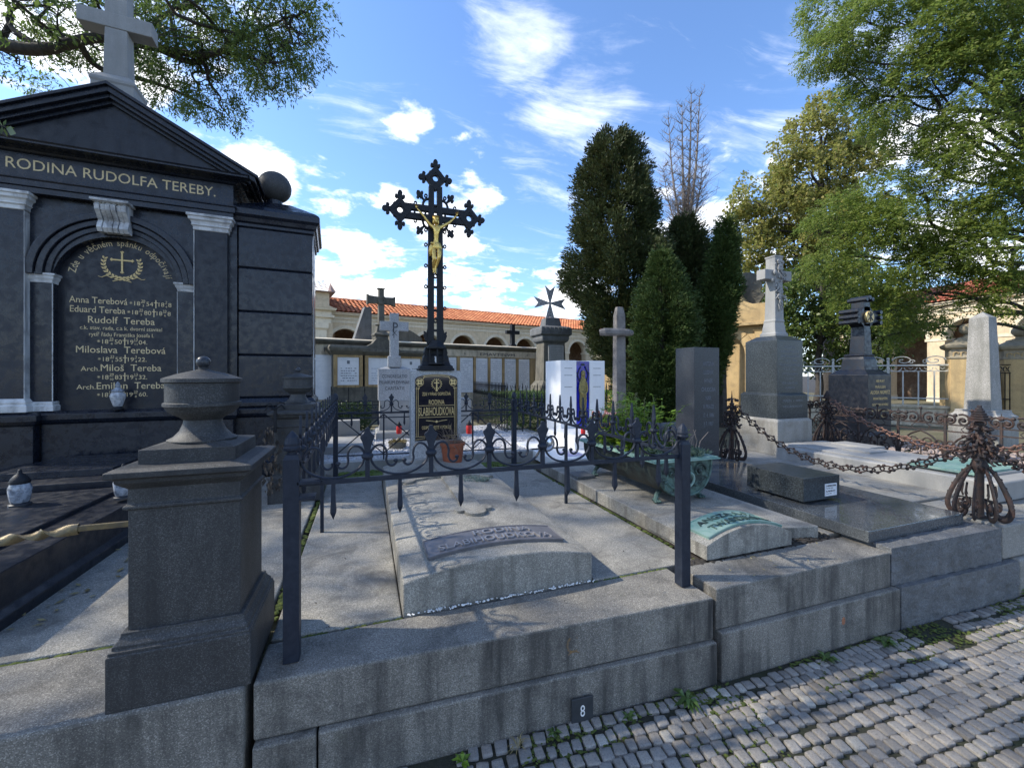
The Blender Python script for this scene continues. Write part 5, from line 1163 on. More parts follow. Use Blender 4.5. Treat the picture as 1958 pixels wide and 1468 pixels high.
# two-bay wall tomb
t = thing('wall_tomb', 'brown framed wall tomb with white panels, dark cornice and weathered cross on its gable', 'tomb', tuple(WF @ Vector((1.6, -.4, .36))), R(14))
mb = MB(WF); mb.box(.38, 2.98, -.35, -.01, .3, 1.30); mb.box(.36, 3.0, -.42, -.01, .3, .9)
mb.box(.40, 1.16, -.30, -.02, 1.29, 2.2); mb.box(1.2, 2.96, -.33, -.02, 1.29, 2.2); mb.out('body', M['sandgrey'], t, bev=.01)
for a, b_ in ((.40, .49), (1.06, 1.15), (1.21, 1.30), (2.12, 2.23), (2.83, 2.95)):
    mb = MB(WF); mb.box(a, b_, -.38, -.29, 1.30, 2.16); mb.out('frame_pilaster', M['ochre'], t, bev=.008)
mb = MB(WF); mb.box(.49, 1.06, -.37, -.29, 1.28, 1.345); mb.box(1.30, 2.12, -.37, -.29, 1.28, 1.345); mb.box(2.23, 2.83, -.37, -.29, 1.28, 1.345); mb.box(.49, 1.06, -.37, -.29, 2.10, 2.16); mb.box(1.30, 2.83, -.371, -.29, 2.10, 2.16); mb.out('frame_rail', M['ochre'], t)
for a, b_, ph in ((.50, 1.05, 1), (1.31, 2.11, 0), (2.24, 2.82, 1)):
    mb = MB(WF); mb.box(a, b_, -.345, -.30, 1.346, 2.10); o = mb.out('name_panel', M['panel'], t)
    mb = MB(WF); c = (a+b_)/2
    if ph: mb.box(c-.035, c+.035, -.349, -.344, 1.92, 2.01)
    rows(mb, a+.08, b_-.06, 1.42, 1.82, -.346, 6); mb.out('faded_lines', M['inklet'] if not ph else M['greylet'], o)
mb = MB(WF); mb.mold(.38, 1.17, -.38, 0, [(0, 2.16), (.03, 2.19), (.10, 2.27), (.12, 2.33), (.12, 2.36), (.08, 2.42)]); mb.mold(1.2, 2.96, -.40, 0, [(0, 2.161), (.03, 2.19), (.09, 2.26), (.09, 2.33)]); mb.out('cornice', M['sandgrey'], t, bev=.006)
mb = MB(WF); mb.prism([(1.15, 2.33), (2.20, 2.33), (2.10, 2.42), (1.95, 2.50), (1.83, 2.65), (1.52, 2.65), (1.40, 2.50), (1.25, 2.42)], -.42, -.05); mb.mold(1.50, 1.86, -.36, -.08, [(0, 2.64), (0, 2.72), (.04, 2.74), (.04, 2.78), (-.04, 2.84), (-.08, 3.02), (-.03, 3.05)]); mb.out('gable', M['sandgrey'], t, bev=.008)
mb = MB(WF); mb.mold(1.61, 1.77, -.30, -.14, [(0, 3.0), (-.01, 4.05), (.03, 4.09)]); 
for s in (-1, 1): mb.prism([(1.69, 3.66), (1.69+s*.33, 3.64), (1.69+s*.40, 3.60), (1.69+s*.40, 3.90), (1.69+s*.33, 3.86), (1.69, 3.84)], -.285, -.155)
mb.ring(1.69, 3.75, .05, .13, -.33, -.1, n=20); mb.ball((1.69, -.29, 3.75), .06, 10, 6, (1, .5, 1)); mb.out('stone_cross', M['sandgrey'], t, bev=.006)
mb = MB(WF); mb.prism([(1.10, 2.62), (1.62, 2.62), (1.62, 3.65), (1.42, 3.65)], .5, .8); tag(mb.out('dark_slab', M['rough'], bev=.01), 'dark tapering stone rising behind the weathered gable cross', 'stone')
mb = MB(WF); mb.prism([(2.15, 2.62)]+[(2.15+1.05*k/10, 2.80+.28*math.sin(pi*(.18+.82*k/10))) for k in range(11)]+[(3.22, 2.62)], .5, .9); tag(mb.out('arched_stone', M['sandgrey'], bev=.01), 'grey arched stone top showing over the memorial wall', 'stone')
mb = MB(WF); mb.box(6.40, 6.54, .1, .24, 2.62, 3.42); mb.box(6.19, 6.75, .11, .23, 3.08, 3.21); mb.mold(6.36, 6.58, .08, .26, [(0, 2.62), (0, 2.70), (-.03, 2.74)]); tag(mb.out('small_cross', M['cast'], bev=.01), 'small dark cross standing behind the coping of the memorial wall', 'cross')

# ================================================================= CHI RHO CROSS AND GRAVEL GRAVE
t = thing('granite_cross', 'pale granite cross with carved monogram on a stele with Latin inscription', 'headstone', (.5, 7.9, .4)); Y = 7.78
mb = MB(); mb.mold(.16, .88, 7.5, 8.3, [(0, .36), (0, .60), (-.02, .62)]); mb.mold(.24, .76, Y, 8.1, [(.02, .615), (.01, 1.15)]); mb.out('foot', M['whitestone'], t, bev=.006)
mb = MB(); mb.mold(.205, .775, Y, 8.05, [(0, 1.15), (0, 1.72), (-.13, 1.765)]); mb.out('stele', M['speckle'], t, bev=.005)
mb = MB(); mb.mold(.375, .60, Y+.02, 8.0, [(0, 1.755), (0, 1.95), (-.01, 1.96)]); mb.mold(.41, .565, Y+.04, 7.96, [(0, 1.955), (0, 2.74)]); mb.box(.235, .74, Y+.045, 7.955, 2.42, 2.585); mb.out('cross', M['speckle'], t, bev=.004)
mb = MB(); fit(mb, 'CONGREGATIO', .085, .44, .49, 1.56, Y); fit(mb, 'FILIARUM DIVINAE', .085, .53, .49, 1.45, Y); fit(mb, 'CARITATIS', .085, .34, .49, 1.34, Y)
mb.text('P', .26, .505, 2.39, Y+.04, .004, 'C', .8); mb.tube([(.45, Y+.038, 2.33), (.53, Y+.038, 2.43)], .006, 4); mb.tube([(.53, Y+.0385, 2.33), (.45, Y+.0385, 2.43)], .006, 4); mb.tube([(.478, Y+.038, 2.28), (.478, Y+.038, 2.58)], .007, 4); mb.out('engraving', M['darklet'], t)
mb = MB(); mb.mold(1.45, 1.92, 7.8, 8.1, [(.03, .36), (.03, .58), (0, .6), (0, 1.14), (-.05, 1.17)]); tag(mb.out('low_headstone', M['whitestone'], bev=.006), 'low pale headstone at the right of the inscribed black glass headstone', 'headstone')
gx0, gx1, gy0, gy1 = -.75, 3.1, 5.55, 8.9
mb = MB(); mb.box(gx0, gx1, gy0, gy0+.14, .3, .52); mb.box(gx0, gx0+.12, gy0+.141, gy1, .3, .518); mb.box(gx1-.12, gx1, gy0+.141, gy1, .3, .518); mb.box(.9, 1.0, gy0+.141, gy1, .3, .515); tag(mb.out('gravel_kerb', M['whitestone'], bev=.008), 'pale low kerb framing the white gravel grave', 'kerb')
mb = MB(); n = 60; vs = []
for j in range(n+1):
    for i in range(n+1): x, y = gx0+.1+(gx1-gx0-.2)*i/n, gy0+.1+(gy1-gy0-.1)*j/n; vs.append((x, y, .495+.012*noise.noise((x*9, y*9, 1))))
mb.add(vs, [(j*(n+1)+i, j*(n+1)+i+1, (j+1)*(n+1)+i+1, (j+1)*(n+1)+i) for j in range(n) for i in range(n)])
for _ in range(3500): mb.ball((random.uniform(gx0+.13, gx1-.13), gy0+.16+(gy1-gy0-.2)*random.random()**1.5, .503), random.uniform(.009, .018), 5, 3, (random.uniform(.7, 1.3), random.uniform(.7, 1.3), .7))
tag(mb.out('gravel', M['gravel']), 'white gravel filling the grave behind the iron fence', 'gravel', kind='stuff')
def rlan(label, px, py, D, s=1.0):
    p = at_d(px, py, D); t = thing('red_lantern', label, 'lantern', tuple(p), group='red grave lanterns'); mb = MB(); mb.lathe([(.035*s, p.z), (.042*s, p.z+.02), (.042*s, p.z+.10*s), (.034*s, p.z+.12*s)], p.x, p.y, 14); mb.out('cup', M['red'], t, smooth=50)
    mb = MB(); mb.lathe([(.038*s, p.z+.12*s), (.04*s, p.z+.13*s), (.012*s, p.z+.17*s), (.004, p.z+.19*s)], p.x, p.y, 12); mb.out('lid', M['gold'] if s < 1 else M['cast'], t, smooth=50)
rlan('red lantern on a bowl left of the black glass headstone', 763, 829, 6.3); rlan('red lantern right of the black glass headstone', 897, 829, 6.3, 1.1); rlan('tiny red cup candle on the white ledge', 1115, 831, 6.0, .8)
p = at_d(760, 862, 6.3); mb = MB(); mb.lathe([(.10, p.z-.09), (.11, p.z), (.135, p.z+.13), (.13, p.z+.15), (.11, p.z+.14)], p.x, p.y, 18); tag(mb.out('stone_bowl', M['sandgrey'], smooth=40), 'brown stone bowl under the left red lantern', 'bowl')
mb = MB(); tuft(mb, (p.x, p.y, p.z+.12), .12, 120, .09, .012, .3); tag(mb.out('dry_flowers', M['leafdry']), 'dry brown flowers in the stone bowl', 'flowers')
mb = MB(); mb.mold(-.70, .0, 6.3, 7.6, [(0, .5), (0, .60)]); mb.mold(-.6, -.1, 7.4, 7.6, [(0, .6), (0, .85)]); tag(mb.out('small_grave', M['whitestone'], bev=.008), 'small pale grave frame at the left of the gravel', 'grave')
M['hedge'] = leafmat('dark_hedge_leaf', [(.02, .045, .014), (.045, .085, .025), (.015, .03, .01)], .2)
def hedge(label, x0, x1, y0, y1, z0, z1, n, mat='hedge', L=.05, name='hedge'):
    c = rng.uniform((x0, y0, z0), (x1, y1, z1), (n, 3)); f = rng.integers(0, 3, n)
    c[f == 0, 2] = z1+rng.normal(0, .03, (f == 0).sum()); c[f == 1, 1] = y0+rng.normal(0, .03, (f == 1).sum())
    d = rng.normal(0, 1, (n, 3)); d[:, 2] = abs(d[:, 2]); d /= np.linalg.norm(d, axis=1)[:, None]
    o = leafq(name, M[mat], None, c, d, L, L*.45, (float((x0+x1)/2), float((y0+y1)/2), z0)); tag(o, label, 'hedge'); return o
def leafq(name, mat, parent, c, d, L, W, origin=(0, 0, 0), side=None):
    n = len(c); s = rng.normal(0, 1, (n, 3)) if side is None else side; s = s-(s*d).sum(1)[:, None]*d; s /= np.linalg.norm(s, axis=1)[:, None]+1e-9
    l = (L*rng.uniform(.65, 1.2, n))[:, None] if np.isscalar(L) else L[:, None]; w = l*(W/L if np.isscalar(L) else W)*.5
    nn_ = np.cross(d, s)*l*.06
    V = np.stack([c, c+d*l*.45+s*w+nn_, c+d*l, c+d*l*.45-s*w+nn_], 1).reshape(-1, 3)
    return arrays_mesh(name, V, np.arange(4*n).reshape(n, 4), mat, parent, origin=origin)
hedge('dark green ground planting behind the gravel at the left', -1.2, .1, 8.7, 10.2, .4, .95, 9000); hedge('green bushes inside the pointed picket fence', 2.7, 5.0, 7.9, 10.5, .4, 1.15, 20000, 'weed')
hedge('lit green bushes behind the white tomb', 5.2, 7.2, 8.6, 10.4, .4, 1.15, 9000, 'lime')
# ================================================================= PICKET FENCES BEHIND
def picket_fence(label, p0, p1, zt, step, arcs=True, mat='cast', low=.55):
    L = (Vector(p1)-Vector(p0)).length; ang = math.degrees(math.atan2(p1[1]-p0[1], p1[0]-p0[0])); fr = frame(p0[0], p0[1], ang)
    t = thing('picket_fence', label, 'fence', (p0[0], p0[1], .36), R(ang), 'low iron picket fences'); n = int(L/step)
    for z in (low, zt-.33, zt-.40): mb = MB(fr); mb.box(0, L, -.008, .008, z, z+.016); mb.out('rail', M[mat], t)
    for k in range(n+1):
        mb = MB(fr); x = k*L/n; mb.box(x-.007, x+.007, -.007, .007, .42, zt-.09); mb.prism([(x-.012, zt-.10), (x, zt-.13), (x+.012, zt-.10), (x+.008, zt-.06), (x, zt)], -.006, .006)
        if arcs and k < n:
            w = L/n; mb.tube([(x, -.01, zt-.30), (x+w*.15, -.01, zt-.22), (x+w*.5, -.01, zt-.15), (x+w*.62, -.01, zt-.05)], .006, 4); mb.tube([(x+w, .01, zt-.30), (x+w*.85, .01, zt-.22), (x+w*.5, .01, zt-.15), (x+w*.38, .01, zt-.05)], .006, 4)
        mb.out('picket', M[mat], t)
picket_fence('dark gothic picket fence running back beside the column', (2.62, 10.4), (2.58, 7.65), 1.46, .105, True)
picket_fence('dark gothic picket fence between the column and the white tomb', (2.60, 7.62), (6.3, 7.45), 1.46, .15, True)
picket_fence('thin spear topped fence below the wall tomb panels', (-1.25, 8.9), (1.2, 8.75), 1.40, .30, False)
# ================================================================= COLUMN WITH EIGHT POINTED CROSS
p = at_d(1060, 740, 11.5); t = thing('memorial_column', 'weathered dark stone column with marble name plate and steel eight pointed cross', 'column', (p.x, p.y+.35, .36)); x0, x1, y0, y1 = p.x-.33, p.x+.37, p.y, p.y+.6
mb = MB(); mb.mold(x0, x1, y0, y1, [(.12, .3), (.12, 1.20), (.10, 1.32), (.03, 1.42), (0, 1.46)]); mb.out('base', M['sandgrey'], t, bev=.01)
mb = MB(); mb.mold(x0, x1, y0, y1, [(0, 1.455), (-.03, 2.52)]); mb.out('shaft', M['sandgrey'], t, bev=.01)
mb = MB(); mb.mold(x0, x1, y0, y1, [(-.03, 2.51), (.04, 2.56), (.06, 2.62), (.06, 2.70), (.12, 2.74), (.12, 2.92), (.09, 2.95), (-.10, 3.0), (-.12, 3.12), (-.14, 3.22), (-.20, 3.24)]); mb.out('capital', M['rough'], t, bev=.012)
for k in range(7): mb = MB(); mb.box(x0-.11+.126*k, x0-.11+.126*k+.06, y0-.14, y0-.11, 2.80, 2.93); mb.out('battlement', M['rough'], t)
mb = MB(); mb.prism([(p.x-.19, 1.60), (p.x+.27, 1.60), (p.x+.27, 2.42), (p.x+.24, 2.45), (p.x-.16, 2.45), (p.x-.19, 2.42)], y0-.04, y0+.03); o = mb.out('name_plate', M['whitestone'], t)
mb = MB(); fit(mb, 'ZDE ODPOČÍVAJÍ', .05, .34, p.x+.04, 2.37, y0-.04, .002); [fit(mb, a, .036, w_, p.x+.04, 2.30-.047*k, y0-.04, .002) for k, (a, w_) in enumerate((('1919 Fr. Antonín Novotný', .38), ('1921 Fr. Josef Beneš', .36), ('1924 Fr. Karel Sýkora', .37), ('1927 Fr. Jan Vaněk', .34), ('1930 Fr. Pavel Dušek', .36), ('1931 Fr. Václav Malý', .36), ('1935 Fr. Adolf Kříž', .35), ('1938 Fr. Emil Hora', .34), ('1940 Fr. Petr Říha', .33), ('1944 Fr. Otto Veselý', .36), ('1949 Fr. Leo Marek', .34), ('1952 Fr. Hugo Pech', .34)))]; mb.out('lettering', M['greylet'], o)
mb = MB(); cz = 3.66; cxm = p.x-.0; poly = []
for k in range(4):
    a = k*pi/2+pi/2
    def pt(r, da): return (cxm+r*math.cos(a+da), cz+r*math.sin(a+da))
    poly += [pt(.035, -.78), pt(.52, -.31), pt(.37, 0), pt(.52, .31)]
mb.prism(poly, y0+.28, y0+.30); mb.box(p.x-.012, p.x+.012, y0+.278, y0+.302, 3.2, 3.6); mb.out('steel_cross', M['steel'], t)
# ================================================================= WHITE TOMB WITH BLUE GLASS
t = thing('white_tomb', 'polished white block tomb with cobalt glass strip and old gold relief figure', 'tomb', (3.5, 6.4, .4)); X, Y = 3.11, 6.33
mb = MB(); mb.box(X, X+.30, Y, Y+.62, .40, 1.86); mb.box(X+.56, X+.86, Y, Y+.62, .40, 1.86); mb.box(X+.301, X+.559, Y+.12, Y+.62, .40, 1.858); mb.out('block', M['white'], t, bev=.004)
mb = MB(); mb.box(X+.301, X+.559, Y+.02, Y+.05, .55, 1.845); mb.out('blue_glass', M['blueglass'], t)
mb = MB(); c = X+.43; z0 = .86; prof_ = [(0, z0+.02), (.035, z0), (.05, z0+.12), (.065, z0+.28), (.06, z0+.42), (.075, z0+.50), (.055, z0+.62), (.045, z0+.68), (.03, z0+.71), (.036, z0+.76), (.03, z0+.81), (0, z0+.83)]
mb.prism([(c+a, b_) for a, b_ in prof_]+[(c-a, b_) for a, b_ in prof_[-2:0:-1]], Y-.01, Y+.02); mb.ball((c, Y-.01, z0+.765), .03, 10, 8, (1, .8, 1.25)); 
for s in (-1, 1): mb.tube(cr([(c+s*.06, Y-.01, z0+.63), (c+s*.075, Y-.02, z0+.5), (c+s*.03, Y-.03, z0+.43), (c, Y-.03, z0+.44)]), .014, 6)
for k in range(-2, 3): mb.tube([(c+k*.022, Y-.012, z0+.40), (c+k*.02, Y-.012, z0+.05)], .006, 4)
mb.out('relief_figure', M['bluefig'], t, smooth=40)
mb = MB()
for s in (-1, 1): mb.tube(cr([(c+s*.06, Y+.005, z0+.66), (c+s*.10, Y+.005, z0+.72), (c+s*.09, Y+.005, z0+.80), (c+s*.04, Y+.005, z0+.90)]), .008, 5); [mb.ball((c+s*(.07+.012*k), Y+.005, z0+.66+.03*k), .012, 6, 4, (1, .3, 1)) for k in range(5)]
mb.ball((c, Y+.008, z0+.93), .02, 8, 5, (2, .4, 1)); mb.out('relief_foliage', M['bronzedark'], t)
mb = MB()
for a in (X+.07, X+.63):
    for z in (1.72, 1.60, 1.40): mb.box(a, a+.15, Y-.002, Y+.003, z, z+.012)
mb.out('engraving', M['speckle'], t)
t = thing('white_grave', 'white polished grave plate with glossy lower slab before the blue glass tomb', 'grave slab', (3.0, 5.5, .42))
mb = MB(); mb.mold(2.86, 3.9, 5.35, 6.32, [(0, .42), (0, .70)]); mb.out('upper_block', M['white'], t, bev=.006)
mb = MB(); mb.mold(2.28, 3.9, 4.80, 6.30, [(0, .40), (0, .52)]); mb.out('lower_slab', M['white'], t, bev=.006)
mb = MB(); mb.mold(2.55, 2.80, 4.95, 5.3, [(0, .519), (0, .524)]); mb.out('painted_reflection', plain('lilac_reflection', (.55, .45, .55), .4, alt=(.25, .25, .55), scale=6), t)  # reflection on the glossy slab, painted as a thin lilac plate
mb = MB(); p = at_d(1046, 848, 5.5); mb.ring(p.x, p.z, .0, .105, p.y-.02, p.y+.02, n=28); mb.ball(tuple(p), .095, 16, 10, (1, .45, 1)); tag(mb.out('foil_disc', M['foil'], smooth=True), 'shiny silver foil ball standing left of the white tomb', 'ornament')
def bouquet(label, px, py, D, r, cols, n=60, name='bouquet'):
    p = at_d(px, py, D); t = thing(name, label, 'flowers', tuple(p)); mb = MB(); mb.lathe([(r*.35, p.z-r*1.1), (r*.5, p.z-r*.2), (r*.45, p.z-r*.15)], p.x, p.y, 12); mb.out('pot', M['terra'], t)
    mb = MB(); tuft(mb, (p.x, p.y, p.z-r*.3), r*.9, n, r*.8, r*.12, .5); mb.out('leaves', M['hedge'], t)
    mb = MB(); [mb.ball((p.x+random.gauss(0, r*.45), p.y+random.gauss(0, r*.3), p.z+random.uniform(.1, .7)*r), r*.16, 6, 4) for _ in range(22)]; mb.out('blooms', cols, t)
bouquet('bronze brown autumn bouquet at the foot of the white tomb', 1148, 800, 6.0, .15, plain('rust_blooms', (.16, .06, .04), .8, alt=(.3, .12, .1)))
bouquet('pale pink artificial flowers by the wooden cross', 1172, 798, 5.9, .10, plain('pink_blooms', (.45, .2, .2), .8, alt=(.6, .45, .45)))
bouquet('white rose heads lying by the bronze tub', 1190, 838, 5.3, .08, M['paintwhite'])
rlan('small pale red lantern beside the wooden cross foot', 1168, 822, 5.6, .9)
# ================================================================= WOODEN CROSS
t = thing('wooden_cross', 'weathered grey wooden cross post with short curved crossbar before the cypress', 'cross', (3.8, 5.6, .4)); p = at_d(1184, 800, 6.4); 
mb = MB(); mb.mold(p.x-.085, p.x+.085, p.y-.06, p.y+.06, [(.01, .36), (0, 1.5), (-.006, 2.52), (-.03, 2.66)]); mb.out('post', M['wood'], t, bev=.012)
mb = MB(); mb.tube([(p.x-.36, p.y-.02, 2.25), (p.x-.30, p.y-.06, 2.26), (p.x-.1, p.y-.09, 2.26), (p.x+.1, p.y-.09, 2.26), (p.x+.2, p.y-.06, 2.26)], [.05, .062, .062, .058, .04], 8, flat=(.7, 1)); mb.out('crossbar', M['wood'], t, bev=.004)
# ================================================================= BLACK CROSS TOMB
t = thing('black_cross_tomb', 'black stone cross with gold disc on a broad black pedestal with gold German lettering', 'monument', (8.1, 4.8, .4)); B = M['blackmat']; X, Y = 7.79, 4.46
mb = MB(); mb.mold(X, X+.60, Y, Y+.62, [(.06, .36), (.06, .62), (0, .66), (0, 1.615), (-.02, 1.63), (-.10, 1.70)]); mb.out('pedestal', B, t, bev=.006)
mb = MB(); mb.mold(X+.12, X+.48, Y+.12, Y+.50, [(0, 1.69), (-.02, 1.88), (-.04, 1.92), (-.03, 1.95), (-.05, 1.97)]); mb.out('neck', B, t, bev=.005)
mb = MB(); cx = X+.29; mb.mold(cx-.10, cx+.10, Y+.16, Y+.40, [(0, 1.96), (-.02, 2.45), (-.02, 2.86)]); mb.box(cx-.27, cx+.27, Y+.17, Y+.39, 2.51, 2.69)
for s in (-1, 1):
    for dz in (-.09, 0, .09): mb.tube([(cx+s*.29, Y+.13, 2.60+dz), (cx+s*.29, Y+.43, 2.60+dz)], .040, 8)
for dx in (-.075, 0, .075): mb.tube([(cx+dx, Y+.13, 2.90+.03*(dx == 0)), (cx+dx, Y+.43, 2.90+.03*(dx == 0))], .038, 8)
mb.ring(cx, 2.60, .11, .185, Y+.18, Y+.38, n=28); mb.out('cross', B, t, bev=.004)
mb = MB(); mb.ring(cx, 2.60, .0, .098, Y+.13, Y+.172, n=28); mb.out('gold_disc', M['goldpaint'], t)
mb = MB(); [mb.tube([(cx+.085*math.cos(a), Y+.128, 2.6+.085*math.sin(a)), (cx-.085*math.cos(a), Y+.128, 2.6-.085*math.sin(a))], .009, 4) for a in (pi/2, pi/4, 3*pi/4)]; mb.ring(cx+.02, 2.655, .012, .024, Y+.124, Y+.13, n=12); mb.out('monogram', B, t)
mb = MB(); c = X+.31
for k, (a, w_, s_) in enumerate((('HIER RUHT', .22, .06), ('FRÄULEIN', .26, .06), ('ALOISIA NIGMETZ', .50, .085), ('PRIVATBEAMTIN', .36, .06), ('GESTORBEN IM MÄRZ', .42, .055), ('AM 23. DEZEMBER 1891', .44, .055), ('IM 62. LEBENSJ.', .34, .055))): fit(mb, a, s_, w_, c, 1.49-.098*k, Y, .002)
mb.out('gold_lettering', M['goldpaint'], t)
# ================================================================= RUSTY SCROLL FENCE
t = thing('scroll_fence', 'low rusty scrollwork fence around the black cross tomb at the right', 'fence', (7.0, 3.2, .4))
mb = MB(); mb.box(6.86, 7.02, 1.5, 4.7, .30, .47); mb.box(7.03, 9.6, 4.55+.9, 5.6, .3, .47); mb.out('kerb', M['concrete'], t, bev=.01)
def scroll_run(x0, y0, x1, y1, n):
    L = math.hypot(x1-x0, y1-y0); ang = math.degrees(math.atan2(y1-y0, x1-x0)); fr = frame(x0, y0, ang); s = L/n
    for z in (.97, .885, .50): mb = MB(fr); mb.box(0, L, -.009, .009, z, z+.016); mb.out('rail', M['rust'], t)
    for i in range(n+1):
        mb = MB(fr); mb.box(s*i-.012, s*i+.012, -.012, .012, .46, 1.06); mb.ball((s*i, 0, 1.09), .028, 8, 6, (1, 1, .8)); mb.mold(s*i-.008, s*i+.008, -.008, .008, [(0, 1.1), (-.007, 1.16)]); mb.out('post', M['rust'], t)
    for i in range(n):
        mb = MB(fr); a, m_, b_ = s*i, s*(i+.5), s*(i+1)
        for q in (-1, 1):
            mb.tube(cr([(m_+q*s*.47, 0, .52), (m_+q*s*.42, 0, .66), (m_+q*s*.25, 0, .80), (m_, 0, .875)]), .012, 5); mb.tube([(m_+q*s*.23+.05*math.cos(k*.6)*(1-k*.07), 0, .60+.055*math.sin(k*.6)*(1-k*.07)) for k in range(11)], .007, 4)
            for c_, r_ in ((.40, .06), (.16, .075)):
                mb.tube([(m_+q*s*c_+q*r_*math.cos(k*.55+1)*(1-k*.055), 0, 1.04+r_*1.1*math.sin(k*.55+1)*(1-k*.055)) for k in range(15)], .013, 5); mb.ball((m_+q*s*c_, -.01, 1.04), .028, 6, 4); mb.ball((m_+q*s*c_+q*r_, -.005, 1.10), .024, 6, 4)
                mb.tube([(m_+q*s*c_-q*r_*.8*math.cos(k*.55)*(1-k*.06), .01, .72+r_*math.sin(k*.55)*(1-k*.06)) for k in range(13)], .010, 5); mb.ball((m_+q*s*c_, .0, .66), .022, 6, 4)
            mb.ball((m_+q*.04, -.01, .63), .022, 6, 4, (1, .5, 1.4))
            mb.tube([(m_+q*s*.12, 0, .885), (m_+q*s*.2, 0, .93), (m_+q*s*.12, 0, .97)], .006, 4)
        mb.ball((m_, -.01, 1.0), .025, 7, 5); mb.tube([(m_, 0, .97), (m_, 0, 1.17)], .008, 5); mb.ball((m_, 0, 1.17), .02, 6, 5); mb.tube([(m_, 0, .52), (m_, 0, .70)], .008, 4); mb.ball((m_, -.01, .72), .03, 7, 5, (1, .5, .8))
        mb.out('scrollwork', M['rust'], t)
scroll_run(6.98, 1.65, 6.98, 4.62, 6); scroll_run(7.0, 1.62, 9.9, 1.5, 5); scroll_run(7.0, 5.6, 9.6, 5.55, 5)
mb = MB(); [mb.ball((random.uniform(7.05, 9.5), random.uniform(1.8, 5.4), .40), random.uniform(.02, .045), 6, 4, (1, 1, .7)) for _ in range(1300)]; tag(mb.out('pebble_bed', plain('pinkish_pebbles', (.42, .33, .28), .9, alt=(.25, .2, .18), scale=12, bump=.4), smooth=True), 'pinkish pebbles filling the bed inside the rusty scroll fence', 'pebbles', kind='stuff')
# ================================================================= OBELISK, WHITE RAILING, GATE PILLARS
t = thing('obelisk', 'tapering pale granite obelisk with pyramid top on a low plinth', 'obelisk', (10.1, 4.2, .4)); X, Y, w = 10.15, 3.97, .32
mb = MB(); mb.mold(X, X+w, Y, Y+w, [(.16, .3), (.16, .9), (.12, .93), (.10, .97), (.10, 1.0)]); mb.out('plinth', M['obelisk'], t, bev=.008)
mb = MB(); mb.mold(X, X+w, Y, Y+w, [(.015, .998), (-.035, 2.62), (-.16, 2.73)]); mb.out('shaft', M['obelisk'], t, bev=.004)
A, Bp = at_d(1500, 701, 12.1), at_d(1818, 696.5, 10.0); L = (Bp-A).length; ang = math.degrees(math.atan2(Bp.y-A.y, Bp.x-A.x)); fr = frame(A.x, A.y, ang)
t = thing('pale_railing', 'pale painted iron railing with scroll crest before the trees at the right', 'railing', (A.x, A.y, .4), R(ang)); I = M['paleiron']
mb = MB(fr); mb.mold(-.2, L, -.12, .12, [(0, .3), (0, .78), (.03, .80), (.03, .86)]); mb.out('base_wall', M['wallstone'], t, bev=.008)
mb = MB(fr); mb.box(0, L, -.015, .015, 1.84, 1.88); mb.out('rail', I, t); mb = MB(fr); mb.box(0, L, -.015, .015, 1.02, 1.05); mb.out('rail', I, t); mb = MB(fr); mb.box(0, L, -.01, .01, 1.70, 1.72); mb.out('rail', I, t)
nb = int(L/.27)
for k in range(nb+1):
    x = L*k/nb; big = k % 4 == 0; mb = MB(fr); mb.box(x-(.026 if big else .014), x+(.026 if big else .014), -.02 if big else -.012, .02 if big else .012, .86, 2.0 if big else 1.70)
    if big: mb.ball((x, 0, 2.03), .035, 8, 6)
    mb.out('bar', I, t)
    if k < nb: mb = MB(fr); w = L/nb; mb.tube([(x+w*.5-w*.42*math.cos(pi*j/8), 0, 1.80-.09*math.sin(pi*j/8)) for j in range(9)], .010, 4); mb.tube([(x+w*(.5-.14), 0, 1.80), (x+w*.5, 0, 1.76), (x+w*.64, 0, 1.80)], .008, 4); mb.out('swag', I, t)
for k in range(0, nb, 2):
    mb = MB(fr); x = L*k/nb+L/nb; s = 1 if (k//2) % 2 else -1; r = .19
    mb.tube([(x+s*r*1.1*math.cos(j*.42)*(1-j*.045), 0, 2.0-.02+r*.62*math.sin(j*.42)*(1-j*.045)) for j in range(20)], .013, 5); mb.tube([(x-s*.16+.06*math.cos(j*.6)*(1-j*.06), 0, 1.95+.06*math.sin(j*.6)*(1-j*.06)) for j in range(13)], .011, 4); mb.out('crest_scroll', I, t)
def gate_pillar(label, px, D, w=.33):
    p = at_d(px, 718, D); t = thing('gate_pillar', label, 'pillar', (p.x, p.y, .36), R(ang), 'sandstone pillars with balls'); fr = frame(p.x, p.y, ang)
    mb = MB(fr); mb.mold(-w, w, -w, w, [(.05, .3), (.05, .7), (0, .74), (0, 2.0)]); mb.out('shaft', M['sandy'], t, bev=.01)
    mb = MB(fr); mb.mold(-w, w, -w, w, [(0, 1.99), (.02, 2.01), (.02, 2.05), (0, 2.06), (0, 2.22), (.07, 2.26), (.09, 2.31), (.09, 2.34), (-.12, 2.46), (-.14, 2.50)]); mb.out('cap', M['sandpale'], t, bev=.01)
    for k in range(5): mb = MB(fr); mb.ring(-.24+.12*k, 2.12, .03, .05, -w-.02, -w+.01, 0, pi, 10); mb.box(-.29+.12*k, -.27+.12*k, -w-.018, -w, 2.06, 2.12); mb.out('arch_relief', M['sandy'], t)
    mb = MB(fr); mb.lathe([(.13, 2.49), (.13, 2.52), (.07, 2.54), (.06, 2.58), (.09, 2.59)], 0, 0, 16); mb.ball((0, 0, 2.71), .15, 18, 12, (1, 1, .9)); mb.out('stone_ball', M['sandpale'], t, smooth=40)
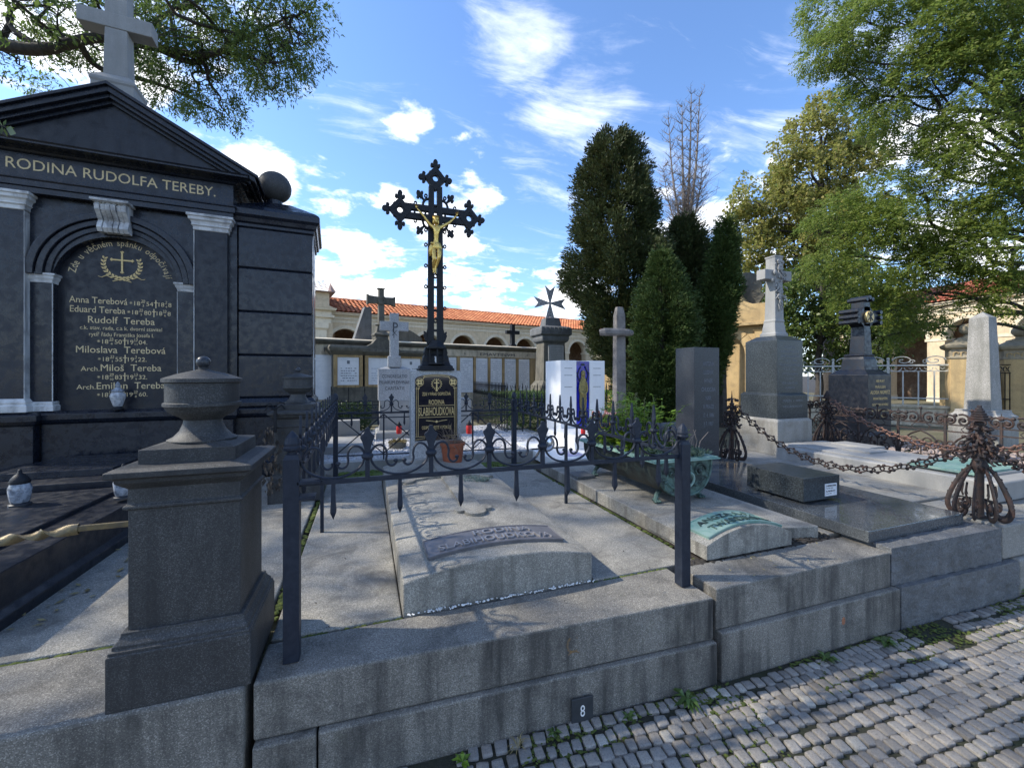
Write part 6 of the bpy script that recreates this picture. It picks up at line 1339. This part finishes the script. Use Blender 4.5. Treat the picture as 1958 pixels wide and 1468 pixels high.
gate_pillar('sandstone pillar with stone ball behind the obelisk on its left', 1850, 9.9); gate_pillar('sandstone pillar with stone ball at the right edge of the picture', 1950, 10.4); gate_pillar('distant sandstone pillar with ball between the white tomb and the wooden cross', 1165, 16.0, .38)
A2, B2 = at_d(1866, 700, 10.2), at_d(1940, 700, 10.3); fr = frame(A2.x, A2.y, math.degrees(math.atan2(B2.y-A2.y, B2.x-A2.x))); L2 = (B2-A2).length
t = thing('dark_railing', 'dark iron railing with scroll top between the two right pillars', 'railing', (A2.x, A2.y, .4))
for z in (1.0, 1.66, 1.86): mb = MB(fr); mb.box(0, L2, -.012, .012, z, z+.022); mb.out('rail', M['cast'], t)
for k in range(9): mb = MB(fr); mb.box(L2*k/8-.008, L2*k/8+.008, -.008, .008, .5, 1.66); mb.tube([(L2*k/8+.05*math.cos(j*.7), 0, 1.76+.06*math.sin(j*.7)) for j in range(9)], .009, 4); mb.out('bar', M['cast'], t)
mb = MB(fr); mb.box(0, L2, .6, .8, .3, 1.9); tag(mb.out('plaster_wall', M['sandy']), 'sunlit ochre wall behind the dark railing at the right edge', 'wall')
# ================================================================= SANDSTONE PORTAL
p = at_d(1381, 718, 13.8); PF = frame(p.x, p.y, -66) @ Matrix.Translation((0, 0, 1.6-1.6*1.24)) @ Matrix.Scale(1.24, 4); t = thing('stone_portal', 'sunlit sandstone tomb portal with blind arch and scrolled gable', 'portal', (p.x, p.y, .36), R(-70)); S = M['sandy']
mb = MB(PF); mb.arch_wall(-.92, .92, 2.15, 3.02, 0, .56, 0, .2, 20); mb.box(-.92, -.56, .0005, .2, .3, 2.15); mb.box(.56, .92, .0005, .2, .3, 2.15); mb.box(-.92, .92, .2005, .7, .3, 3.02); mb.out('wall', S, t, bev=.005)
mb = MB(PF)
for k in range(9): a0_, a1_ = pi*k/9+.012, pi*(k+1)/9-.012; mb.ring(0, 2.15, .565, .80, -.03, .02, a0_, a1_, 4)
mb.out('voussoirs', S, t)
for s in (-1, 1):
    for k in range(7): mb = MB(PF); a, b_ = sorted((s*.565, s*.78)); mb.box(a, b_, -.025, .01, .42+.245*k, .42+.245*(k+1)-.012); mb.out('quoin', S, t, bev=.006)
    mb = MB(PF); a, b_ = sorted((s*.80, s*.98)); mb.mold(a, b_, -.06, .1, [(0, .36), (0, 2.3), (.02, 2.32), (.03, 2.36), (0, 2.38), (0, 2.72), (.03, 2.76)]); mb.out('pilaster', S, t, bev=.006)
mb = MB(PF); mb.prism([(-1.08, 2.90), (-.55, 2.90), (-.3, 3.02), (0, 3.06), (.3, 3.02), (.55, 2.90), (1.08, 2.90), (1.10, 3.10), (1.10, 3.42), (.78, 3.42), (.6, 3.5), (.45, 3.7), (.42, 3.95), (.2, 3.85), (0, 3.8), (-.2, 3.85), (-.42, 3.95), (-.45, 3.7), (-.6, 3.5), (-.78, 3.42), (-1.10, 3.42), (-1.10, 3.10)], -.14, .6); mb.box(-1.14, 1.14, -.18, .64, 2.88, 2.96); mb.out('gable', S, t, bev=.01)
mb = MB(PF)
for s in (-1, 1): mb.tube(cr([(s*.80, .25, 3.44), (s*.62, .25, 3.56), (s*.54, .25, 3.78), (s*.58, .25, 3.95), (s*.50, .25, 4.02), (s*.42, .25, 3.96)]), .10, 8, flat=(3.3, .55), up=(0, 1, 0))
mb.out('scroll', M['sandgrey'], t, smooth=50)
mb = MB(); mb.box(4.9, 5.6, 5.6, 6.4, .36, .72); tag(mb.out('low_tombstone', M['rough'], bev=.01), 'low dark tombstone block behind the flower topped chain post', 'tombstone')
# ================================================================= TREES
def npn(P, f, seed=0):
    return np.array([noise.noise((float(x)*f+seed, float(y)*f, float(z)*f)) for x, y, z in P])
def unit(a): return a/(np.linalg.norm(a, axis=1)[:, None]+1e-9)
def crown(name, mat, parent, blobs, dens, L, W, tl=.28, per=10, droop=.35, gap=-.12, gf=1.1, pin=False, seed=0, flat=.8):
    C_, D_, S_ = [], [], []
    for (c, r, k) in blobs:
        n = max(4, int(dens*r*r*k)); d = unit(rng.normal(0, 1, (n, 3))); rad = r*rng.uniform(.25, 1, n)**.45
        p = np.array(c)+d*rad[:, None]*np.array([1, 1, flat]); g = npn(p, gf, seed); keep = g > gap; p, d = p[keep], d[keep]
        t = unit(d*.7+rng.normal(0, .5, p.shape)-np.array([0, 0, droop])); m = len(p)
        for j in range(per):
            f = (j+.5)/per
            if pin:
                s = unit(np.cross(t, unit(rng.normal(0, .35, (m, 3))+np.array([0, 0, 1])))); sg = 1 if j % 2 else -1
                base = p+t*(tl*f)[..., None] if False else p+t*tl*f-np.array([0, 0, .25*tl*f*f]); q = unit(s*sg*.85+t*.45-np.array([0, 0, .25]))
            else:
                base = p+t*tl*f+rng.normal(0, tl*.12, p.shape); q = unit(t*.5+rng.normal(0, .6, p.shape)-np.array([0, 0, droop]))
            C_.append(base); D_.append(q); S_.append(rng.normal(0, 1, base.shape)*[1, 1, .5])
    c, d, s = map(np.concatenate, (C_, D_, S_))
    return leafq(name, mat, parent, c, d, L, W, side=s)
def limb(mb, a, b, r0, r1, wob=.12, n=7, sag=0):
    a, b = Vector(a), Vector(b); L = (b-a).length; P_ = [a]
    for k in range(1, n): f = k/n; P_.append(a.lerp(b, f)+Vector((random.gauss(0, wob*L/4), random.gauss(0, wob*L/4), random.gauss(0, wob*L/5)+sag*math.sin(pi*f)))) 
    P_.append(b); P_ = cr(P_, 3); m_ = len(P_); mb.tube(P_, [r0+(r1-r0)*i/(m_-1) for i in range(m_)], 7); return P_
def PB(px, py, rpx, D, k=1.0): return (at_d(px, py, D), rpx*D/790, k)
M['ash'] = leafmat('ash_leaf', [(.10, .155, .03), (.17, .22, .04), (.24, .27, .05), (.075, .12, .03)], .55, scale=.5)
M['narrow'] = leafmat('narrow_leaf', [(.06, .10, .026), (.10, .155, .035), (.17, .21, .045), (.045, .075, .022)], .58, scale=.6)
M['linden'] = leafmat('turning_linden_leaf', [(.19, .20, .05), (.29, .28, .08), (.32, .26, .08), (.15, .18, .045)], .5, scale=.35)
M['darkleaf'] = leafmat('dark_leaf', [(.05, .09, .022), (.09, .14, .03), (.15, .19, .04), (.035, .06, .02)], .4, scale=.5)
M['thuja'] = leafmat('thuja_spray', [(.022, .040, .014), (.040, .064, .020), (.070, .088, .026), (.036, .034, .015)], .15, .6, scale=.9)
M['thujagreen'] = leafmat('green_thuja_spray', [(.028, .060, .016), (.050, .092, .022), (.085, .12, .028), (.028, .044, .015)], .2, .6, scale=.9)

# --- right ash tree
RB = [PB(*a) for a in [(1600, 10, 62, 11), (1575, 105, 42, 10.5), (1630, 70, 60, 10), (1690, 30, 70, 10), (1760, 60, 80, 9.5), (1840, 30, 80, 9), (1930, 60, 90, 9), (1650, 150, 50, 10), (1700, 140, 65, 10), (1780, 150, 80, 9.5), (1870, 160, 85, 9), (1955, 180, 80, 9), (1700, 215, 50, 10), (1745, 240, 55, 10, .8), (1825, 250, 70, 9.5), (1905, 280, 80, 9), (1790, 325, 50, 10, .7), (1860, 360, 60, 9.5), (1940, 390, 70, 9), (1700, 300, 40, 10.5, .7),
    (1600, 415, 48, 11), (1565, 440, 38, 11.5), (1650, 440, 58, 10.5), (1715, 430, 58, 10), (1690, 370, 50, 10.5), (1780, 440, 65, 10), (1850, 470, 65, 9.5), (1935, 480, 70, 9), (1590, 500, 48, 11), (1660, 510, 58, 10.5), (1735, 520, 55, 10), (1640, 575, 42, 11), (1705, 590, 40, 10.5), (1800, 510, 45, 10, .7), (1885, 555, 42, 9.5, .7), (1765, 600, 38, 10.5), (1955, 560, 50, 9), (1700, 640, 28, 11)]]
RB += [(at_d(2080, 60, 9), 2.0, .5), (at_d(2080, 330, 9), 1.8, .5), (at_d(2050, -150, 9.5), 2.2, .5), (at_d(1850, -130, 9.5), 1.6, .5)]
base = at_d(2060, 718, 9.6); base.z = .3
t = thing('ash_tree', 'large green ash tree whose feathery branches fill the upper right corner', 'tree', tuple(base)); tr = MB(); top = base+Vector((-.6, .3, 9.5))
P_ = limb(tr, base, top, .26, .09, .05, 8); tr.out('trunk', M['bark'], t, smooth=60)
mb = MB()
for c, r, k in RB:
    st = P_[min(len(P_)-2, max(5, int(len(P_)*(c.z*.72)/9.5)))]; Q = limb(mb, st, c, .055, .012, .22, 6, .25)
    for _ in range(5): d = Vector((random.gauss(0, 1), random.gauss(0, 1), random.gauss(0, .6))).normalized(); s_ = Q[random.randint(len(Q)//2, len(Q)-1)]; limb(mb, s_, s_+d*r*.9, .012, .003, .3, 4)
mb.out('branches', M['bark'], t)
crown('crown', M['ash'], t, RB, 860, .085, .031, .26, 11, .3, -.16, 1.2, True, 3)
# --- linden behind
LB = [PB(*a) for a in [(1575, 205, 32, 22, .8), (1545, 255, 42, 22), (1600, 270, 50, 22), (1510, 300, 45, 22), (1460, 350, 42, 22), (1420, 385, 32, 22, .8), (1550, 340, 70, 22), (1630, 330, 60, 22), (1490, 400, 60, 22), (1440, 430, 40, 22), (1560, 420, 70, 22), (1640, 420, 60, 22), (1450, 490, 45, 22), (1510, 480, 60, 22), (1590, 500, 60, 22), (1480, 550, 45, 22), (1550, 560, 50, 22), (1400, 400, 18, 22, .7), (1640, 250, 40, 22)]]
base = at_d(1585, 718, 22); base.z = .3; t = thing('linden_tree', 'tall linden turning yellow brown behind the white cross', 'tree', tuple(base)); tr = MB(); top = at_d(1570, 260, 22); P_ = limb(tr, base, top, .34, .06, .04, 8); tr.out('trunk', M['bark'], t, smooth=60)
mb = MB()
for c, r, k in LB:
    st = P_[min(len(P_)-2, max(6, int(len(P_)*(c.z*.75)/top.z)))]; Q = limb(mb, st, c, .08, .02, .2, 6, -.1)
    for _ in range(5): d = Vector((random.gauss(0, 1), random.gauss(0, 1), random.gauss(0, .8))).normalized(); s_ = Q[random.randint(len(Q)//2, len(Q)-1)]; limb(mb, s_, s_+d*r*.9, .022, .006, .3, 4)
mb.out('branches', M['bark'], t); crown('crown', M['linden'], t, LB, 250, .16, .125, .35, 8, .2, -.16, .75, False, 9)
# --- dark trees below
for i, (lab, bx_, D, BL) in enumerate((('dark leafy tree standing behind the pale railing, left of the black cross', 1560, 17, [(1510, 570, 45), (1560, 540, 50), (1600, 600, 55), (1530, 630, 50), (1570, 670, 45), (1500, 620, 30), (1610, 520, 45)]), ('dark leafy tree behind the black cross and the gold disc', 1690, 16, [(1640, 640, 50), (1700, 620, 50), (1670, 560, 50), (1740, 640, 45), (1650, 690, 35), (1720, 560, 45), (1630, 590, 40)]))):
    B_ = [PB(a, b, c, D) for a, b, c in BL]; base = at_d(bx_, 718, D); base.z = .3; t = thing('leafy_tree', lab, 'tree', tuple(base), group='dark trees behind the railing'); tr = MB(); top = at_d(bx_+10, 540, D); P_ = limb(tr, base, top, .16, .05, .05, 6); tr.out('trunk', M['bark'], t, smooth=60)
    mb = MB(); [limb(mb, P_[len(P_)//2], c, .05, .012, .2, 5) for c, r, k in B_]; mb.out('branches', M['bark'], t); crown('crown', M['darkleaf'], t, B_, 330, .14, .095, .3, 8, .2, -.22, .9, False, 20+i)
# --- left tree over the tomb
TB = [PB(*a) for a in [(20, 40, 80, 8, .55), (110, 30, 80, 8, .6), (200, 95, 60, 8.5, .6), (50, 130, 50, 8.5, .55), (290, 55, 80, 8, .85), (375, 35, 90, 7.6), (465, 45, 80, 7.5), (545, 30, 62, 7.5), (598, 20, 36, 7.5), (575, 90, 48, 7.5), (515, 125, 58, 7.5), (440, 120, 70, 8), (350, 120, 60, 8), (290, 150, 50, 8.5, .8), (385, 195, 42, 8.4), (432, 215, 30, 8.4), (412, 180, 45, 8.2), (520, 175, 26, 7.5), (568, 150, 26, 7.5), (140, 120, 45, 8.8, .6), (330, 180, 36, 8.6), (230, 20, 60, 8, .8)]]
TO = [(at_d(-120, -40, 8), 2.0, .35), (at_d(200, -180, 8.5), 2.2, .4), (at_d(450, -120, 7.8), 1.6, .5), (Vector((-6.5, 8.0, 8.5)), 2.4, .45), (Vector((-8.5, 7.0, 7)), 2.4, .45), (Vector((-6, 10.5, 9.5)), 2.4, .45), (Vector((-3.2, 8.8, 10)), 2.2, .4), (Vector((-5.5, 6.5, 9.5)), 2.0, .4), (Vector((-6.2, 4.6, 6.6)), 1.9, .9), (Vector((-4.6, 3.2, 5.8)), 1.4, .8), (Vector((-4.2, 6.0, 7.6)), 1.5, 1.0), ]  # unseen crown masses, added out of view to shade the foreground
base = Vector((-8.2, 8.6, .3)); t = thing('overhanging_tree', 'dark narrow leaved tree whose limbs reach over the black tomb at the upper left', 'tree', tuple(base)); tr = MB(); top = Vector((-7.6, 8.4, 9)); P_ = limb(tr, base, top, .34, .14, .04, 8); tr.out('trunk', M['bark'], t, smooth=60)
mb = MB(); main = cr([P_[len(P_)//2], at_d(-160, 40, 8.2), at_d(-20, 80, 8), at_d(80, 95, 8), at_d(190, 72, 8), at_d(300, 92, 8), at_d(400, 105, 7.8), at_d(470, 70, 7.6), at_d(560, 30, 7.5)], 5); mb.tube(main, [.16-.145*i/(len(main)-1) for i in range(len(main))], 8)
for pts in ([(80, 95, 8), (20, 50, 8), (30, 15, 8), (120, 10, 8)], [(280, 88, 8), (300, 40, 8), (345, 12, 7.8), (375, -20, 7.8)], [(345, 15, 7.8), (372, 8, 7.7), (390, -10, 7.7)], [(300, 92, 8), (370, 120, 8), (420, 100, 7.9), (520, 120, 7.5), (570, 110, 7.5)], [(150, 80, 8), (190, 130, 8.4), (300, 160, 8.5), (390, 200, 8.4), (430, 220, 8.4)], [(0, 85, 8), (20, 20, 8.2), (-40, -60, 8.4)]):
    Q = cr([at_d(*q_) for q_ in pts], 5); mb.tube(Q, [.065-.055*i/(len(Q)-1) for i in range(len(Q))], 7)
for c, r, k in TB+TO:
    st = min(main, key=lambda v: (v-c).length); Q = limb(mb, st, c, .03, .01, .25, 5)
    for _ in range(7): d = Vector((random.gauss(0, 1), random.gauss(0, 1), random.gauss(0, .8))).normalized(); s_ = Q[random.randint(1, len(Q)-1)]; limb(mb, s_, s_+d*r*.95, .011, .003, .3, 4)
mb.out('branches', M['bark'], t, smooth=60)
crown('crown', M['narrow'], t, TB, 780, .085, .024, .22, 9, .25, -.13, 1.3, False, 31); crown('crown', M['narrow'], t, TO, 130, .12, .055, .3, 8, .25, -.1, 1.0, False, 35)

tip = at_d(3, 240, 3.2); st_ = Vector((-4.6, 3.2, 5.6)); mb = MB(); Q = cr([st_, st_.lerp(tip, .5)+Vector((-.2, 0, .3)), at_d(-30, 225, 3.2), tip, at_d(14, 246, 3.2)], 6); mb.tube(Q, [.012-.010*i/(len(Q)-1) for i in range(len(Q))], 5); mb.out('low_branch', M['bark'], t)
mb = MB()
for k, (a, b_, c, d_) in enumerate(((2, 240, -2, 228), (6, 241, 12, 229), (9, 244, 28, 245), (12, 246, 31, 256), (4, 242, 2, 258), (8, 245, 14, 262))):
    p0, p1 = at_d(a, b_, 3.2), at_d(c, d_, 3.2+.05*(k % 3-1)); dd = p1-p0; s_ = dd.cross(Vector((SN, CS, .3))).normalized()*dd.length*.22; mb.add([p0, p0+dd*.45+s_, p1, p0+dd*.45-s_], [(0, 1, 2, 3)])
mb.out('low_leaves', M['narrow'], t)
# --- cypresses
def conifer(label, pxc, D, prof, n, mat, L=.10, group='cypresses beyond the tub', lumps_=3.0, name='cypress_tree'):
    base = at_d(pxc, 718, D); base.z = .3; t = thing(name, label, 'tree', tuple(base), group=group)
    zs = []; cs = []; rs = []
    for y, a, b in prof: c = at_d((a+b)/2, y, D); zs.append(c.z); cs.append(((a+b)/2-pxc)*D/790); rs.append((b-a)/2*D/790)
    zs = np.array(zs)[::-1]; cs = np.array(cs)[::-1]; rs = np.array(rs)[::-1]
    m = n//14; w = np.interp(np.linspace(zs[0], zs[-1], 400), zs, rs)+.05; cdf = np.cumsum(w); cdf /= cdf[-1]; z = np.interp(rng.random(m), cdf, np.linspace(zs[0], zs[-1], 400)); th = rng.uniform(0, 2*pi, m)
    Rz = np.maximum(np.interp(z, zs, rs)-L*1.9, .06); oc = np.interp(z, zs, cs)
    q = np.stack([np.cos(th)*1.1+pxc*.1, np.sin(th)*1.1, z*.75], 1); lump = npn(q, 1.5); lump2 = npn(q, 4.0)
    rad = Rz*np.clip(.92+.55*lump+.22*lump2, .4, 1.16)*(1-.75*rng.random(m)**2.4)
    right = np.array([CS, -SN, 0]); fwd = np.array([SN, CS, 0]); hf = (z-zs[0])/(zs[-1]-zs[0])
    keep = (npn(q, 2.4, 4.0) > (-.42+.20*hf))
    u = oc+rad*np.cos(th); v = rad*np.sin(th); C0_ = np.array([base.x, base.y, 0])+u[:, None]*right+v[:, None]*fwd; C0_[:, 2] = z
    O_ = np.cos(th)[:, None]*right+np.sin(th)[:, None]*fwd; D0 = unit(O_*.9+np.array([0, 0, .55])+rng.normal(0, .28, (m, 3))); T0 = unit(np.cross(D0, O_+rng.normal(0, .4, (m, 3))))
    C0_, D0, T0 = C0_[keep], D0[keep], T0[keep]; m = len(C0_); P_ = []; d = []; SL = L*3.2
    for k in range(26):
        f = rng.uniform(-.2, 1, m); sp = rng.uniform(-1, 1, m)*(1-.55*np.clip(f, 0, 1))
        P_.append(C0_+D0*(SL*f)[:, None]+T0*(SL*.42*sp)[:, None]+rng.normal(0, L*.18, (m, 3))); d.append(unit(D0+T0*(sp*.8)[:, None]+rng.normal(0, .22, (m, 3))))
    P_ = np.concatenate(P_); d = np.concatenate(d); keep = np.ones(len(P_), bool)
    tr = MB(); tr.tube([base, base+Vector((0, 0, (zs[-1]-.3)*.5)), at_d((prof[0][1]+prof[0][2])/2, prof[0][0]+25, D)], [.16, .1, .02], 7); tr.out('trunk', M['bark'], t)
    leafq('crown', M[mat], t, P_[keep], d[keep], L, L*.36); return t
conifer('tall dark cypress with ragged split top behind the wooden cross', 1190, 10.6, [(258, 1160, 1195), (285, 1128, 1222), (330, 1106, 1240), (400, 1098, 1254), (450, 1094, 1264), (500, 1088, 1282), (560, 1086, 1292), (600, 1098, 1292), (640, 1118, 1290), (700, 1150, 1280), (790, 1190, 1260)], 120000, 'thuja', .085)
conifer('brighter green cypress in front, behind the bronze tub', 1262, 8.9, [(490, 1250, 1276), (540, 1230, 1308), (600, 1214, 1332), (650, 1214, 1332), (700, 1204, 1326), (750, 1200, 1310), (810, 1214, 1290)], 80000, 'thujagreen', .065)
conifer('slim cypress with pointed tip between the bare tree and the white cross', 1378, 10.0, [(425, 1382, 1392), (470, 1368, 1408), (520, 1352, 1412), (570, 1336, 1414), (620, 1330, 1404), (670, 1330, 1390), (760, 1330, 1370)], 55000, 'thujagreen', .075)
conifer('short dark cypress growing at the foot of the bare tree', 1312, 11.2, [(420, 1296, 1320), (450, 1276, 1342), (500, 1262, 1362), (560, 1262, 1366), (640, 1270, 1360), (750, 1280, 1350)], 60000, 'thuja', .085)
# --- bare tree
base = at_d(1312, 718, 13.5); base.z = .3; t = thing('bare_tree', 'leafless pale tree with upright stems rising above the cypresses', 'tree', tuple(base)); mb = MB()
fork = at_d(1310, 470, 13.5); mb.tube([base, at_d(1312, 600, 13.5), fork], [.2, .16, .13], 8); mb.out('trunk', M['barkpale'], t, smooth=60)
mb = MB()
def twigs(p, d, L, r, depth):
    Q = [p]; 
    for k in range(5): d = (d+Vector((random.gauss(0, .10), random.gauss(0, .10), .10))).normalized(); p = p+d*L/5; Q.append(p)
    mb.tube(Q, [r*(1-.7*i/5) for i in range(6)], 4 if depth else 3)
    if depth > 0:
        for k in range(1, 6):
            for _ in range(2 if depth > 1 else 1):
                a = random.uniform(0, 6.28); s_ = Vector((math.cos(a), math.sin(a), random.uniform(-.1, .35))); twigs(Q[k], (d*.35+s_*.9).normalized(), L*random.uniform(.35, .6), r*.42, depth-1)
for (x1_, y1_, w_) in ((1304, 205, .05), (1322, 180, .05), (1338, 185, .05), (1278, 228, .04), (1345, 300, .03), (1268, 320, .025)):
    tp = at_d(x1_, y1_, 13.5); m_ = at_d((x1_*.7+1310*.3), (y1_*.5+470*.5), 13.5+random.uniform(-.3, .3)); Q = cr([fork, m_, tp], 8); n_ = len(Q); mb.tube(Q, [w_*1.3*(1-.85*i/(n_-1)) for i in range(n_)], 6)
    for i in range(1, n_): 
        for _ in range(4):
            a = random.uniform(0, 6.28); f = 1-.6*i/n_; twigs(Q[i], Vector((math.cos(a)*.8, math.sin(a)*.8, .45)).normalized(), .75*f*random.uniform(.6, 1.1), .011, 1)
for _ in range(90):
    z = random.uniform(330, 520); p = at_d(1312+random.uniform(-8, 8), z, 13.5); a = random.uniform(0, 6.28); twigs(p, Vector((math.cos(a), math.sin(a), random.uniform(-.1, .4))).normalized(), random.uniform(.6, 1.05), .013, 1)
mb.out('branches', M['barkpale'], t)
# far tree mass closing the horizon
FB = [(Vector((x, y, z)), r, 1) for x, y, z, r in [(34, 20, 3, 3.2), (38, 14, 4, 3.5), (30, 26, 3, 3.2), (26, 30, 3, 3), (40, 8, 4, 3.5), (42, 2, 4, 3.5)]]
crown_o = crown('treeline', M['darkleaf'], None, FB, 60, .34, .22, .5, 7, .1, -.3, .4, False, 50); tag(crown_o, 'distant tree line closing the view at the far right', 'trees', kind='stuff')
SKY_TINT = (.77, .905, 1.07); CLOUD = 6.9; SKY_STR = .15; EXPO = 1.0
# ================================================================= LIGHT
SUN_AZ = Vector((-.94, .34, 0)).normalized(); SUN_EL = R(40)
sd = bpy.data.lights.new('sun', 'SUN'); sd.energy = 3.2; sd.angle = R(.9); sd.color = (1, .92, .78)
so = bpy.data.objects.new('sun', sd); col.objects.link(so)
to_sun = Vector((SUN_AZ.x*math.cos(SUN_EL), SUN_AZ.y*math.cos(SUN_EL), math.sin(SUN_EL)))
so.rotation_euler = to_sun.to_track_quat('Z', 'Y').to_euler(); so.location = (0, 0, 30)
w = bpy.data.worlds.new('World'); scene.world = w; w.use_nodes = True; nt = w.node_tree; nn = N(nt)
for k in list(nt.nodes): nt.nodes.remove(k)
sky = nn('ShaderNodeTexSky', sky_type='NISHITA'); sky.sun_disc = False; sky.sun_elevation = SUN_EL
sky.sun_rotation = math.atan2(SUN_AZ.x, SUN_AZ.y); sky.air_density = 1.0; sky.dust_density = .4; sky.ozone_density = 2.5
tc = nn('ShaderNodeTexCoord').outputs['Generated']
def dirv(px, py): return tuple(ray(px, py).normalized())
def math2(op, a, b=0.0, c=None):
    n = nn('ShaderNodeMath', {0: a, 1: b} if c is None else {0: a, 1: b, 2: c}, operation=op); return n.outputs[0]
dirn = nn('ShaderNodeVectorMath', {0: tc}, operation='NORMALIZE').outputs[0]
sep = nn('ShaderNodeSeparateXYZ', {'Vector': dirn})
zc = math2('MAXIMUM', sep.outputs[2], 0.0)
inv = math2('DIVIDE', 1.0, math2('ADD', zc, .14))
pl = nn('ShaderNodeVectorMath', {0: dirn, 3: inv}, operation='SCALE').outputs[0]
# domain-warped plane coordinates
wp = nn('ShaderNodeTexNoise', {'Vector': pl, 'Scale': 1.1, 'Detail': 3})
wv = nn('ShaderNodeVectorMath', {0: nn('ShaderNodeVectorMath', {0: wp.outputs['Color'], 1: (.5, .5, .5)}, operation='SUBTRACT').outputs[0], 3: .35}, operation='SCALE').outputs[0]
pw = nn('ShaderNodeVectorMath', {0: pl, 1: wv}, operation='ADD').outputs[0]
cum = noi(nn, pw, 3.2, 9, .58, .1)
fine = noi(nn, pw, 11, 8, .6, .2)
# streaky layer stretched along one direction
st = nn('ShaderNodeMapping', {'Vector': pw, 'Rotation': (0, 0, R(62)), 'Scale': (.9, 3.4, 1)}).outputs[0]
wis = noi(nn, st, 1.9, 9, .66, .5)
def blob(px, py, rad, amp):
    v = nn('ShaderNodeVectorMath', {0: dirn, 1: dirv(px, py)}, operation='DISTANCE').outputs['Value']
    return math2('MULTIPLY', nn('ShaderNodeMapRange', {'Value': v, 'From Min': rad, 'From Max': rad*.15, 'To Min': 0, 'To Max': 1}, interpolation_type='SMOOTHSTEP').outputs[0], amp)
def acc(L):
    r = None
    for x in L: r = blob(*x) if r is None else math2('MAXIMUM', r, blob(*x))
    return r
CUMB = [(640, 560, .34, .34), (760, 540, .30, .30), (880, 420, .17, .33), (830, 470, .20, .3), (755, 385, .09, .28), (640, 470, .20, .26), (960, 600, .22, .3), (1080, 600, .26, .34), (890, 125, .07, .22), (795, 95, .06, .18), (785, 225, .08, .2), (620, 335, .11, .22), (970, 445, .06, .2), (480, 350, .16, .3), (600, 180, .08, .2), (1300, 400, .25, .25), (1420, 420, .25, .24), (100, 120, .5, .30), (350, 100, .3, .18), (1850, 330, .4, .2), (1900, 520, .4, .28), (1060, 480, .1, .18), (700, 600, .25, .28), (860, 560, .2, .3), (620, 500, .2, .3)]
CUMB += [tuple(x) for x in ()]
WISB = [(1010, 90, .14, .25), (1100, 230, .18, .28), (1160, 200, .15, .22), (1080, 340, .22, .24), (1200, 330, .22, .18), (960, 60, .14, .2), (1480, 200, .25, .16), (1560, 170, .28, .2), (1430, 260, .2, .16), (1550, 420, .4, .18), (720, 250, .16, .1), (900, 500, .4, .1)]
back = nn('ShaderNodeMapRange', {'Value': nn('ShaderNodeVectorMath', {0: dirn, 1: (-.33, -.92, .25)}, operation='DOT_PRODUCT').outputs['Value'], 'From Min': -.1, 'From Max': .5, 'To Max': .21}, interpolation_type='SMOOTHSTEP').outputs[0]  # extra cloud cover behind the camera, added as neutral fill light
d1 = math2('ADD', cum, math2('MULTIPLY', math2('SUBTRACT', fine, .5), .28))
m1 = nn('ShaderNodeMapRange', {'Value': math2('ADD', math2('ADD', d1, back), acc(CUMB)), 'From Min': .70, 'From Max': .86}, interpolation_type='SMOOTHSTEP').outputs[0]
m2 = nn('ShaderNodeMapRange', {'Value': math2('ADD', math2('ADD', wis, math2('MULTIPLY', math2('SUBTRACT', fine, .5), .2)), acc(WISB)), 'From Min': .62, 'From Max': 1.0}, interpolation_type='SMOOTHSTEP').outputs[0]
m2 = math2('MULTIPLY', m2, .60)
hor = nn('ShaderNodeMapRange', {'Value': sep.outputs[2], 'From Min': .16, 'From Max': .0, 'To Max': .55}, interpolation_type='SMOOTHSTEP').outputs[0]
msk = math2('MAXIMUM', math2('MAXIMUM', m1, m2), hor)
# cloud tone: bright tops, soft grey bellies from the same density
sh = nn('ShaderNodeMapRange', {'Value': math2('ADD', d1, math2('MULTIPLY', acc(CUMB), .5)), 'From Min': .70, 'From Max': .95}).outputs[0]
ccol = ramp(nn, sh, [(0, (.92, .95, 1)), (.35, (1, 1, 1)), (1, (.50, .55, .64))])
skyc = mix(nn, 1.0, sky.outputs[0], SKY_TINT, 'MULTIPLY')
cl = nn('ShaderNodeVectorMath', {0: ccol, 3: CLOUD}, operation='SCALE').outputs[0]
fin = mix(nn, msk, skyc, cl)
bg = nn('ShaderNodeBackground', {'Color': fin, 'Strength': SKY_STR})
ow = nn('ShaderNodeOutputWorld'); nt.links.new(bg.outputs[0], ow.inputs[0])
scene.view_settings.view_transform = 'Standard'; scene.view_settings.look = 'None'; scene.view_settings.exposure = EXPO; scene.view_settings.gamma = 1
scene.render.engine = 'CYCLES'
scene.render.resolution_x = 1024; scene.render.resolution_y = 767
bpy.data.objects['camera']['kind'] = 'structure'
